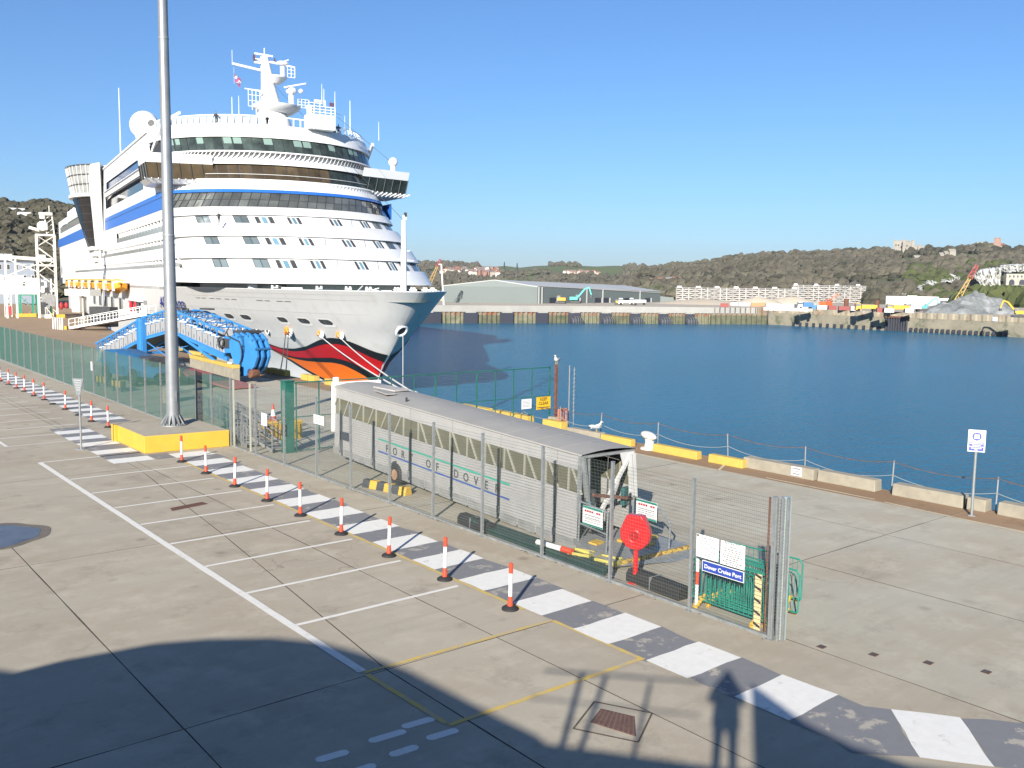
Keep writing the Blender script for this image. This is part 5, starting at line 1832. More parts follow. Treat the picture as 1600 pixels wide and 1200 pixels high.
# ---- bridge wings
for sd in (1, -1):
    A_, B_, C_, D_ = (49.5, 10.6), (51.7, 18.7), (57.5, 18.7), (61, 15.9)
    pt4 = lambda z0, ins=0.0: [(x + ins, sd * (y - ins), z0) for x, y in (A_, B_, C_, D_)]

    def slab4(z0, z1, i0=0.0, i1=0.0):
        fs = [(3, 2, 1, 0), (4, 5, 6, 7), (0, 1, 5, 4), (1, 2, 6, 5), (2, 3, 7, 6)]
        return MB().add(pt4(z0, i0) + pt4(z1, i1), fs if sd == -1 else [f[::-1] for f in fs])
    w = obj('bridge_wing', slab4(22.55, 23.75, .1, -.1), M_SHIP, ship)
    obj('wing_glass', MB().grid([pt4(20.5, .45), pt4(22.57, .12)]), M_SGLASSB if sd == 1 else M_SGLASSG, w)
    mu = MB()
    lo4, hi4 = pt4(20.5, .4), pt4(22.57, .07)
    for e in (0, 1):
        for f in ((.16, .33, .5, .67, .84, 1.0) if e == 0 else (.33, .66, 1.0)):
            mu.bar(Vector(lo4[e]).lerp(Vector(lo4[e + 1]), f), Vector(hi4[e]).lerp(Vector(hi4[e + 1]), f), .09)
    split(obj('mullion', mu, M_FRAME, w))
    obj('wing_floor', slab4(19.95, 20.5, .9, .25), M_SHIP, w)
    rbm = MB()
    for k in range(11):
        f = k / 10
        a = Vector((50.4, sd * 10.6, 19.95)).lerp(Vector((52.5, sd * 17.8, 19.95)), f)
        b = Vector((49.4, sd * 10.6, 20.48)).lerp(Vector((51.5, sd * 18.8, 20.48)), f)
        rbm.bar(a, b, .1, .16)
    obj('wing_rib', rbm, M_SHIP, w)['kind'] = 'stuff'
    sp = MB()
    sp.tube((55.2, sd * 17.6, 23.6), (55.2, sd * 17.6, 25.0), .42, 12).ell((55.2, sd * 17.6, 25.6), .72, 14, 8)
    if sd == -1:
        obj('searchlight_post', sp, M_SHIP, w, smooth=True)
    # dark blue slanted glass where the lounge meets the side, and the white sloping edge
    obj('corner_glass', MB().add([(58.5, sd * 14.6, 24.6), (66, sd * 16.05, 24.6), (66, sd * 16.05, 26.4), (59.5, sd * 14.9, 26.4)], [(0, 1, 2, 3)]), mat('navy_glass', (.03, .045, .11), .12), ship)
    obj('side_brace', MB().bar((58, sd * 15.4, 28.4), (66.5, sd * 16.2, 23.4), .35, .6), M_SHIP, ship)

# ---- starboard and port sides
S_END = 236.0
for sd in (1, -1):
    def sq(name, z0, z1, sa, sb, m, off=0.0, parent=None, s0t=None):
        y = sd * (B2 - off)
        a = sz0(z0) + 16 if sa is None else sa
        b = sz0(z1) + 16 if sa is None else (sa if s0t is None else s0t)
        vs = [(a, y, z0), (sb, y, z0), (sb, y, z1), (b, y, z1)]
        return obj(name, MB().add(vs, [(3, 2, 1, 0) if sd == 1 else (0, 1, 2, 3)]), m, parent or ship)
    for z0, z1, a in ((5.9, 6.95, 50), (6.95, 8.9, None), (9.98, 11.5, None), (12.7, 13.75, None)):
        sq('side_band', z0, z1, a, S_END, M_SHIP)
    sq('side_band', 15.4, 16.72, None, S_END, M_SHIP)
    sq('blue_side_panel', 16.72, 19.05, 52.3, 120, M_SBLUE, -.05)
    sq('blue_side_panel', 16.78, 19.2, 160, S_END + 5, M_SBLUE, -.05)
    sq('side_band', 16.72, 19.05, None, S_END, M_SHIP)
    sq('side_band', 19.05, 20.72, None, S_END, M_SHIP)
    sq('side_band', 22.7, 24.1, None, 160, M_SHIP)
    sq('side_band', 25.6, 28.5, None, 128, M_SHIP)
    sq('side_band', 20.72, 22.7, None, 71, M_SHIP)
    sq('side_band', 20.72, 22.7, 118, 160, M_SHIP)
    sq('side_band', 24.1, 25.6, None, 70, M_SHIP)
    sq('side_band', 24.1, 25.6, 116, 150, M_SHIP)
    sq('long_window', 20.72, 22.7, 70, 119, M_SGLASS, .5)
    sq('upper_window', 24.1, 25.6, 69, 117, mat('blue_side_glass', (.05, .09, .22), .12, var=.3, scale=.1), .25)
    sq('aft_window', 20.72, 22.6, 160, S_END, M_SGREY, .2)
    sq('side_band', 22.6, 24.3, 160, S_END, M_SHIP)
    for s in (66, 128, 150):
        pass
    led = MB()
    led.box((95, sd * (B2 + .12), 22.95), (46, .3, .18)).box((95, sd * (B2 + .1), 24.0), (48, .24, .12))
    obj('window_ledge', led, M_SHIP, ship)
    tk = MB()
    s = 70
    while s < 118:
        tk.box((s, sd * (B2 + .22), 23.85), (.12, .1, .18))
        s += 1.3
    s = 53.5
    while s < 119:
        tk.box((s, sd * (B2 + .1), 18.35), (.8, .06, .08))
        s += 1.9
    obj('ledge_bracket', tk, M_DARKG, ship)['kind'] = 'stuff'
    # balcony decks: recess wall, glass rail, dividers, floor
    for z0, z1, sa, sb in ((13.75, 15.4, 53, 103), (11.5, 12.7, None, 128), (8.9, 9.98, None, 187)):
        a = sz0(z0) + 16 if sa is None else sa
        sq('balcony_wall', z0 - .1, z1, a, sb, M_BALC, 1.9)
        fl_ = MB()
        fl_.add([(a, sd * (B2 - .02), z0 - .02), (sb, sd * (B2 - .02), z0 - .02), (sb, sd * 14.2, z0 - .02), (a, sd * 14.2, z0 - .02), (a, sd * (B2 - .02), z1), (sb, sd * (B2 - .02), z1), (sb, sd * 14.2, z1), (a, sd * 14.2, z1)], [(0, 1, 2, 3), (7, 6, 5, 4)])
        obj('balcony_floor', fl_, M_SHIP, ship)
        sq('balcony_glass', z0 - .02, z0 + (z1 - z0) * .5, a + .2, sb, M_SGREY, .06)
        dv = MB()
        wn_ = MB()
        s = a + 1.0
        while s < sb:
            dv.add([(s, sd * (B2 - .1), z0), (s, sd * 14.2, z0), (s, sd * 14.2, z1), (s, sd * (B2 + .02), z1), (s + .12, sd * (B2 - .1), z0), (s + .12, sd * 14.2, z0), (s + .12, sd * 14.2, z1), (s + .12, sd * (B2 + .02), z1)], [(0, 1, 2, 3), (7, 6, 5, 4), (3, 7, 4, 0)])
            wn_.box((s + 1.5, sd * 14.24, (z0 + z1) / 2 - .1), (1.7, .04, (z1 - z0) * .8))
            s += 2.9
        obj('balcony_divider', dv, M_SHIP, ship)['kind'] = 'stuff'
        obj('balcony_window', wn_, M_WINB, ship)['kind'] = 'stuff'
        if sb < 180:
            sq('side_band', z0, z1, sb, S_END, M_SHIP)
    sq('side_band', 8.9, 9.98, 187, S_END, M_SHIP)
    # slanted shield and roof edge above
    obj('sloping_shield', MB().add([(66, sd * 16.1, 28.5), (128, sd * 16.1, 28.5), (150, sd * 10, 32.6), (84, sd * 10, 33.6), (66, sd * 11.5, 31.6)], [(4, 3, 2, 1, 0) if sd == -1 else (0, 1, 2, 3, 4)]), mat('shield_glass', (.50, .53, .55), .3, var=.1, scale=.2), ship)
    br = MB()
    br.bar((66, sd * 16.1, 28.4), (66, sd * 11.5, 31.7), .3, .4).bar((66, sd * 16.15, 28.5), (128, sd * 16.15, 28.5), .3, .3).bar((66, sd * 11.5, 31.7), (84, sd * 10, 33.7), .25)
    for s in (84, 100, 116, 128):
        br.bar((s, sd * 16.1, 28.6), (s + 9, sd * 10.6, 33.2), .2)
    obj('shield_frame', br, M_SHIP, ship)
core = MB()
core.add([(60, 13, 6), (S_END - 2, 13, 6), (S_END - 2, 13, 24), (60, 13, 28.2), (60, -13, 6), (S_END - 2, -13, 6), (S_END - 2, -13, 24), (60, -13, 28.2)], [(3, 2, 1, 0), (4, 5, 6, 7), (0, 1, 5, 4), (1, 2, 6, 5), (2, 3, 7, 6), (3, 0, 4, 7)])
obj('inner_block', core, M_SHIP, ship)
obj('stern_wall', MB().add([(S_END, 16.1, 5.9), (S_END, -16.1, 5.9), (S_END + 1, -16.1, 24.3), (S_END + 1, 16.1, 24.3)], [(3, 2, 1, 0)]), M_SHIP, ship)
obj('aft_roof', MB().grid([[(118, 16.1, 28.45), (160, 16.1, 24.4), (S_END + 1, 16.1, 24.3)], [(118, 10, 30.5), (160, 10, 27.0), (S_END - 6, 10, 26.0)], [(118, -10, 30.5), (160, -10, 27.0), (S_END - 6, -10, 26.0)], [(118, -16.1, 28.45), (160, -16.1, 24.4), (S_END + 1, -16.1, 24.3)]]), M_SHIP, ship)
ab = MB()
for k, s in enumerate((196, 205, 214, 222)):
    ab.box((s, 14.5, 25.6), (3, .4, 2.2)).ell((s + 3, 13, 26.6), (1.2, 1.2, .9), 8, 5)
obj('aft_deck_gear', ab, M_SHIP, ship)

# ---- glazed funnel bay on the side
for sd in (1, -1):
    def bay(z, n=18):
        b = interp(z, [14, 19, 23.7, 29.6], [1.5, 3.1, 4.4, 5.6])
        a = interp(z, [14, 19, 23.7, 29.6], [5.5, 7.5, 9.2, 10.6])
        c = interp(z, [14, 29.6], [137, 132])
        return [(c - a * math.cos(math.pi * k / n), sd * (B2 + b * math.sin(math.pi * k / n)), z) for k in range(n + 1)]
    lv = [14 + 9.7 * k / 6 for k in range(7)]
    fb_ = obj('funnel_bay', MB().grid([bay(z) for z in lv] if sd == -1 else [bay(z)[::-1] for z in lv]), mat('black_bay_glass', (.02, .021, .024), .10, spec=.7, var=.5, scale=.3), ship, smooth=30)
    ml = MB()
    for z in lv[1:-1]:
        p = bay(z)
        ml.path([(x, y + sd * .02, zz) for x, y, zz in p], .05, 4)
    for k in range(3, 17, 3):
        ml.path([(bay(z)[k][0], bay(z)[k][1] + sd * .03, z) for z in lv], .05, 4)
    obj('mullion', ml, M_DARKG, fb_)
    lip = [[(x, y + sd * d, z) for x, y, _ in bay(23.7)] for d, z in ((0, 23.6), (.7, 23.7), (.75, 24.3), (-.1, 24.35))]
    obj('white_lip', MB().grid(lip if sd == -1 else [r[::-1] for r in lip]), M_SHIP, fb_, smooth=30)
    up = [24.3 + 5.3 * k / 3 for k in range(4)]
    obj('upper_glass', MB().grid([bay(z) for z in up] if sd == -1 else [bay(z)[::-1] for z in up]), mat('pale_bay_glass', (.42, .44, .43), .25, var=.35, scale=.6), fb_, smooth=30)
    ub = MB()
    for k in range(0, 19):
        ub.path([(bay(z)[k][0], bay(z)[k][1] + sd * .1, z) for z in up], .12, 4)
    obj('upright', ub, M_SHIP, fb_)['kind'] = 'stuff'
    rg = MB()
    for z in up:
        rg.path([(x, y + sd * .12, zz) for x, y, zz in bay(z)], .1, 4)
    obj('ring_beam', rg, M_DARKG, fb_)
    fn = MB()
    fn.add([(124, sd * 16.0, 13), (127.5, sd * 16.0, 13), (122, sd * 16, 29.6), (124, sd * 16.4, 29.6), (124, sd * 16.9, 13.2), (127.5, sd * 17.2, 13.2), (118, sd * 17.0, 29.6), (123.5, sd * 18.6, 29.6)], [(4, 5, 7, 6), (0, 1, 5, 4), (2, 3, 7, 6), (0, 4, 6, 2), (1, 5, 7, 3)])
    obj('white_fin', fn, M_SHIP, fb_)
    fo = MB()
    fo.box((138, sd * 16.6, 13.6), (12, 2.2, .7)).box((137, sd * 16.3, 12.6), (9, 1.4, 1.2)).box((137, sd * 16.2, 11.4), (6, .8, 1.0))
    obj('bay_foot', fo, M_SHIP, fb_)
obj('funnel_deck', MB().prism([(120, -16), (142, -16), (142, 16), (120, 16)], 27.5, 29.3), M_SHIP, ship)

# ---- hull openings below the lifeboats
for s in (100, 112, 122, 132, 143):
    o = obj('hull_port', MB().box((s, B2 + .01, 2.9), (5.2, .06, 2.2)), M_SGREY, ship)
    obj('dark_opening', MB().box((s + .8, B2 + .05, 2.9), (2.0, .06, 1.9)), M_DARKG, o)
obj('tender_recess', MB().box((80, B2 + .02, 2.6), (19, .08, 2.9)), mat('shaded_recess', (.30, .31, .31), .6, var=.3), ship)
rec = MB()
for k in range(9):
    rec.box((72 + k * 2.1, B2 + .2, 2.2 + .3 * math.sin(k * 2)), (.3, .3, 2.2))
rec.box((82, B2 + .3, 3.9), (16, .6, .25)).box((78, B2 + .3, 2.0), (6, .4, .8)).box((86, B2 + .3, 1.8), (3, .4, 1.2))
obj('davit_frame', rec, M_SHIP, ship)
for s, m in ((84, M_REDP), (79, M_REDT), (76, M_DARKG)):
    obj('stowed_gear', MB().ell((s, B2 + .5, 2.9), (1.1, .35, .9), 8, 6), m, ship)
M_BOATY = mat('lifeboat_orange', (.80, .34, .015), .45, var=.15, scale=.8)
M_BOATT = mat('lifeboat_yellow', (.85, .47, .03), .45, var=.1)


def lifeboat():
    t = thing('lifeboat', 'x', 'lifeboat', (0, 0, 0), 0, "lifeboats hung along the ship's side")
    rows = []
    for x, w, z0, z1 in ((-4.7, .1, .2, .5), (-4.2, 1.0, -.5, .55), (-2.5, 1.5, -1.0, .55), (0, 1.65, -1.1, .55), (2.5, 1.5, -1.0, .55), (4.2, 1.0, -.5, .55), (4.7, .1, .2, .5)):
        rows.append([(x, -w, z1), (x, -w * .9, z0 * .4), (x, 0, z0), (x, w * .9, z0 * .4), (x, w, z1)])
    obj('hull', MB().grid(rows), M_BOATY, t, smooth=40)
    c = []
    for x, w, z1 in ((-4.3, .5, .7), (-3.6, 1.1, 1.15), (-1, 1.45, 1.4), (2, 1.45, 1.4), (3.6, 1.0, 1.15), (4.3, .4, .7)):
        c.append([(x, -w, .5), (x, -w * .85, z1 * .85), (x, 0, z1), (x, w * .85, z1 * .85), (x, w, .5)])
    obj('canopy', MB().grid(c), M_BOATT, t, smooth=40)
    w = MB()
    for k in range(4):
        w.box((-2.4 + k * 1.6, 1.36, .92), (.8, .06, .3), rot=Matrix.Rotation(R(18), 3, 'X'))
    obj('window', w, M_DARKG, t)['kind'] = 'stuff'
    d = MB()
    for x in (-3.7, 3.7):
        d.box((x, -.3, .9), (.5, 2.6, .35)).box((x, 1.1, .2), (.4, .4, 1.6))
    obj('davit', d, M_SHIP, t)
    return t


SHM = ship.matrix_basis.copy()
SHM = Matrix.Translation(ship.location) @ Matrix.Rotation(ship.rotation_euler.z, 4, 'Z')
for i, s in enumerate((92, 105, 118, 131, 145, 163, 178)):
    if i == 0:
        lbt = lifeboat()
        o = lbt
    else:
        o = dup(lbt, (0, 0, 0))
    o.location = SHM @ Vector((s, 17.6, 5.9))
    o.rotation_euler = (0, 0, R(80.7))
    o['label'] = 'orange lifeboat hung on the white ship, ' + ('nearest the bow', 'second from the bow', 'third from the bow', 'fourth from the bow', 'fifth from the bow', 'boxy one behind the gap', 'farthest aft')[i]

# ---- mast, domes, aerials, jackstaff
M_MAST = M_SHIP
mast = obj('mast', MB().lathe([(3.3, 28.3), (3.0, 29.4), (2.2, 31.4), (2.0, 31.6)], (58.5, 0, 0), 20), M_MAST, ship, smooth=50)
obj('lower_platform', MB().lathe([(2.2, 31.5), (3.4, 32.3), (3.5, 32.6), (1.2, 32.7)], (58.3, -.6, 0), 20), M_MAST, mast, smooth=40)
tr = []
for z, a, b, x in ((32.4, 1.9, 1.5, 58.8), (34, 1.6, 1.3, 59.6), (36, 1.2, 1.0, 60.4), (38, .95, .8, 61.2), (40.3, .7, .6, 62.2)):
    tr.append([(x + a * math.cos(2 * math.pi * k / 14), b * math.sin(2 * math.pi * k / 14), z) for k in range(15)])
obj('trunk', MB().grid(tr), M_MAST, mast, smooth=40)
obj('upper_platform', MB().lathe([(.8, 36.2), (1.7, 37.0), (1.7, 37.2), (.6, 37.3)], (60.2, -1.0, 0), 16), M_MAST, mast, smooth=40)
ya = MB()
ya.bar((61, .3, 38.0), (61, 5.0, 38.5), .3, .3)                 # long yard, to starboard
ya.bar((62, 1.6, 39.8), (62, -1.6, 39.6), .2, .3).bar((62, 1.5, 40.6), (62, -1.2, 40.5), .2, .25)
ya.bar((61.4, 1.7, 37.0 + 2.2), (61.4, .3, 39.2), .22, .25).bar((61, -.4, 39.4), (61, -4.2, 39.1), .2, .22)
ya.bar((62.2, 0, 40), (62.2, 0, 41.6), .12).bar((61, 5.0, 38.5), (61, 5.0, 40.4), .05).bar((61, -4.1, 39.1), (61, -4.1, 37.5), .05)
obj('yardarm', ya, M_MAST, mast)
li = MB()
li.box((62, 1.6, 40.1), (.25, .25, .6)).box((61.4, 1.7, 39.7), (.25, .25, .6)).box((62, -1.5, 40.0), (.2, .2, .5))
split(obj('mast_light', li, mat('dark_lamp', (.10, .05, .07), .5), mast))
rd = MB()
rd.tube((59.4, -1.9, 37.2), (59.4, -1.9, 38.6), .35, 10).ell((59.4, -1.9, 39.1), (.4, .9, .35), 10, 6).bar((59.4, -1.0, 38.9), (59.4, -2.8, 39.7), .2, .15)
rd.tube((57.5, -2.6, 32.6), (57.5, -2.6, 34.3), .4, 10).ell((57.5, -2.6, 34.9), (.8, .8, .6), 10, 6).bar((57, -1.4, 35.2), (57, -4.6, 36.1), .28, .2)
rd.ell((57.4, -4.0, 35.0), (.35, .35, .35), 8, 6)
obj('radar', rd, M_MAST, mast)
fr = MB()
for (x, y, z, n, h) in ((58.5, 3.4, 32.3, 4, 2.4), (59.3, -2.6, 37.2, 3, 1.6), (57.6, -3.6, 32.7, 4, 1.2)):
    for k in range(n):
        fr.bar((x, y - k * .55, z - (.5 * k if h > 2 else 0)), (x, y - k * .55, z + h), .08)
    for q in range(4):
        fr.bar((x, y, z + h * q / 3), (x, y - (n - 1) * .55, z + h * q / 3), .07)
fr.bar((58.5, 3.9, 34.7), (58.5, 1.2, 34.5), .14)
obj('mast_railing', fr, M_MAST, mast)
ho = thing
hs_ = obj('signal_house', MB().box((49.8, -4.3, 29.4), (2.2, 3.8, 2.0)).box((49.9, -3.0, 31.0), (.6, .9, 1.4)), M_SHIP, ship)
fr = MB()
for y in (-2.4, -3.2, -4.0, -4.8, -5.6, -6.2):
    fr.bar((48.8, y, 30.4), (48.8, y, 32.0 if y > -5.5 else 31.4), .09)
for z in (30.7, 31.1, 31.5, 31.9):
    fr.bar((48.8, -2.4, z), (48.8, -6.2 if z < 31.6 else -4.8, z), .09)
fr.bar((48.8, -3.2, 32.2), (48.8, -4.8, 32.2), .2, .3)
obj('house_railing', fr, M_SHIP, hs_)
obj('tiny_flag', MB().box((48.7, -5.7, 31.9), (.04, .7, .5)), mat('dark_flag', (.12, .06, .12), .7), hs_)
ae = MB()
for s, y, z0, z1, r in ((150, 9, 33, 50, .16), (70, 3, 28.5, 35.5, .09), (55.5, 5.5, 29.5, 33.0, .06), (50, -5.0, 31, 34.2, .06), (50, -6.6, 31, 34.0, .06), (51, -9.2, 28.5, 33.2, .08), (51, -8.4, 28.5, 31, .05), (53, -14.4, 28.3, 31.0, .05), (48.5, -4.2, 32, 34.5, .05)):
    ae.tube((s, y, z0), (s, y, z1), r, 6, r * .5)
split(obj('aerial', ae, M_SHIP, ship))
dm = obj('satellite_dome', MB().ell((112, 9.5, 36.4), 2.7, 22, 14), M_SHIP, ship, smooth=True)
obj('dome_base', MB().lathe([(2.0, 31.5), (1.4, 33.4), (1.8, 34.4)], (112, 9.5, 0), 16), M_SHIP, dm, smooth=40)
ds = obj('small_dish', MB().lathe([(.3, 0), (1.0, .25), (1.0, .5), (.7, .55)], (96, 10.6, 34.3), 16, axis=(-.8, .5, .2)), M_SHIP, ship, smooth=40)
obj('dish_face', MB().lathe([(.62, .5), (.62, .57)], (96, 10.6, 34.3), 14, axis=(-.8, .5, .2)), M_DARKG, ds)
js = obj('jackstaff', MB().lathe([(.36, 5.2), (.30, 9), (.24, 13.5), (.2, 13.6)], (10.2, 0, 0), 14), M_SHIP, ship, smooth=True)
a = MB()
a.bar((10.2, .3, 9.6), (10.2, 1.1, 9.65), .1).bar((10.2, -.3, 9.55), (10.2, -1.1, 9.5), .1).box((10.2, -.1, 13.9), (.3, .3, .5)).bar((10.2, -.3, 8.2), (9.9, -.6, 8.2), .06).bar((10.2, -.3, 10.5), (9.9, -.6, 10.5), .06)
obj('cross_arm', a, M_SHIP, js)
obj('lamp', MB().box((10.1, -.15, 14.2), (.25, .25, .4)), M_DARKG, js)
bg_ = MB()
for (s, y) in ((12, 3.2), (14.5, 4.6), (19, 6.4), (27, 9.2), (9.4, 1.0), (8.6, -2.0), (9.6, -3.4), (12, -4.6), (8.3, -.4)):
    bg_.tube((s, y * .92, 5.25), (s, y * .92, 6.75), .14, 8).tube((s + .7, y * .96, 5.25), (s + .7, y * .96, 6.75), .14, 8).box((s + .35, y * .94, 6.5), (1.3, .3, .14))
obj('mooring_bitts', bg_, M_SHIP, ship)
fw = MB()
fw.box((24.5, 7.5, 5.9), (.8, 2.2, 1.3)).box((31, 10.3, 6.1), (1.0, 1.0, 1.5)).box((21, -2, 5.8), (2, 1.5, 1.1)).bar((18, 3, 5.4), (22, 0, 6.8), .12).bar((22.5, 2, 5.4), (19.5, -1, 6.6), .1)
obj('deck_gear', fw, M_SHIP, ship)
obj('deck_locker', MB().box((27.9, 7.9, 6.2), (.3, 1.5, 1.3)), M_DARKG, ship)
wi = MB()
for p, q in (((60, -.2, 36.5), (10.2, 0, 13.6)), ((50, -7, 30.5), (22, -4, 20.7)), ((57.5, -3.5, 34), (51, -8, 31))):
    wi.tube(p, q, .022, 4)
split(obj('stay_wire', wi, M_DARKG, ship))

fg = thing('flag', 'small red white and blue flag hanging from the ship mast yard', 'flag', SHM @ Vector((61, 4.7, 36.6)), R(80.7))
rows = []
for k in range(7):
    f = k / 6
    rows.append([(.12 * math.sin(f * 6 + j), -f * 1.1 + .15 * math.sin(j * 2 + f * 3), .75 - j * .5 - f * .95) for j in range(4)])
obj('cloth', MB().grid(rows), mat('flag_red', (.45, .05, .10), .8, col2=(.10, .10, .32), scale=1.6, dirt=(.75, .72, .74), dscale=1.8, dlo=.5, dhi=.56), fg)
obj('halyard', MB().tube((0, .1, 1.8), (0, .1, -1.2), .02, 4), M_SHIP, fg)


fg.scale = (.8, .8, .8)


def figure(name, label, loc, rz, top_c, leg_c, lean=0.0, h=1.72, group=None):
    """small standing figure: one loft from shoes to shoulders with arms and head"""
    t = thing(name, label, 'person', loc, rz, group)
    k = h / 1.72
    def limb(mb, pts):
        for (p, r1), (q, r2) in zip(pts, pts[1:]):
            mb.tube(Vector(p) * k, Vector(q) * k, r1 * k, 7, r2 * k)
            mb.ell(Vector(q) * k, r2 * k, 7, 5)
    b = MB()
    limb(b, [((.02, .10, .06), .055), ((.0, .10, .48), .065), ((0, .09, .88), .09)])
    limb(b, [((.0, -.10, .06), .055), ((.02, -.10, .48), .065), ((0, -.09, .88), .09)])
    b.ell((.05 * k, .10 * k, .05 * k), (.13 * k, .05 * k, .05 * k), 7, 5).ell((.05 * k, -.10 * k, .05 * k), (.13 * k, .05 * k, .05 * k), 7, 5)
    obj('legs', b, mat('cloth_%s' % leg_c[0], leg_c[1], .8), t, smooth=True)
    b = MB()
    rows = []
    for z, a, c_, x in ((.84, .17, .11, 0), (1.0, .16, .11, .01), (1.2, .18, .125, .02 + lean * .4), (1.36, .21, .12, .03 + lean * .7), (1.43, .13, .09, .03 + lean * .8), (1.48, .06, .06, .03 + lean)):
        rows.append([((x + c_ * math.sin(2 * math.pi * j / 10)) * k, a * math.cos(2 * math.pi * j / 10) * k, z * k) for j in range(11)])
    b.grid(rows)
    for s in (1, -1):
        limb(b, [((.03 + lean * .7, s * .2, 1.36), .06), ((.02, s * .29, 1.12), .05), ((.20, s * .24, 1.0), .04), ((.27, s * .22, 1.05), .035)])
    obj('jacket', b, mat('cloth_%s' % top_c[0], top_c[1], .8), t, smooth=True)
    hd = MB().ell(((.05 + lean) * k, 0, 1.60 * k), (.095 * k, .08 * k, .115 * k), 10, 8).ell(((.145 + lean) * k, 0, 1.59 * k), (.02 * k, .015 * k, .025 * k), 6, 4)
    obj('head', hd, mat('skin', (.45, .27, .20), .6), t, smooth=True)
    obj('hair', MB().ell(((.03 + lean) * k, 0, 1.635 * k), (.105 * k, .09 * k, .105 * k), 10, 8), mat('dark_hair', (.05, .035, .03), .8), t, smooth=True)
    return t


DRK, NVY, WIN, GRY = ('dark', (.03, .03, .035)), ('navy', (.03, .04, .09)), ('wine', (.28, .02, .05)), ('grey', (.18, .18, .19))
for s, y, z, tc_, lc_, ln, lab in ((53.0, 9.2, 28.32, DRK, GRY, .12, 'person in dark jacket leaning on the top deck rail at left'), (51.6, 2.6, 28.32, DRK, DRK, 0, 'person in black standing before the ship mast base'), (52.6, -7.4, 28.32, WIN, DRK, .05, 'person in wine red coat at the right top deck rail'), (52.9, -8.1, 28.32, NVY, NVY, 0, 'person in dark blue beside the wine red coat on deck'), (52.6, 5.6, 28.32, WIN, GRY, 0, 'person in red with only head above the top rail'), (39.9, 12.0, 14.0, DRK, GRY, 0, 'person in dark top on the upper cabin balcony by the lamp column')):
    o = figure('person', lab, SHM @ Vector((s, y, z)), R(80.7 + 180 + random.uniform(-30, 30)), tc_, lc_, ln)

# mooring lines
M_LINE = mat('mooring_rope', (.70, .68, .63), .8)
bo2 = thing('mooring_bollard', 'white bollard holding the ship bow lines, mostly behind the covered walkway', 'bollard', (30.2, 46.0, 0), R(75))
obj('stem', MB().lathe([(.42, 0), (.40, .06), (.24, .10), (.20, .30), (.22, .46)], (0, 0, 0), 16), M_BOLL, bo2, smooth=True)
obj('head', MB().ell((.10, 0, .58), (.52, .26, .17), 16, 8), M_BOLL, bo2, smooth=True)
for s, lab, e, m, r in ((20.7, 'pale mooring line from the middle orange cover down to the quay', (30.2, 46.2, .45), M_LINE, .055), (17.6, 'pale mooring line from the foremost orange cover down to the quay', (30.4, 45.8, .45), M_LINE, .055), (26.5, 'dark mooring line hanging from the large orange cover, left strand', (31.4, 66.9, .1), M_DARKG, .05), (26.0, 'dark mooring line hanging from the large orange cover, right strand', (31.4, 65.9, .1), M_DARKG, .05)):
    a = SHM @ Vector(hull_pt(s, 1.5, .4))
    b = Vector(e)
    pts = []
    for k in range(13):
        f = k / 12
        p = a.lerp(b, f)
        p.z -= .35 * 4 * f * (1 - f)
        pts.append(p - b)
    o = tag(obj('mooring_line', MB().path(pts, r, 6), m, loc=b), lab, 'rope', 'mooring lines')
a = SHM @ Vector((tip(2.2) - .5, 0, 1.9))
tag(obj('anchor_line', MB().tube((0, 0, 0), (0, 0, a.z + 6), .035, 5), M_LINE, loc=(a.x, a.y, -6)), 'thin pale line hanging straight down from the white ring on the bow', 'rope')

# ---------------------------------------------------------------- boarding tower, cabin and ramp at the left
CB = camera_basis()


def at(px, py, d):
    """the point at ground distance d in the direction of a photo pixel"""
    r = CB @ Vector(((px - 800) / F_PX, -(py - 600) / F_PX, -1.0))
    k = d / math.hypot(r.x, r.y)
    return Vector((0, 0, CAM_H)) + r * k


def on_z(px, py, z):
    r = CB @ Vector(((px - 800) / F_PX, -(py - 600) / F_PX, -1.0))
    return Vector((0, 0, CAM_H)) + r * ((z - CAM_H) / r.z)


M_CREAMW = mat('cream_white_steel', (.78, .75, .66), .5, var=.08, dirt=(.6, .48, .3), dscale=.8, dlo=.6, dhi=.75)
base = at(62, 490, 190)
bt = thing('boarding_tower', 'tall cream lattice steel tower of the far boarding bridge beside the ship stern', 'tower', (base.x, base.y, 0), R(-10))
fr = MB()
TW, TD = 2.9, 2.4
for x in (0, TW):
    for y in (0, TD):
        fr.bar((x, y, 0), (x, y, 15.2), .36)
for z in (15.1, 9.6, 5.0):
    fr.bar((0, 0, z), (TW, 0, z), .34).bar((0, TD, z), (TW, TD, z), .3).bar((0, 0, z), (0, TD, z), .3).bar((TW, 0, z), (TW, TD, z), .3)
obj('frame', fr, M_CREAMW, bt)
fr = MB()
zz = [1.0, 3.4, 5.8, 8.2, 10.6, 13.0, 15.0]
for k, (a, b) in enumerate(zip(zz, zz[1:])):
    for y in (0, TD):
        fr.bar((0, y, a if k % 2 else b), (TW, y, b if k % 2 else a), .13)
        fr.bar((0, y, b), (TW, y, a), .09)
    fr.bar((TW, 0, a), (TW, TD, b), .1)
obj('brace', fr, M_CREAMW, bt)
fr = MB()
fr.box((1.0, 0, 16.6), (1.6, 1.2, 1.2)).lathe([(.9, -.3), (.9, .3)], (1.0, -.2, 16.7), 12, axis=(0, 1, 0)).bar((-1.2, 0, 16.4), (.5, 0, 15.9), .5)
for x in (1.7, 2.9):
    fr.bar((x, 0, 15), (x - .3, 0, 19), .22)
for k in range(4):
    fr.bar((1.7, 0, 15.4 + k * .9), (2.75, 0, 16.3 + k * .9), .1)
fr.bar((2.2, 0, 18.6), (2.2, 0, 20.4), .12).box((1.6, 0, 18.9), (2.2, .9, .5)).box((1.0, 0, 18.4), (.8, .8, .8))
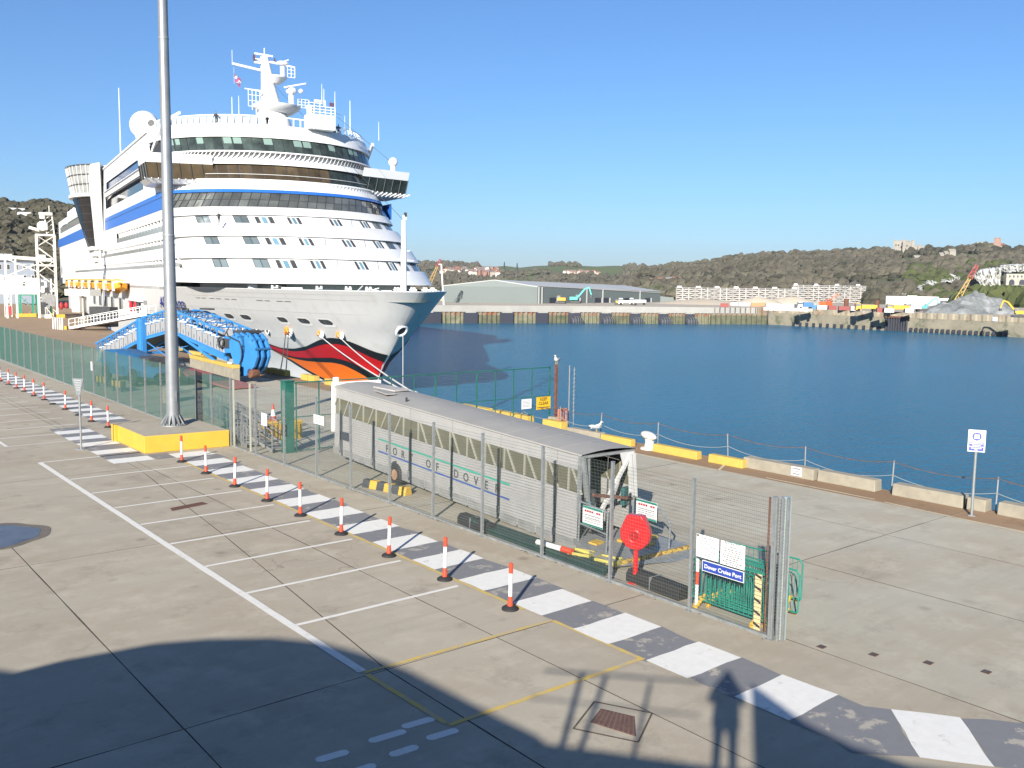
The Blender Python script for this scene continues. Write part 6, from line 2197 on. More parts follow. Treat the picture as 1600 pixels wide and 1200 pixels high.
obj('hoist_head', fr, M_CREAMW, bt)
fr = MB()
for x, z in ((-3.6, 11.2), (-5.2, 11.3)):
    fr.bar((x, 0, 0), (x, 0, z), .34)
fr.bar((-5.2, 0, 11.0), (2.4, .2, 10.6), .5, .6).bar((-5.2, 0, 7.4), (0, 0, 7.2), .12)
for a, b in (((-5, 10.6), (-1.6, 9.2)), ((-1.6, 9.2), (-5, 7.6)), ((-5, 7.3), (-1.6, 6)), ((-1.6, 6), (-5, 4.6)), ((-1.6, 9.2), (0, 9.8)), ((-1.6, 9.2), (0, 8.4)), ((-1.6, 6), (0, 6.6))):
    fr.bar((a[0], 0, a[1]), (b[0], 0, b[1]), .16)
obj('side_gantry', fr, M_CREAMW, bt)
fr = MB()
fr.box((1.5, .6, 3.2), (2.2, 1.6, 2.2)).box((1.0, -.2, 1.2), (1.4, .8, 2.2))
obj('machinery', fr, M_ALUD, bt)
obj('machine_opening', MB().box((.6, -.62, 1.8), (.9, .05, 2.2)).box((1.3, -.25, 5.1), (.7, .2, 1.0)), M_DARKG, bt)
obj('yellow_foot', MB().box((3.4, -.6, .35), (1.4, 1.0, .7)), M_YELLOW, bt)
obj('red_gear', MB().ell((3.6, .3, 2.2), (.4, .4, .7), 8, 6).ell((4.5, .5, 2.3), (.35, .35, .6), 8, 6), M_REDT, bt)
ex = MB()
ex.bar((1.0, -1.2, 2.0), (2.2, -1.2, .2), .12).bar((.9, -1.2, 0), (.9, -1.2, 2.0), .1).bar((2.2, -1.2, 0), (2.2, -1.2, 1.2), .1).box((1.3, -1.2, .35), (1.1, .8, .7))
obj('access_stair', ex, M_CREAMW, bt)
p = at(-14, 493, 196)
cbn = thing('boarding_cabin', 'white boarding cabin raised on green steel frames left of the lattice tower', 'cabin', (p.x, p.y, 0), R(-11))
W_ = 10.3
obj('body', MB().box((W_ / 2, 1.5, 5.75), (W_, 3.2, 3.1)).box((W_ / 2 - 2.3, 1.5, 7.5), (5.4, 3.0, .45)), M_SHIP, cbn, bev=.06)
for x, z in ((5.6, 6.2), (8.7, 6.2), (2.6, 7.1)):
    w = obj('window', MB().box((x, -.12, z), (.48, .04, .72)), M_DARKG, cbn)
    obj('pane', MB().box((x, -.15, z), (.36, .03, .58)), M_WINB, w)
obj('body_seam', MB().box((4.2, -.115, 5.75), (.03, .02, 3.0)).box((7.2, -.115, 5.75), (.03, .02, 3.0)).box((W_ / 2, -.115, 4.35), (W_, .02, .04)), M_GALVD, cbn)
fr = MB()
for x in (4.5, 4.9, 7.0, 7.7, 10.0):
    fr.box((x, .1, 2.4), (.3, .3, 3.6))
    fr.box((x, 2.9, 2.4), (.3, .3, 3.6))
for a, b in ((4.9, 7.0), (7.7, 10.0)):
    fr.bar((a, .1, 3.9), (b, .1, 1.4), .1)
    fr.bar((a, .1, 4.1), (b, .1, 4.1), .2)
obj('green_frame', fr, mat('bright_green_steel', (.02, .33, .20), .5, var=.2), cbn)
obj('yellow_plinth', MB().box((7.2, 1.2, .32), (6.4, 3.4, .64)), M_YELLOW, cbn)
fr = MB()
for x in (2.3, 3.4):
    fr.bar((x, 0, 0), (x, 0, 4.2), .18)
for k in range(4):
    fr.bar((2.3, 0, .4 + k), (3.4, 0, 1.4 + k), .1).bar((3.4, 0, .4 + k), (2.3, 0, 1.4 + k), .1)
obj('lattice_leg', fr, M_CREAMW, cbn)
obj('red_cross_panel', MB().box((2.85, -.14, 1.2), (1.0, .04, 1.6)), mat('red_panel', (.55, .05, .06), .6), cbn)
st_ = MB()
for k in range(26):
    a = Vector((5 + random.random() * 4.6, .6 + random.random(), .8 + random.random() * 2.2))
    st_.bar(a, a + Vector((random.uniform(-.9, .9), 0, random.uniform(-.6, .6))), .1)
obj('stored_rods', st_, M_ALUD, cbn)['kind'] = 'stuff'
# white ramp gangway from the quay up to the hull
p = on_z(98, 513, 0)
q = on_z(178, 497, 2.4)
wr = thing('ramp_gangway', 'white railed ramp gangway leading from the brown quay up to the ship side', 'gangway', (35.0, 141.5, 0), math.atan2(128 - 141.5, 41 - 35.0))
L = 15.5
a = MB()
for s in (-.8, .8):
    a.bar((0, s, .25), (L, s, 2.6), .12, .34)
    a.bar((0, s, 1.5), (L, s, 3.8), .07)
    a.bar((0, s, .9), (L, s, 3.2), .05)
    for k in range(13):
        f = k / 12
        a.bar((L * f, s, .3 + 2.3 * f), (L * f, s, 1.5 + 2.3 * f), .08)
obj('rail', a, M_SHIP, wr)
obj('walkway_deck', MB().add([(0, -.8, .3), (L, -.8, 2.65), (L, .8, 2.65), (0, .8, .3)], [(0, 1, 2, 3)]), M_ALUD, wr)
for k in range(5):
    obj('fence_post', MB().bar((-3.2 + k * .75, -.9 - .2 * k, 0), (-3.2 + k * .75, -.9 - .2 * k, 1.7), .14), M_SHIP, wr)
obj('yellow_end', MB().box((-1.2, -.6, .25), (1.6, .5, .5)), M_YELLOW, wr)
obj('red_mat', MB().box((-2.2, 1.0, .06), (4.2, 2.0, .04)), mat('faded_red_mat', (.35, .12, .12), .8), wr)
hp_ = MB()
hp_.bar((1.8, .2, 0), (1.8, .2, 5.2), .16).box((1.8, .2, 5.3), (5.2, 1.8, .9)).box((1.0, .2, 3.6), (1.6, 1.2, 2.2))
obj('canopy', hp_, M_CREAMW, wr)
obj('dark_stack', MB().box((4.0, 1.8, 1.9), (4.2, 1.4, 2.8)), M_DARKG, wr)
# terrace house at the foot of the left hill
p = at(-30, 440, 300)
hs = thing('terrace_house', 'grey blue three storey terrace house with white chimneys at the hill foot', 'house', (p.x, p.y, 0), R(-8))
obj('wall', MB().box((6.5, 4, 6.0), (14.0, 8, 12.0)), mat('blue_grey_render', (.30, .34, .40), .8, var=.1), hs)
obj('roof', MB().prism([(-.4, -.4), (13.6, -.4), (13.6, 8.4), (-.4, 8.4)], 12, 12.35), mat('slate', (.12, .125, .14), .7), hs)
for x in (1.0, 3.2, 11.8):
    obj('chimney', MB().box((x + 4, 4, 13.2), (2.0, 1.0, 1.9)), M_SHIP, hs)
for r_ in range(3):
    for k in range(7):
        w = obj('window', MB().box((.8 + k * 2.05, -.03, 10.4 - r_ * 3.0), (.9, .06, 1.6)), M_SHIP, hs)
        obj('pane', MB().box((.8 + k * 2.05, -.07, 10.4 - r_ * 3.0), (.7, .04, 1.4)), M_DARKG, w)

# ---------------------------------------------------------------- the place the photograph is taken from, behind the camera
AZ = R(SUN_AZ)
n_ = Vector((math.cos(AZ), math.sin(AZ), 0))
e_ = Vector((-math.sin(AZ), math.cos(AZ), 0))
tb = thing('terminal_building', 'pale terminal building behind the viewpoint whose curved roof shades the car park', 'building', n_ * -.1 + Vector((0, 0, 0)), math.atan2(e_.y, e_.x))
# local x = e_ (to the left of the sunlight), local y = away from the scene
M_RENDER = mat('pale_render', (.55, .54, .50), .8, var=.1)
obj('wall', MB().box((0, 7.2, 2.7), (60, 14, 5.4)), M_RENDER, tb)
obj('deck_edge', MB().box((0, 7.1, 5.52), (60, 14.3, .34)), M_CONCB, tb)
dz = .46       # the outline was measured on a plane a little farther back
arch = [(26, 5.4), (16.5, 5.5), (14.3, 5.55), (12.67, 6.07 - dz), (12.09, 6.45 - dz), (10.97, 6.95 - dz), (10.1, 7.16 - dz), (8.87, 7.33 - dz), (7.89, 7.35 - dz), (6.97, 7.25 - dz), (5.7, 7.01 - dz), (4.75, 6.75 - dz), (3.64, 6.45 - dz), (2.89, 6.26 - dz), (2.45, 5.6)]
mR = Matrix(((1, 0, 0, 0), (0, 0, 1, 0), (0, 1, 0, 0), (0, 0, 0, 1)))
obj('curved_roof', MB().prism(arch, .0, 9.0, mR), M_ROOFG, tb)
for (x0, z0, x1, z1, r) in ((2.61, 7.35, 2.40, 6.1, .05), (2.17, 7.3, 2.15, 6.1, .045), (1.35, 7.3, 1.34, 6.1, .035)):
    obj('railing_post', MB().tube((x0, 0, z0 - dz), (x1, 0, z1 - dz - .3), r, 8), M_GALV, tb)
obj('handrail', MB().tube((3.3, 0, 7.30 - dz), (.42, 0, 7.42 - dz), .025, 6).tube((3.3, 0, 6.8 - dz), (.42, 0, 6.85 - dz), .015, 6), M_GALV, tb)
wedge = [(-.42, 7.5 - dz), (-.48, 5.6), (-6, 5.6), (-6, 6.5 - dz), (-2.72, 6.52 - dz), (-1.92, 6.68 - dz), (-1.29, 6.93 - dz)]
obj('stair_canopy', MB().prism(wedge[::-1], .0, 5.0, mR), M_ROOFG, tb)
ph = thing('person', 'person in dark hooded coat standing on the deck behind the viewpoint', 'person', n_ * -.42 + Vector((0, 0, 5.69)), AZ)
PH = 1.64
b = MB()
rows = []
for z, a, c_ in ((.0, .10, .10), (.06, .11, .12)):
    pass
for s in (.1, -.1):
    for (z0, r0), (z1, r1) in zip(((.03, .07), (.12, .065), (.45, .075), (.82, .105)), ((.12, .065), (.45, .075), (.82, .105), (.9, .11))):
        b.tube((0, s * (1.3 - .3 * z0), z0), (0, s * (1.3 - .3 * z1), z1), r0, 10, r1)
    b.ell((.06, s * 1.3, .05), (.14, .055, .05), 8, 6)
obj('trousers', b, mat('dark_trousers', (.05, .05, .07), .8), ph, smooth=True)
b = MB()
rows = []
for z, a, c_ in ((.70, .23, .15), (.85, .225, .15), (1.05, .22, .145), (1.22, .235, .15), (1.34, .22, .13), (1.40, .12, .11), (1.43, .09, .09)):
    rows.append([(c_ * math.sin(2 * math.pi * j / 16), a * math.cos(2 * math.pi * j / 16), z) for j in range(17)])
b.grid(rows)
for s in (1, -1):
    for p, q, r0, r1 in (((0, s * .2, 1.33), (.03, s * .28, 1.1), .065, .055), ((.03, s * .28, 1.1), (.22, s * .12, 1.38), .055, .04)):
        b.tube(p, q, r0, 9, r1)
        b.ell(q, r1, 8, 6)
obj('coat', b, mat('dark_coat', (.04, .045, .06), .8), ph, smooth=True)
b = MB()
b.ell((.0, 0, 1.53), (.115, .105, .135), 14, 10).ell((-.02, 0, 1.45), (.13, .13, .08), 12, 6)
obj('hood', b, mat('dark_coat', (.04, .045, .06)), ph, smooth=True)
b = MB()
b.ell((.05, 0, 1.52), (.085, .075, .105), 12, 10).ell((.138, 0, 1.51), (.018, .014, .024), 6, 5)
for s in (.03, -.03):
    b.ell((.122, s, 1.54), (.012, .014, .009), 6, 4)
b.ell((.124, 0, 1.465), (.012, .026, .008), 6, 4)
obj('face', b, mat('skin', (.45, .27, .20)), ph, smooth=True)
hands = MB()
for s in (1, -1):
    hands.ell((.235, s * .085, 1.42), (.035, .022, .045), 8, 6)
    for k in range(4):
        hands.tube((.25, s * .075, 1.455 - k * .02), (.265, s * .03, 1.452 - k * .02), .009, 6, .007)
    hands.tube((.225, s * .075, 1.39), (.235, s * .03, 1.385), .01, 6, .008)
obj('hand', hands, mat('skin', (.45, .27, .20)), ph, smooth=True)

# ---------------------------------------------------------------- far side of the harbour
QZ = .5
M_SAND = ground_mat('sandy_quay', (.40, .36, .30), (.44, .36, .25), (.30, .27, .23), 0, False)
wline = [(120, 258), (170, 243.5), (213, 228), (255, 203), (275, 194), (273, 141), (270, 107), (268, 60), (300, -40)]
back = [(430, -60), (430, 110), (420, 200), (380, 290), (330, 340), (230, 380), (110, 420)]
tag(obj('far_quay', MB().add([(x, y, QZ) for x, y in wline + back], [tuple(range(len(wline + back)))]), M_SAND), kind='structure')


def ang_pt(px, line):
    """where the ray of a photo column crosses a plan line"""
    d = at(px, 480, 100)
    for (ax, ay), (bx_, by) in zip(line, line[1:]):
        den = d.x * (by - ay) - d.y * (bx_ - ax)
        if abs(den) < 1e-9:
            continue
        t = (ax * (by - ay) - ay * (bx_ - ax)) / den
        u_ = (ax * d.y - ay * d.x) / den
        if t > 0 and -1e-6 <= u_ <= 1 + 1e-6:
            return Vector((d.x * t, d.y * t, 0))
    return None


M_CAP = mat('white_quay_cap', (.40, .39, .36), .8, var=.12, scale=.3)
M_PILE = mat('rusty_sheet_pile', (.30, .24, .17), .85, var=.3, scale=.5, dirt=(.28, .12, .06), dscale=.35, dlo=.5, dhi=.62)
M_PILEG = mat('weedy_sheet_pile', (.16, .16, .10), .9, var=.4, scale=.6, dirt=(.06, .08, .04), dscale=.5)
M_FEND = mat('dark_fender_face', (.030, .034, .05), .7, var=.2)
M_WEED = mat('weedy_wall', (.30, .27, .20), .9, var=.25, scale=.25, dirt=(.09, .10, .06), dscale=.3, dlo=.52, dhi=.66)
M_QWALL = mat('stained_quay_wall', (.40, .35, .26), .9, var=.25, scale=.2, dirt=(.22, .12, .07), dscale=.25, dlo=.52, dhi=.68, streak=((.22, .19, .14), (.5, .5, .04)))
fw_ = thing('far_quay_wall', 'far white capped quay wall with rusty sheet piles between dark fender faces', 'quay wall', (213, 228, 0))
fwo = Vector((213, 228, 0))
L1 = wline[:5]


def wall_face(name, pts, z0, z1, m, parent, out=0.0):
    """vertical face along plan points"""
    mb = MB()
    mb.grid([[(p.x - fwo.x, p.y - fwo.y, z0) for p in pts], [(p.x - fwo.x, p.y - fwo.y, z1) for p in pts]])
    return obj(name, mb, m, parent)


def toward(p, d):
    """shift a plan point towards the water"""
    k = 1 - d / p.length
    return Vector((p.x * k, p.y * k, 0))


cappx = list(range(655, 1186, 8))
cpts = [ang_pt(x, L1) for x in cappx]
cpts = [p for p in cpts if p]
mb = MB()
rows = []
for d, z in ((0, QZ + .02), (.6, QZ + .02), (.6, -1.55), (-.2, -1.55)):
    rows.append([(toward(p, d).x - fwo.x, toward(p, d).y - fwo.y, z) for p in cpts])
obj('white_cap', MB().grid(rows), M_CAP, fw_)
secs = [(690, 724), (747, 781), (803, 837), (857, 888), (908, 937), (956, 984), (1001, 1029), (1045, 1071), (1086, 1111)]
prev = 655
for i, (a, b) in enumerate(secs):
    p0, p1 = ang_pt(prev + .5, L1), ang_pt(a - .5, L1)
    q = [toward(p0, 1.3), toward(p1, 1.3)]
    o = wall_face('fender_face', [toward(p0, -.2), q[0], q[1], toward(p1, -.2)], -7, -1.75, M_FEND, fw_)
    # corrugated piles
    n = 18
    pts = []
    for k in range(n + 1):
        p = ang_pt(a + (b - a) * k / n, L1)
        pts.append(toward(p, .55 if (k // 2) % 2 else .05))
    wall_face('sheet_pile', pts, -2.6, -1.5, M_PILE, fw_)
    wall_face('weedy_pile', pts, -7, -2.6, M_PILEG if i % 2 else mat('pale_weedy_pile', (.24, .23, .15), .9, var=.35, scale=.7, dirt=(.08, .10, .05), dscale=.5), fw_)
    prev = b
for x in (668, 735, 792, 848, 898, 947, 993, 1037, 1078):
    p = ang_pt(x, L1)
    if p:
        o = obj('cap_bracket', MB().box((toward(p, .8).x - fwo.x, toward(p, .8).y - fwo.y, -1.6), (3.4, 1.2, .5), rz=-.35), M_CAP, fw_)
for x in (902, 951, 997, 1041, 1082):
    p = toward(ang_pt(x, L1), 2.2)
    t = thing('floating_fender', 'black netted float fender half sunk against the far quay wall', 'fender', (p.x, p.y, WZ), 0, 'float fenders along the far quay')
    obj('float', MB().ell((0, 0, .6), (2.5, 1.5, 1.7), 14, 8, rot=Matrix.Rotation(-.4, 3, 'Z')), M_FEND, t, smooth=True)
    nt = MB()
    for k in range(5):
        nt.torus((-1.6 + k * .8, .65 - k * .32, .6), 1.75 * math.sqrt(max(.2, 1 - ((k - 2) / 2.8) ** 2)), .13, 12, 5, axis=(1, -.42, 0))
    obj('net', nt, mat('grey_net', (.16, .17, .16), .8), t)['kind'] = 'stuff'
# older wall to the right
ow = thing('old_quay_wall', 'old rust stained quay wall with weed line running to the right edge', 'quay wall', (213, 228, 0))
pts = []
xs = [x for x in range(1112, 1240, 2)]
for i, x in enumerate(xs):
    p = ang_pt(x, L1)
    if p:
        pts.append(toward(p, .6 if (i // 2) % 2 else .1))
wall_face('sheet_pile', pts, -2.2, QZ + .05, M_PILE, ow)
wall_face('weedy_pile', pts, -7, -2.2, M_PILEG, ow)
rest = [Vector((x, y, 0)) for x, y in wline[4:]]


def sub(pts, n):
    out = []
    for a, b in zip(pts, pts[1:]):
        for k in range(n):
            out.append(a.lerp(b, k / n))
    return out + [pts[-1]]


rp_ = sub(rest, 60)
rc = []
for i, p in enumerate(rp_):
    rc.append(toward(p, .5 if (i // 3) % 2 else .2))
wall_face('rusty_face', rc[:140], -1.2, QZ + .05, M_QWALL, ow)
wall_face('lower_face', [toward(p, .9) for p in rp_[:140]], -7, -1.2, M_WEED, ow)
mb = MB()
mb.grid([[(toward(p, .2).x - fwo.x, toward(p, .2).y - fwo.y, -1.2) for p in rp_], [(toward(p, .95).x - fwo.x, toward(p, .95).y - fwo.y, -1.2) for p in rp_]])
obj('wall_ledge', mb, M_WEED, ow)
wall_face('concrete_face', [toward(p, .3) for p in rp_[140:]], -2.3, QZ + .05, mat('pale_quay_concrete', (.42, .39, .31), .9, var=.3, scale=.3, streak=((.24, .21, .16), (.35, .35, .05))), ow)
wall_face('concrete_foot', [toward(p, 1.0) for p in rp_[140:]], -7, -2.3, mat('weedy_concrete', (.36, .33, .25), .9, var=.2, scale=.2, dirt=(.12, .11, .07), dscale=.35, dlo=.55, dhi=.62), ow)
mb = MB()
mb.grid([[(toward(p, .2).x - fwo.x, toward(p, .2).y - fwo.y, -2.3) for p in rp_[140:]], [(toward(p, 1.0).x - fwo.x, toward(p, 1.0).y - fwo.y, -2.3) for p in rp_[140:]]])
obj('wall_ledge', mb, M_WEED, ow)
ft = MB()
for k in range(34):
    p = toward(rp_[12 + k * 3], 1.25)
    ft.box((p.x - fwo.x, p.y - fwo.y, -4.6), (.7, .7, 1.1))
obj('timber_stub', ft, M_FEND, ow)['kind'] = 'stuff'
pb = MB()
for x in range(1386, 1422, 4):
    p = toward(ang_pt(x, [(q.x, q.y) for q in rest]), 1.5)
    pb.tube((p.x - fwo.x, p.y - fwo.y, -7), (p.x - fwo.x, p.y - fwo.y, -1.0), .3, 6)
p0, p1 = toward(ang_pt(1384, [(q.x, q.y) for q in rest]), 1.6), toward(ang_pt(1422, [(q.x, q.y) for q in rest]), 1.6)
obj('timber_pile', pb, M_FEND, ow)
obj('timber_beam', MB().bar((p0.x - fwo.x, p0.y - fwo.y, -1.0), (p1.x - fwo.x, p1.y - fwo.y, -1.0), .5), M_RUST, ow)
p = toward(ang_pt(1557, [(q.x, q.y) for q in rest]), .5)
sgn = tag(obj('quay_plate', MB().box((0, 0, 0), (.1, 1.7, 1.2)), mat('pale_blue_sign', (.62, .70, .78), .5), loc=(p.x, p.y, -.5)), 'small pale blue plate on the far concrete quay wall at right', 'sign')

# warehouse
A, B_, Cc, D_ = at(839.5, 474, 345), at(1031.5, 475.5, 425), at(655, 474.5, 345), None
wa = thing('warehouse', 'long low grey green warehouse with shallow white roof on the far quay', 'warehouse', (A.x, A.y, 0))


def rel(p, o):
    return Vector((p.x - o.x, p.y - o.y, p.z))


M_SHED = mat('shed_cladding', (.155, .185, .18), .6, var=.06, scale=.1)
M_SHEDR = mat('shed_roof', (.50, .50, .48), .5, var=.06, scale=.1)
a = rel(A, A)
b = rel(B_, A)
c = rel(at(691, 474.5, 345), A)
za, zb, zc, zap = at(839.5, 448.5, 345).z, at(1031.5, 455.4, 425).z, at(691, 447, 345).z, at(772, 438, 345).z
ap = rel(at(772, 474, 345), A)
f_ = Vector((b.x, b.y, 0))
gable = MB().add([(a.x, a.y, -1), (a.x, a.y, za), (ap.x, ap.y, zap), (c.x, c.y, zc), (c.x, c.y, -1)], [(0, 1, 2, 3, 4)])
obj('gable_wall', gable, M_SHED, wa)
obj('long_wall', MB().add([(a.x, a.y, -1), (b.x, b.y, -1), (b.x, b.y, zb), (a.x, a.y, za)], [(0, 1, 2, 3)]), M_SHED, wa)
rz1 = za - zb
apb = ap + f_
obj('roof', MB().add([(a.x, a.y, za), (b.x, b.y, zb), (apb.x, apb.y, zap - rz1), (ap.x, ap.y, zap), (c.x, c.y, zc), (c.x + b.x, c.y + b.y, zc - rz1), (a.x, a.y, za + .25), (b.x, b.y, zb + .25), (apb.x, apb.y, zap - rz1 + .25), (ap.x, ap.y, zap + .25), (c.x, c.y, zc + .25), (c.x + b.x, c.y + b.y, zc - rz1 + .25)], [(6, 7, 8, 9), (9, 8, 11, 10), (0, 1, 7, 6), (0, 6, 9, 3), (3, 9, 10, 4), (1, 2, 8, 7), (2, 5, 11, 8)]), M_SHEDR, wa)
nrm = Vector((b.y, -b.x, 0)).normalized()
if nrm.dot(A) > 0:
    nrm = -nrm
for x0, x1, y0 in ((858, 869.5, 459.7), (894.5, 905, 460.5), (929, 939.5, 461.5), (942, 951.5, 462), (975, 985, 462.6), (1007, 1016, 463.5)):
    f0, f1 = [], []
    for x in (x0, x1):
        q = ang_pt(x, [(A.x, A.y), (B_.x, B_.y)])
        f0.append(Vector((q.x - A.x, q.y - A.y, 0)))
    fr_ = (f0[0].length / f_.length)
    h = 3.0
    w = f0[1] - f0[0]
    zb0 = -.3 - fr_ * .4
    o = obj('door_opening', MB().add([f0[0] + nrm * .15 + Vector((0, 0, zb0)), f0[1] + nrm * .15 + Vector((0, 0, zb0)), f0[1] + nrm * .15 + Vector((0, 0, zb0 + h)), f0[0] + nrm * .15 + Vector((0, 0, zb0 + h))], [(0, 1, 2, 3)]), M_FEND, wa)
    obj('door_jamb', MB().bar(f0[1] + nrm * .3 + Vector((0, 0, zb0)), f0[1] + nrm * .3 + Vector((0, 0, zb0 + h)), .5), M_SHEDR, o)
for x in (841, 846, 916, 941, 999):
    q = ang_pt(x, [(A.x, A.y), (B_.x, B_.y)])
    q = Vector((q.x - A.x, q.y - A.y, 0))
    k = q.length / f_.length
    obj('downpipe', MB().bar(q + nrm * .2 + Vector((0, 0, -1)), q + nrm * .2 + Vector((0, 0, za + (zb - za) * k)), .35), M_SHEDR, wa)
obj('eave_trim', MB().bar(a + nrm * .15 + Vector((0, 0, za - .1)), b + nrm * .15 + Vector((0, 0, zb - .1)), .2, .3), M_SHEDR, wa)
B2_ = rel(at(1052.5, 476, 425), A)
z2 = at(1052.5, 465, 425).z
obj('annex', MB().add([(b.x, b.y, -1.5), (B2_.x, B2_.y, -1.5), (B2_.x, B2_.y, z2), (b.x, b.y, z2 + .6), (b.x + 20, b.y + 30, z2 + .6), (B2_.x + 20, B2_.y + 30, z2)], [(0, 1, 2, 3), (3, 2, 5, 4)]), M_SHED, wa)

# hills and far shore
far_sea = MB()
M_BEACH = ground_mat('seafront', (.36, .34, .29), (.42, .36, .27), (.25, .25, .2), 0, False)
p_ = [at(x, 470, 820) for x in (640, 800, 960, 1120, 1280, 1440, 1640, 1800)]
q_ = [at(x, 460, 5000) for x in (1800, 1640, 1440, 1280, 1120, 960, 800, 640)]
tag(obj('seafront_ground', MB().add([(p.x, p.y, -4.9) for p in p_ + q_], [tuple(range(16))]), M_BEACH), kind='structure')


def hill_mat(name, cols, sc):
    m = bpy.data.materials.new(name)
    m.use_nodes = True
    N, L = m.node_tree.nodes, m.node_tree.links
    b = N['Principled BSDF']
    b.inputs['Roughness'].default_value = .95
    b.inputs['Specular IOR Level'].default_value = .1
    g = N.new('ShaderNodeNewGeometry')
    t = N.new('ShaderNodeTexNoise')
    t.inputs['Scale'].default_value = sc
    t.inputs['Detail'].default_value = 6
    L.new(g.outputs['Position'], t.inputs['Vector'])
    r = N.new('ShaderNodeValToRGB')
    r.color_ramp.elements.remove(r.color_ramp.elements[1])
    for i, (p, c) in enumerate(cols):
        e = r.color_ramp.elements[0] if i == 0 else r.color_ramp.elements.new(p)
        e.position = p
        e.color = (*c, 1)
    L.new(t.outputs['Fac'], r.inputs['Fac'])
    L.new(r.outputs['Color'], b.inputs['Base Color'])
    MATS[name] = m
    return m


GB, GG, GD, GF = (.12, .108, .08), (.085, .105, .048), (.06, .064, .04), (.10, .14, .05)
M_HILL = hill_mat('hill_scrub', [(.3, GD), (.45, GB), (.6, GG), (.72, GF)], .006)
M_FIELD = hill_mat('hill_field', [(.3, (0.0936, 0.1248, 0.0468)), (.5, (0.1170, 0.1404, 0.0624)), (.68, (0.1248, 0.1131, 0.0780))], .004)
M_WOOD = hill_mat('bare_woodland', [(.32, (0.0663, 0.0624, 0.0429)), (.46, (0.0936, 0.0842, 0.0608)), (.58, (0.1092, 0.0983, 0.0702)), (.7, (0.0741, 0.0858, 0.0429))], .010)
M_WOODD = hill_mat('dark_woodland', [(.32, (0.0312, 0.0328, 0.0218)), (.5, (0.0663, 0.0608, 0.0429)), (.66, (0.0858, 0.0819, 0.0546))], .03)
M_TREEG = hill_mat('spring_trees', [(.3, (0.0390, 0.0507, 0.0195)), (.5, (0.0663, 0.0780, 0.0312)), (.7, (0.0936, 0.1053, 0.0390))], .05)


def hill(name, ridge, d0, d1, z0, m, amp, rows=16, back=1.5, cols=90, prof=1.0):
    x0, x1 = ridge[0][0], ridge[-1][0]
    X, Y = [p[0] for p in ridge], [p[1] for p in ridge]
    surf = []
    for j in range(rows + 5):
        f = j / rows
        r = []
        for i in range(cols + 1):
            px = x0 + (x1 - x0) * i / cols
            zr = at(px, interp(px, X, Y), d1).z
            d = d0 + (d1 - d0) * f if f <= 1 else d1 * (1 + (f - 1) * (back - 1) * rows / 4)
            p = at(px, 450, d)
            h = min(1.0, f) ** prof
            z = z0 + (zr - z0) * h - (max(0, f - 1) * rows / 4) ** 2 * (zr - z0) * .5
            nn = noise.noise(Vector((p.x * .006, p.y * .006, 1.3))) + .5 * noise.noise(Vector((p.x * .018, p.y * .018, 4.1)))
            z += amp * nn * min(1, f * 3) * (0.25 if abs(f - 1) < .04 else 1) * (1 - .6 * min(1, f))
            r.append((p.x, p.y, z))
        surf.append(r)
    o = obj(name, MB().grid(surf), m, smooth=60)
    tag(o, kind='structure')
    return surf


def surf_pt(surf, u_, f):
    rows, cols = len(surf), len(surf[0])
    y = min(rows - 1.001, f)
    x = min(cols - 1.001, u_)
    i, j = int(x), int(y)
    fx_, fy_ = x - i, y - j
    P = [Vector(surf[j][i]), Vector(surf[j][i + 1]), Vector(surf[j + 1][i]), Vector(surf[j + 1][i + 1])]
    return P[0].lerp(P[1], fx_).lerp(P[2].lerp(P[3], fx_), fy_)


ICO = None


def crown_cluster(mb, p, r, h):
    """one rough tree crown: a low faceted lump of its own"""
    n = 6
    vs = []
    top = Vector((p.x + random.uniform(-.2, .2) * r, p.y + random.uniform(-.2, .2) * r, p.z + h))
    ph_ = random.random() * 6
    for k, (rr, zz) in enumerate(((.62, .0), (1.0, .38), (.72, .78))):
        for i in range(n):
            t = 2 * math.pi * i / n + ph_ + k * .5
            q = r * rr * random.uniform(.72, 1.25)
            vs.append((p.x + q * math.cos(t), p.y + q * math.sin(t), p.z + h * zz * random.uniform(.85, 1.15)))
    vs.append(top)
    fs = []
    for k in range(2):
        for i in range(n):
            j = (i + 1) % n
            fs.append((k * n + i, k * n + j, (k + 1) * n + j, (k + 1) * n + i))
    for i in range(n):
        fs.append((2 * n + i, 2 * n + (i + 1) % n, 3 * n))
    mb.add(vs, fs)


def wood(name, surf, n, r, m, accept=None, fmax=1.02, fmin=0.0, label=None):
    mb = MB()
    rows, cols = len(surf), len(surf[0])
    for k in range(n):
        u_, f = random.random() * (cols - 1), (fmin + random.random() ** .8 * (fmax - fmin)) * (rows - 5)
        p = surf_pt(surf, u_, f)
        if accept and not accept(p, u_ / (cols - 1), f / (rows - 5)):
            continue
        rr = r * random.choice((random.uniform(.5, 1.1), random.uniform(.8, 1.9)))
        crown_cluster(mb, p, rr, rr * random.uniform(1.0, 1.7))
    return tag(obj(name, mb, m), kind='stuff')


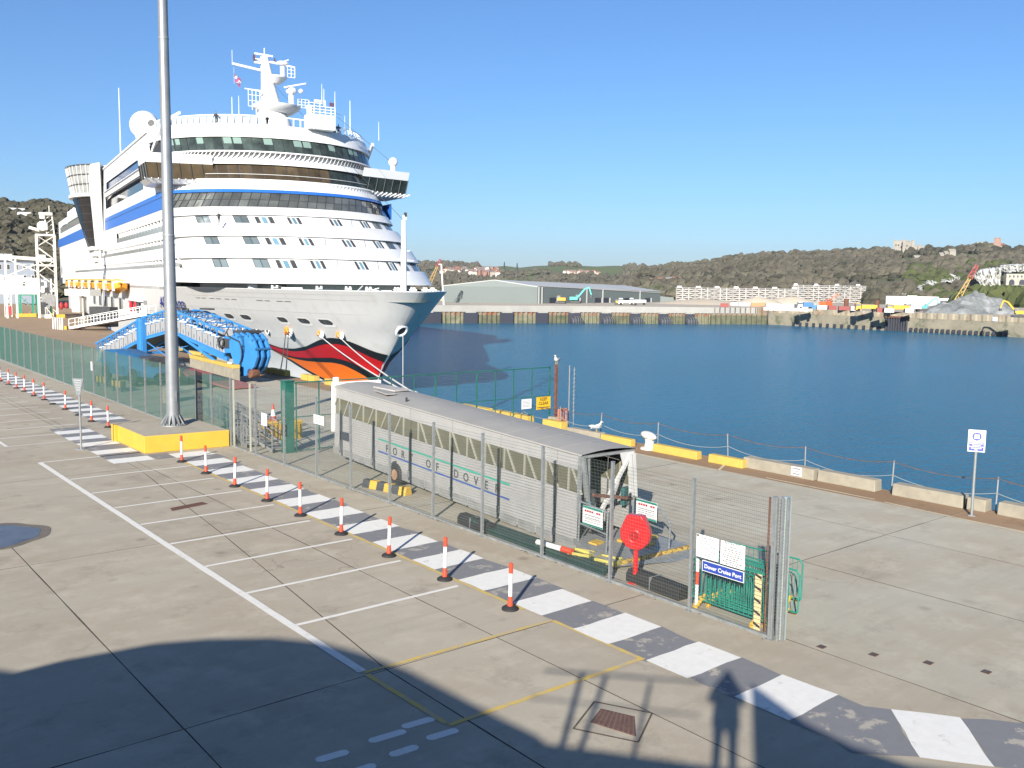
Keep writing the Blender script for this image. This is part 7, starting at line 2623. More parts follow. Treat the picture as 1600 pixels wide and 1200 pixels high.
R_MAIN = [(1000, 428), (1040, 419), (1075, 417), (1100, 414), (1120, 411), (1150, 405), (1180, 402), (1225, 400), (1250, 400), (1290, 400), (1330, 398), (1360, 395), (1400, 397), (1450, 393), (1490, 390), (1520, 388), (1545, 387), (1575, 388), (1600, 390), (1680, 396), (1800, 400)]
s_main = hill('castle_hill', R_MAIN, 930, 1700, -4.5, M_HILL, 14, 18, 1.35, 110, .95)
mw = lambda p, u_, f: not (.42 < u_ and f > .88) and noise.noise(Vector((p.x * .005, p.y * .005, 7))) > -.28 and not (f > .55 and u_ > .68 and noise.noise(Vector((p.x * .008, p.y * .008, 2))) < .12)
wood('hillside_woodland', s_main, 13000, 4.6, M_WOOD, mw, 1.0)
wood('hillside_woodland', s_main, 2600, 5.0, M_WOODD, lambda p, u_, f: not (u_ > .42 and f > .86) and noise.noise(Vector((p.x * .006, p.y * .006, 15))) > .05, 1.0)
wood('spring_woodland', s_main, 2600, 4.4, M_TREEG, lambda p, u_, f: u_ > .52 and f < .45, .45)
R_MID = [(560, 420), (640, 412), (690, 414), (720, 413.5), (750, 415), (770, 416.5), (790, 415.5), (810, 418), (840, 415), (870, 413.5), (900, 414.5), (930, 416), (960, 415.5), (1000, 417), (1050, 418), (1120, 420), (1250, 425)]
s_mid = hill('far_downs', R_MID, 1500, 2600, -4, M_FIELD, 16, 16, 1.4, 90)
wood('downs_woodland', s_mid, 9000, 5, M_WOOD, lambda p, u_, f: (f < .36 and noise.noise(Vector((p.x * .003, p.y * .003, 5))) > -.35) or noise.noise(Vector((p.x * .0035, p.y * .0035, 9))) > .20 or (u_ < .27 and noise.noise(Vector((p.x * .004, p.y * .004, 3))) > -.2) or (u_ > .6 and f < .8 and noise.noise(Vector((p.x * .004, p.y * .004, 3))) > -.1), 1.01)
R_LEFT = [(-140, 312), (-60, 318), (-20, 317), (0, 319), (12, 318), (30, 326), (55, 323), (80, 323), (100, 327), (150, 336), (220, 352), (320, 400), (420, 432)]
s_left = hill('wooded_hill', R_LEFT, 345, 720, 0, M_HILL, 10, 16, 1.4, 80, .8)
wood('hill_trees', s_left, 9000, 2.1, M_WOODD, None, 1.02)
wood('hill_trees', s_left, 2600, 2.0, M_WOOD, None, 1.0)
for x, y, d, w in ((20, 331, 640, 12), (38, 338, 600, 6)):
    p = at(x, y, d)
    t = tag(obj('hill_house', MB().box((0, 0, -1), (w, 6, 5)).prism([(-w / 2, -3), (w / 2, -3), (w / 2, 3), (-w / 2, 3)], 1.5, 2.2), M_SHIP, loc=p), 'small white house low among the trees on the left hill' if w < 10 else 'white house showing near the crest of the wooded left hill', 'house')
# trees close behind the gravel and beside the flats
mb = MB()
for k in range(520):
    x = random.uniform(1492, 1680)
    d = random.uniform(560, 860)
    p = at(x, 478, d)
    p.z = -4.5
    crown_cluster(mb, p, random.uniform(3, 6), random.uniform(7, 17) * (1 if x > 1520 else .7))
tag(obj('shore_trees', mb, M_TREEG), kind='stuff')
mb = MB()
for k in range(60):
    p = at(random.uniform(1354, 1384), 470, random.uniform(860, 920))
    p.z = -5
    crown_cluster(mb, p, random.uniform(4, 7), random.uniform(8, 15))
tag(obj('shore_trees', mb, M_WOODD), kind='stuff')

# chalk cliffs: rough faces standing out of the slope
M_CHALK = mat('chalk', (.78, .77, .72), .9, var=.12, scale=.12, dirt=(.30, .31, .20), dscale=.09, dlo=.55, dhi=.62)


def cliff(label, top, bot, d):
    n = len(top)
    N_ = 26
    rows = []
    for j in range(8):
        f = j / 7
        r = []
        for i in range(N_ + 1):
            q = i / N_ * (n - 1)
            k = min(n - 2, int(q))
            g = q - k
            tx, ty = top[k][0] + (top[k + 1][0] - top[k][0]) * g, top[k][1] + (top[k + 1][1] - top[k][1]) * g
            bx_, by = bot[k][0] + (bot[k + 1][0] - bot[k][0]) * g, bot[k][1] + (bot[k + 1][1] - bot[k][1]) * g
            dd = d + 26 * (1 - f) + 14 * noise.noise(Vector((i * .55, j * .7, d))) + 7 * noise.noise(Vector((i * 1.7, j * 1.3, d)))
            r.append(at(tx + (bx_ - tx) * f + 2.0 * noise.noise(Vector((i * .9, j * .8, d + 3))), ty + (by - ty) * f + 2.2 * noise.noise(Vector((i * .7, 3, d))), dd))
        rows.append(r)
    rows.insert(0, [p + Vector((p.x, p.y, 0)).normalized() * 40 + Vector((0, 0, 2)) for p in rows[0]])
    c0 = rows[4][N_ // 2].copy()
    o = obj('chalk_cliff', MB().grid([[p - c0 for p in r] for r in rows]), M_CHALK, loc=c0)
    return tag(o, label, 'cliff')


z6 = lambda *L: [(1360 + x / 6.667, 360 + y / 6.667) for x, y in L]
cliff('low white chalk cliff just above the white hotel', z6((500, 575), (560, 540), (640, 528), (700, 548), (770, 530), (785, 570)), z6((500, 585), (560, 590), (640, 600), (700, 585), (770, 580), (785, 578)), 1010)
cliff('white chalk cliff left of the red crane tip', z6((730, 495), (830, 463), (900, 480), (950, 485)), z6((730, 515), (830, 540), (880, 555), (950, 525)), 1060)
cliff('largest white chalk cliff right of the red crane', z6((1075, 470), (1150, 415), (1250, 400), (1370, 395)), z6((1090, 500), (1170, 590), (1260, 600), (1350, 580)), 1000)
cliff('high white chalk cliff at the right picture edge', z6((1350, 375), (1450, 362), (1560, 358), (1720, 365)), z6((1380, 430), (1450, 440), (1560, 425), (1720, 440)), 1080)
cliff('narrow white chalk strip behind the hotel roof', z6((310, 640), (360, 625), (380, 640)), z6((310, 675), (360, 680), (380, 660)), 960)
cliff('small white chalk face between hotel and low cliff', z6((490, 590), (520, 585), (540, 600)), z6((500, 660), (520, 670), (545, 668)), 965)
cliff('pale chalk cutting left of the hotel trees', z6((0, 640), (60, 618), (140, 612)), z6((0, 652), (60, 640), (140, 632)), 1000)
p = at(1588, 432, 1010)
ar = thing('arched_building', 'pale stone building with two dark arches set in the chalk at right', 'building', (p.x, p.y, p.z - 6), R(-50))
obj('wall', MB().box((0, 0, 3), (20, 8, 11)), mat('pale_stone', (.46, .43, .36), .9, var=.2, scale=.2), ar)
for x in (-5, 4):
    obj('arch', MB().prism([(-2.4, -2), (2.4, -2), (2.4, 1), (1.5, 2.6), (0, 3.2), (-1.5, 2.6), (-2.4, 1)], -.1, .1, Matrix.Translation((x, -4.1, 0)) @ Matrix.Rotation(R(90), 4, 'X')), M_FEND, ar)
for x in (-7, -3.5, 0, 3.5, 7):
    obj('window', MB().box((x, -4.05, 6), (1.2, .2, 1.8)), M_FEND, ar)

# castle, church and hill buildings
M_STONE = mat('castle_stone', (.36, .33, .28), .9, var=.22, scale=.06)
M_STONED = mat('grey_stone', (.33, .30, .25), .9, var=.22, scale=.06)
M_TILE = mat('red_brown_tile', (.23, .10, .07), .85, var=.2)


def px_block(px0, px1, ytop, ybot, d, depth=14, cren=True, name='tower', parent=None, m=None, o=None):
    """masonry block with battlements, given its corners"""
    a, b = at(px0, ybot, d), at(px1, ybot, d)
    zt = at((px0 + px1) / 2, ytop, d).z
    zb = min(a.z, b.z)
    away = Vector((a.x + b.x, a.y + b.y, 0)).normalized()
    pts = [a, b, b + away * depth, a + away * depth]
    mb = MB().prism([(q.x - o.x, q.y - o.y) for q in pts], zb - 14, zt)
    w = obj(name, mb, m or M_STONE, parent)
    if cren:
        L = (b - a).length
        n = max(2, int(L / 4))
        cr = MB()
        for k in range(n):
            q = a.lerp(b, (k + .5) / n)
            cr.box((q.x - o.x, q.y - o.y, zt + .7), (L / n * .5, 1.5, 1.6), rz=math.atan2(b.y - a.y, b.x - a.x))
        obj('battlement', cr, m or M_STONE, w)
    return w


o_ = at(1411, 392, 1640)
ca = thing('castle', 'grey stone castle with square keep and battlements on the hill crest', 'castle', (o_.x, o_.y, 0))
D = 1640
for px0, px1, yt, yb, dp, d in ((1396, 1412, 376.5, 398, 30, D), (1412, 1428, 377, 392, 30, D - 8), (1395, 1400, 375.5, 398, 6, D - 3), (1409.5, 1414, 374.8, 398, 6, D - 12), (1424, 1428, 376, 394, 6, D - 10), (1369, 1396, 390.5, 400, 12, D + 10), (1374, 1389, 392, 404, 12, D - 40), (1428, 1441, 384, 393, 10, D), (1441, 1456, 386, 396, 10, D - 5), (1434, 1438, 383.2, 393, 5, D - 4), (1448, 1452, 384.8, 394, 5, D - 6), (1456, 1468, 387.5, 393, 8, D), (1398, 1405, 398, 408, 8, D - 60)):
    w = px_block(px0, px1, yt, yb, d, dp, True, 'tower', ca, M_STONE if d <= D else M_STONED, o_)
wn_ = MB()
for x, y in ((1400, 383), (1404, 383), (1408, 386), (1417, 384), (1422, 386), (1380, 397), (1384, 397), (1445, 390)):
    p = at(x, y, D - 60 if x < 1396 else D - 20)
    wn_.box((p.x - o_.x, p.y - o_.y, p.z), (1.2, 1.2, 2.6))
obj('window_slit', wn_, M_FEND, ca)['kind'] = 'stuff'
o_ = at(1548, 388, 1600)
cu_ = thing('church', 'old stone church with square tower and red tiled nave on the right hill', 'church', (o_.x, o_.y, 0))
px_block(1552, 1563.5, 372.5, 388, 1600, 12, True, 'tower', cu_, mat('reddish_stone', (.36, .23, .18), .9, var=.2, scale=.1), o_)
px_block(1526.5, 1533.5, 378, 388, 1600, 8, False, 'lighthouse_tower', cu_, M_STONE, o_)
px_block(1536, 1552, 384, 388.5, 1600, 10, False, 'nave', cu_, M_STONE, o_)
px_block(1563, 1569.5, 384.5, 388.5, 1600, 9, False, 'chancel', cu_, M_STONE, o_)
for a_, b_, yb in ((1536, 1552, 384), (1563, 1569.5, 384.5)):
    a, b = at(a_, yb, 1600), at(b_, yb, 1600)
    w = Vector((a.x + b.x, a.y + b.y, 0)).normalized() * 10
    q = [a - o_, b - o_, b - o_ + w, a - o_ + w]
    zt = a.z + 4.5
    m1, m2 = a - o_ + w * .5, b - o_ + w * .5
    obj('roof', MB().add([(q[0].x, q[0].y, a.z), (q[1].x, q[1].y, b.z), (m2.x, m2.y, zt), (m1.x, m1.y, zt), (q[3].x, q[3].y, a.z), (q[2].x, q[2].y, b.z)], [(0, 1, 2, 3), (3, 2, 5, 4), (0, 3, 4), (1, 5, 2)]), M_TILE, cu_)


def house(name, label, p, w, dd, h, m, mr, rz, group=None, cat='house'):
    t = thing(name, label, cat, p, rz, group)
    obj('wall', MB().box((0, 0, h / 2 - 3), (w, dd, h + 6)), m, t)
    obj('roof', MB().add([(-w / 2 - .3, -dd / 2 - .3, h), (w / 2 + .3, -dd / 2 - .3, h), (w / 2 + .3, 0, h + dd * .42), (-w / 2 - .3, 0, h + dd * .42), (w / 2 + .3, dd / 2 + .3, h), (-w / 2 - .3, dd / 2 + .3, h)], [(0, 1, 2, 3), (3, 2, 4, 5), (0, 3, 5), (1, 4, 2)]), mr, t)
    return t


FACE = R(-40)
for x, y, w, h, lab in ((1432, 408, 9, 8, 'grey stone gatehouse block among hill trees below the keep, left'), (1440, 410, 12, 6, 'low ruined stone wall block among trees below the castle'), (1472, 406, 10, 10, 'stone house with chimneys below the castle, left of three'), (1479, 405, 9, 11, 'stone house with chimneys below the castle, middle of three'), (1486, 406, 9, 15, 'pale gabled stone house below the castle, right of three'), (1330, 402, 16, 10, 'stone gate tower left of the castle on the wooded crest'), (1340, 401, 10, 7, 'lower stone wing beside the gate tower on the crest')):
    p = at(x, y + 3, 1480 if x > 1400 else 1600)
    house('stone_house', lab, p, w, 8, h, M_STONE, M_STONED, FACE)
M_HW = [mat('house_white', (.66, .64, .60), .8, rnd=.1), mat('house_cream', (.55, .48, .38), .8, rnd=.1), mat('house_brick', (.34, .18, .13), .8, rnd=.1)]
M_HR = [mat('roof_red', (.28, .12, .08), .85), mat('roof_grey', (.20, .19, .18), .85)]
rs_ = random.Random(11)
hx = []
for k in range(64):
    x = rs_.uniform(700, 778)
    y = 421 + (1 - abs((x - 760) / 70)) * rs_.uniform(-3, 4) + rs_.uniform(0, 6) * (1 if x > 735 else .6)
    hx.append((x, y, 2300 - (y - 418) * 40))
for k in range(18):
    hx.append((rs_.uniform(690, 720), rs_.uniform(423, 428), 2000))
for k in range(20):
    x = rs_.uniform(882, 935)
    hx.append((x, 426 + abs(x - 905) * .06 + rs_.uniform(-1, 3), 2050))
for k in range(22):
    hx.append((rs_.uniform(1020, 1060), rs_.uniform(439, 446), 1250))
protoh = {}
for i, (x, y, d) in enumerate(hx):
    reg = 'town on the far hill behind the ship bow' if x < 780 else ('hamlet among fields on the far green hill' if x < 1000 else 'cluster behind the right end of the warehouse')
    k = (i % 3, i % 2)
    w = rs_.uniform(6, 11)
    p = at(x, y, d)
    nm = ('white', 'cream', 'brick red')[k[0]]
    key = (k, int(w / 3))
    if key not in protoh:
        o = house('town_house', 'tiny %s house in the %s' % (nm, reg), p, w, 6, 4, M_HW[k[0]], M_HR[k[1]], FACE + rs_.uniform(-.6, .6), reg)
        protoh[key] = o
    else:
        o = dup(protoh[key], p, FACE + rs_.uniform(-.6, .6), 'tiny %s house in the %s' % (nm, reg))
        o['group'] = reg
for x, y0, y1, d, lab in ((788, 409, 420, 2300, 'thin dark radio mast on the far hill, left one'), (808, 411, 420, 2300, 'thin dark radio mast on the far hill, right one')):
    p, q = at(x, y1, d), at(x, y0, d)
    t = thing('radio_mast', lab, 'mast', p, 0, 'masts on the far hill')
    h = q.z - p.z
    mb = MB()
    for k in range(3):
        a = 2 * math.pi * k / 3
        mb.bar((3 * math.cos(a), 3 * math.sin(a), -6), (.4 * math.cos(a), .4 * math.sin(a), h), .8)
    for k in range(5):
        mb.box((0, 0, h * k / 5), (4 - .6 * k, .5, .5))
    obj('lattice', mb, M_DARKG, t)

# seafront flats
M_FLAT = mat('flats_white', (.50, .485, .455), .8, var=.08, scale=.05)
M_FWIN = mat('flats_window', (.12, .12, .12), .3, rnd=.4)
M_FLATB = mat('flats_brown', (.40, .36, .32), .8, var=.1)


def flats(label, pxa, pxb, yta, ytb, yba, ybb, d, n, storeys, tops):
    a, b = at(pxa, yba, d), at(pxb, ybb, d)
    za = min(a.z, b.z)
    H_ = at((pxa + pxb) / 2, (yta + ytb) / 2, d).z - za
    t = thing('apartment_block', label, 'apartment block', (a.x, a.y, za), math.atan2(b.y - a.y, b.x - a.x))
    L = math.hypot(b.x - a.x, b.y - a.y)
    obj('wall', MB().box((L / 2, 6, H_ / 2 - 1), (L, 12, H_ + 2)), M_FLATB, t)
    bw = L / n
    for k in range(n):
        obj('stair_bay', MB().box((bw * k + bw * .04, -.3, H_ / 2 + .3), (bw * .10, 1.0, H_ + .8)), M_FLAT if k % 3 else M_STONED, t)
        if tops and k % tops == 0:
            obj('roof_house', MB().box((bw * (k + .5), 5, H_ + .9), (bw * .7, 5, 1.8)), M_SHIP, t)
    for s in range(storeys):
        z = H_ * (s + .5) / storeys
        for k in range(n):
            w = obj('window', MB().box((bw * (k + .55), -.06, z + .15), (bw * .8, .12, H_ / storeys * .5)), M_FWIN, t)
            obj('balcony', MB().box((bw * (k + (.4 if (s + k) % 2 else .72)), -.9, z - H_ / storeys * .28), (bw * .5, 1.6, H_ / storeys * .40)), M_FLAT, w)
    obj('roof', MB().box((L / 2, 6, H_ + .15), (L + .8, 13.5, .35)), M_FLAT, t)
    return t


flats('long white seafront apartment block, lower left part of the row', 1056, 1256, 448.5, 453.5, 468, 472, 880, 20, 6, 3)
flats('tall white seafront apartment block at the right end of the row', 1238, 1352, 446, 447.5, 470, 473.5, 905, 14, 8, 4)
px0 = at(1388, 470, 880)
t = thing('terrace_row', 'pale stepped terrace row high on the wooded hillside above the flats', 'terrace', (0, 0, 0))
for k in range(18):
    x = 1212 + k * 6.4
    p = at(x, 437 + k * .22 + (1.2 if k % 4 == 1 else 0), 1220)
    w = obj('terrace_house', MB().box((0, 0, -2), (4.6, 8, 11), rz=FACE), M_STONE if k % 3 else M_FLAT, t, loc=p)
    obj('chimney', MB().box((1.5, 1, 4.4), (1.2, 1.2, 2.2)), M_STONED, w)
    obj('window', MB().box((-2.8, -3.4, 0), (1.2, 1.2, 2.4), rz=FACE).box((-2.8, -3.4, -4), (1.2, 1.2, 2.4), rz=FACE), M_FEND, w)
a, b = at(1384, 475.5, 760), at(1466, 478, 760)
ho_ = thing('seafront_hotel', 'long low white flat roofed hotel on the seafront beside the gravel heap', 'hotel', (a.x, a.y, min(a.z, b.z)), math.atan2(b.y - a.y, b.x - a.x))
L = math.hypot(b.x - a.x, b.y - a.y)
H_ = at(1425, 463.2, 760).z - min(a.z, b.z)
obj('wall', MB().box((L / 2, 6, H_ / 2), (L, 12, H_)), M_SHIP, ho_)
obj('side_block', MB().box((L + 4.2, 6, H_ * .42), (8, 11, H_ * .84)), M_SHIP, ho_)
obj('entrance_arch', MB().box((L * .5, -.4, H_ + .2), (7, .8, .8)), M_SHIP, ho_)
for k in range(22):
    for s in range(2):
        obj('window', MB().box((L * (k + .5) / 22, -.06, H_ * (.32 + .36 * s)), (.9, .12, 1.3)), M_FLATB, ho_)
obj('dark_glazing', MB().box((L + 4.2, -.1, H_ * .45), (6, .2, 1.6)), M_FEND, ho_)
obj('sign_band', MB().box((L * .5, -.15, H_ * .2), (8, .2, .9)), M_FLATB, ho_)

# gravel heap
gc = on_z(1525, 497, QZ)
rows = []
for j in range(30):
    f = j / 29
    r = []
    for i in range(72):
        t = 2 * math.pi * i / 71 if i < 71 else 0
        R_ = 19.5 * (1 - f)
        hgt = 9.0 * (1 - (1 - f) ** 1.25)
        wob = 1 + .16 * noise.noise(Vector((math.cos(t) * 1.6, math.sin(t) * 1.6, f * 2)))
        x, y = R_ * wob * math.cos(t) * 1.15, R_ * wob * math.sin(t) * .8
        z = f * 6.6 + 1.5 * noise.noise(Vector((x * .16, y * .16, 4))) * (1 - .3 * f) + .6 * noise.noise(Vector((x * .5, y * .5, 9)))
        if f == 0:
            z = -.2
        r.append((x, y, max(-.2, z)))
    rows.append(r)
o = obj('gravel_heap', MB().grid(rows), mat('grey_gravel', (.20, .215, .215), .95, var=.3, scale=.5, dirt=(.30, .31, .31), dscale=.22, dlo=.5, dhi=.6, bump=.6, bscale=3), loc=gc, smooth=35)
o.location = at(1524, 495, 316) * 1.0
o.location.z = -.2
o.rotation_euler = (0, 0, R(-45))
tag(o, 'large grey gravel heap with several humps on the far right quay', 'gravel heap', kind='thing')
o.scale = (.74, .74, 1.16)
# cranes
def boom(mb, p, q, w, n):
    p, q = Vector(p), Vector(q)
    d = (q - p).normalized()
    s = d.cross(Vector((0, 0, 1)))
    s = (s.normalized() if s.length > .01 else Vector((1, 0, 0))) * w / 2
    u_ = s.cross(d).normalized() * w / 2
    cs = [s + u_, s - u_, -s - u_, -s + u_]
    for c in cs:
        mb.bar(p + c, q + c * .5, w * .13)
    for k in range(n):
        a, b = p.lerp(q, k / n), p.lerp(q, (k + 1) / n)
        fa, fb2 = 1 - .5 * k / n, 1 - .5 * (k + 1) / n
        for i in range(4):
            mb.bar(a + cs[i] * fa, b + cs[(i + 1) % 4] * fb2, w * .08)


def crane(label, b0, b1, d, sections, w, body, cab_m):
    p, q = at(*b0, d), at(*b1, d)
    p.z = max(p.z, QZ + 2.0)
    base = Vector((p.x, p.y, QZ))
    t = thing('mobile_crane', label, 'crane', base)
    pos = 0
    for f0, f1, m in sections:
        mb = MB()
        boom(mb, p.lerp(q, f0) - base, p.lerp(q, f1) - base, w, max(3, int(8 * (f1 - f0))))
        obj('boom', mb, m, t)
    if body:
        obj('cab', MB().box((0, 0, 1.7), (4.2, 2.4, 1.8)).box((1.6, 0, 2.8), (1.2, 1.8, 1.1)), cab_m, t, bev=.1)
        obj('track', MB().box((0, 1.3, .45), (5, .7, .9)).box((0, -1.3, .45), (5, .7, .9)), M_DARKG, t, bev=.15)
        obj('window', MB().box((1.6, 0, 2.85), (1.24, 1.84, .6)), M_WINB, t)
    mb = MB()
    mb.tube(q - base, p - base + Vector((-2, 1, 1.5)), .06, 4).tube(q - base, q - base + Vector((0, 0, -3)), .06, 4)
    obj('hoist_rope', mb, M_DARKG, t)
    return t


M_CRY = mat('crane_yellow', (.62, .40, .12), .6, var=.2)
M_CRR = mat('crane_red', (.48, .06, .06), .6, var=.15)
M_CRO = mat('crane_orange', (.75, .16, .05), .6, var=.1)
crane('leaning lattice crane, yellow below and red at the tip, behind the gravel heap', (1495, 470), (1527, 414), 340, ((0, .62, M_CRY), (.62, 1, M_CRR)), 1.5, True, M_CRY)
crane('orange and black telescopic crane leaning right before the apartment blocks', (1290, 481), (1338, 438), 330, ((0, .42, M_CRO), (.42, 1, M_DARKG)), .9, True, M_CRO)
crane('thin yellow lattice crane with red tip just right of the ship bow', (670, 446), (688, 405), 320, ((0, .72, M_CRY), (.72, 1, M_CRR)), 1.1, False, M_CRY)
p = at(693.5, 447, 300)
t = thing('white_mast', 'slender white mast standing right of the yellow crane behind the bow', 'mast', (p.x, p.y, QZ))
obj('pole', MB().bar((0, 0, 0), (-.7, .5, at(690, 413, 300).z - QZ), .35).bar((-.7, .5, at(690, 413, 300).z - QZ), (-1.4, 1.0, at(690, 413, 300).z - QZ), .3), M_SHIP, t)

M_TURQ = mat('turquoise_paint', (.08, .50, .46), .5)
M_DOZ = mat('plant_yellow', (.80, .42, .03), .5, var=.1)


def excavator(label, px, py, m, flip=1, sc=1.0, arm=True, z=None):
    p = on_z(px, py, QZ if z is None else z)
    t = thing('excavator', label, 'excavator', (p.x, p.y, QZ if z is None else z), R(-50) + (math.pi if flip < 0 else 0))
    t.scale = (sc, sc, sc)
    obj('body', MB().box((-.6, 0, 1.9), (3.2, 2.3, 1.3)).box((.7, .6, 2.5), (1.3, 1.0, 1.6)), m, t, bev=.12)
    obj('window', MB().box((.8, .6, 2.8), (1.34, 1.04, .8)), M_WINB, t)
    obj('track', MB().box((0, 1.15, .5), (4.2, .6, .95)).box((0, -1.15, .5), (4.2, .6, .95)), M_DARKG, t, bev=.2)
    if arm:
        a = MB()
        a.bar((.8, -.3, 2.2), (3.6, -.3, 5.6), .5, .6).bar((3.6, -.3, 5.6), (5.2, -.3, 6.3), .45, .5).bar((5.2, -.3, 6.4), (6.2, -.3, 3.4), .35, .45)
        obj('arm', a, m, t)
        obj('bucket', MB().box((6.1, -.3, 2.8), (1.0, 1.0, .9), top=(.6, 1)), M_DARKG, t)
    return t


excavator('turquoise excavator with raised arm in front of the warehouse doors', 899, 474, M_TURQ)
excavator('yellow excavator with folded arm left of the turquoise one', 876, 474.5, M_DOZ, -1, .9, False)
excavator('yellow digger at the foot of the gravel heap at the right edge', 1590, 496, M_DOZ, -1, .7)
excavator('small turquoise excavator on the quay left of the gravel heap', 1444, 486, M_TURQ, 1, .7)
excavator('small yellow loader before the third warehouse door', 965, 476, M_DOZ, -1, .55, False)


def box_truck(name, label, px, py, L, h, m, cabm, cat='truck', sc=1.0):
    p = on_z(px, py, QZ)
    t = thing(name, label, cat, (p.x, p.y, QZ), R(-48))
    obj('body', MB().box((0, 0, .9 + h / 2), (L, 2.3, h)), m, t, bev=.06)
    obj('cab', MB().box((-L / 2 - .9, 0, 1.5), (1.7, 2.2, 2.1), top=(.8, .95)), cabm, t, bev=.12)
    obj('window', MB().box((-L / 2 - 1.0, 0, 2.05), (1.5, 2.24, .6)), M_WINB, t)
    for x in (-L / 2 - .8, L / 2 - .8):
        for s in (1.0, -1.0):
            obj('wheel', MB().tube((x, s - .15, .5), (x, s + .15, .5), .5, 10), M_BLACK, t)
    return t


box_truck('dump_truck', 'yellow dump truck on the quay left of the orange crane', 1357, 487, 4.6, 1.2, M_DOZ, M_DOZ)
box_truck('dump_truck', 'yellow dump truck with long skip between crane and hotel', 1407, 488, 4.8, 1.2, M_DOZ, M_DOZ)
box_truck('van', 'white van parked left of the turquoise excavator at right', 1430, 487, 3.2, 1.5, M_SHIP, M_SHIP, 'van')
box_truck('van', 'blue and white van below the orange crane on the quay', 1262, 484, 3.2, 1.5, mat('van_blue', (.05, .18, .42), .4), M_SHIP, 'van')
box_truck('van', 'white van nearest the right warehouse doors', 1000, 476.5, 4.5, 1.0, M_SHIP, M_SHIP, 'van')
box_truck('tank_truck', 'white tank truck with long nose by the right warehouse door', 985, 477, 5.2, .8, M_SHIP, M_SHIP, 'truck')
M_CONT = {'red': mat('container_red', (.30, .06, .05), .6, var=.15), 'white': mat('container_white', (.62, .61, .58), .6, var=.15), 'blue': mat('container_blue', (.07, .24, .50), .6), 'orange': mat('container_orange', (.55, .24, .10), .6), 'sand': mat('container_sand', (.50, .40, .26), .7), 'black': M_DARKG}
cl_ = [(699, 470, 'sand', 9), (711, 470.5, 'red', 2.5), (715, 470, 'white', 3.5), (724, 470.5, 'red', 5), (733, 471, 'blue', 2.4), (742, 470.5, 'red', 6), (752, 471.5, 'white', 2), (761, 471, 'orange', 2), (770, 471.5, 'orange', 4), (778, 471, 'white', 2.5), (1132, 480, 'red', 3.5), (1150, 478, 'white', 5), (1164, 478.5, 'white', 6), (1180, 479, 'orange', 4), (1192, 478.5, 'orange', 3), (1212, 480.5, 'white', 9), (1232, 481, 'white', 7), (1247, 481.5, 'black', 3.5), (1255, 482, 'white', 4), (1274, 483, 'blue', 4), (1284, 483.5, 'white', 4), (1300, 484, 'red', 3), (1322, 485, 'red', 6), (1337, 485.5, 'white', 4), (1376, 488, 'red', 3), (1388, 488.5, 'white', 3.5), (1420, 489, 'white', 3)]
seen = {}
for i, (x, y, c, L) in enumerate(cl_):
    p = on_z(x, y, QZ)
    zone = 'before the warehouse gable' if x < 800 else ('on the quay before the flats' if x < 1340 else 'on the quay left of the gravel heap')
    kx = (c, zone)
    n = seen.get(kx, 0)
    seen[kx] = n + 1
    lab = '%s site container %s%s' % (c, zone, ('', ', second from left', ', third from left', ', fourth from left', ', fifth from left', ', sixth from left', ', seventh from left', ', eighth from left', ', ninth from left', ', tenth from left')[n] if n else '')
    t = thing('site_container', lab, 'container', (p.x, p.y, QZ), R(-50) + random.uniform(-.1, .1), 'site containers on the far quay')
    t.scale = (.8, .8, .7)
    obj('box', MB().box((0, 0, 1.0), (L, 2.2, 1.9)), M_CONT[c], t)
    rb = MB()
    for k in range(int(L / .6)):
        rb.box((-L / 2 + .3 + k * .6, -1.12, 1.0), (.1, .06, 1.7))
    obj('rib', rb, M_CONT[c], t)['kind'] = 'stuff'
    obj('door', MB().box((-L / 2 - .02, 0, 1.0), (.06, 1.9, 1.7)), M_DARKG if c != 'black' else M_SHIP, t)
pil = thing('barrier_row', 'long low white barrier row along the far quay before the flats', 'barrier', (0, 0, QZ))
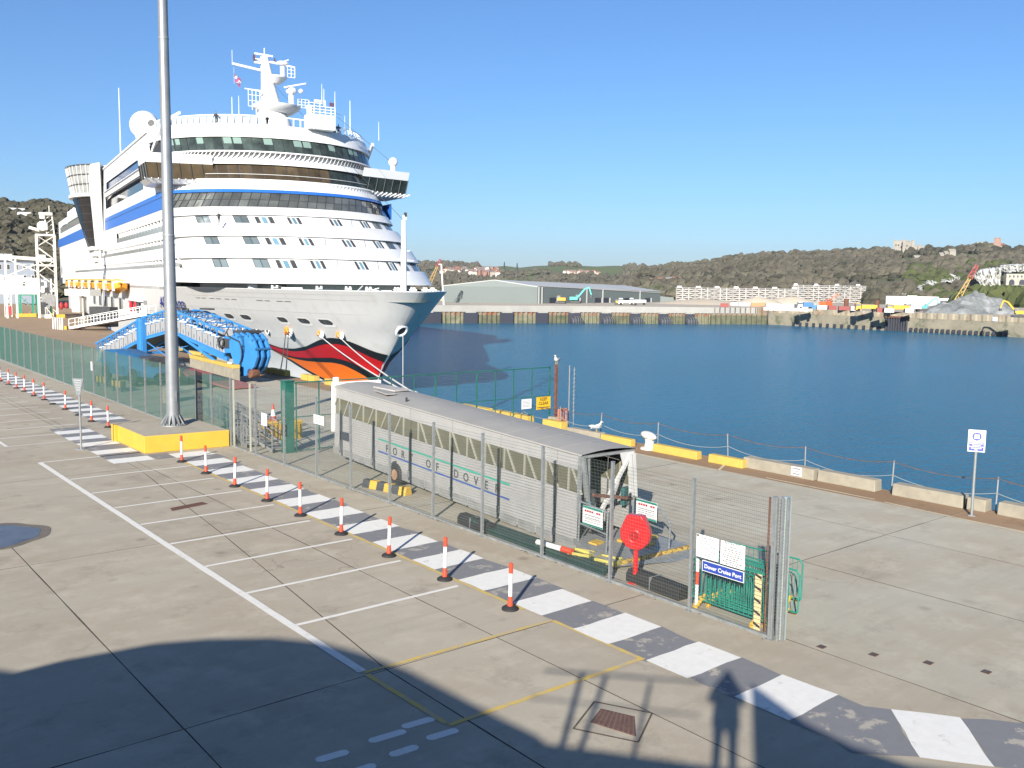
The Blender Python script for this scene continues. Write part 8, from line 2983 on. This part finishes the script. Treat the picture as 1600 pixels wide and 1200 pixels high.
for k in range(46):
    x = 1196 + k * 1.55
    p = on_z(x, 484.6 + k * .045, QZ)
    obj('barrier_block', MB().box((p.x, p.y, .45), (1.5, .5, .9), rz=R(-50)), M_SHIP if k % 5 else M_CAP, pil)
for x, h_, m, lab in ((1322, 7, M_RUST, 'rusty pile stub rising before the tall apartment block'), (1370, 6, M_RUST, 'second rusty pile stub right of the orange crane')):
    p = on_z(x, 482, QZ)
    tag(obj('pile_stub', MB().tube((0, 0, 0), (0, 0, h_ * .5), .8, 10), m, loc=p), lab, 'pile')
for x, y, w, hh, lab in ((1100, 472.5, 22, 2.2, 'sand bank before the left end of the flats'), (1185, 474.5, 12, 3.4, 'pale gravel mound before the middle of the flats'), (1236, 473.5, 15, 3.6, 'pale gravel mound left of the orange crane')):
    p = on_z(x, y + 3, QZ)
    rows = []
    for j in range(8):
        f = j / 7
        rows.append([(w * (1 - f) * math.cos(2 * math.pi * i / 20) * (1 + .15 * noise.noise(Vector((i, j, x)))), w * .5 * (1 - f) * math.sin(2 * math.pi * i / 20), hh * (1 - (1 - f) ** 1.4) + (.3 * noise.noise(Vector((i * .8, j, x))) if j else -.1)) for i in range(21)])
    o = tag(obj('sand_mound', MB().grid(rows), M_SAND, loc=(p.x, p.y, QZ), smooth=40), lab, 'mound')
    o.rotation_euler = (0, 0, R(-48))

# ---------------------------------------------------------------- thin harbour haze
hz_ = obj('haze', MB().box((1500, 1500, 150), (9700, 9700, 316)), None)
hz_.location = (0, 0, 0)
hm = bpy.data.materials.new('haze')
hm.use_nodes = True
hm.node_tree.nodes.remove(hm.node_tree.nodes['Principled BSDF'])
pv = hm.node_tree.nodes.new('ShaderNodeVolumePrincipled')
pv.inputs['Color'].default_value = (.80, .88, 1.0, 1)
pv.inputs['Density'].default_value = 0.00006
pv.inputs['Anisotropy'].default_value = 0.2
hm.node_tree.links.new(pv.outputs['Volume'], hm.node_tree.nodes['Material Output'].inputs['Volume'])
hz_.data.materials.append(hm)
tag(hz_, kind='stuff')
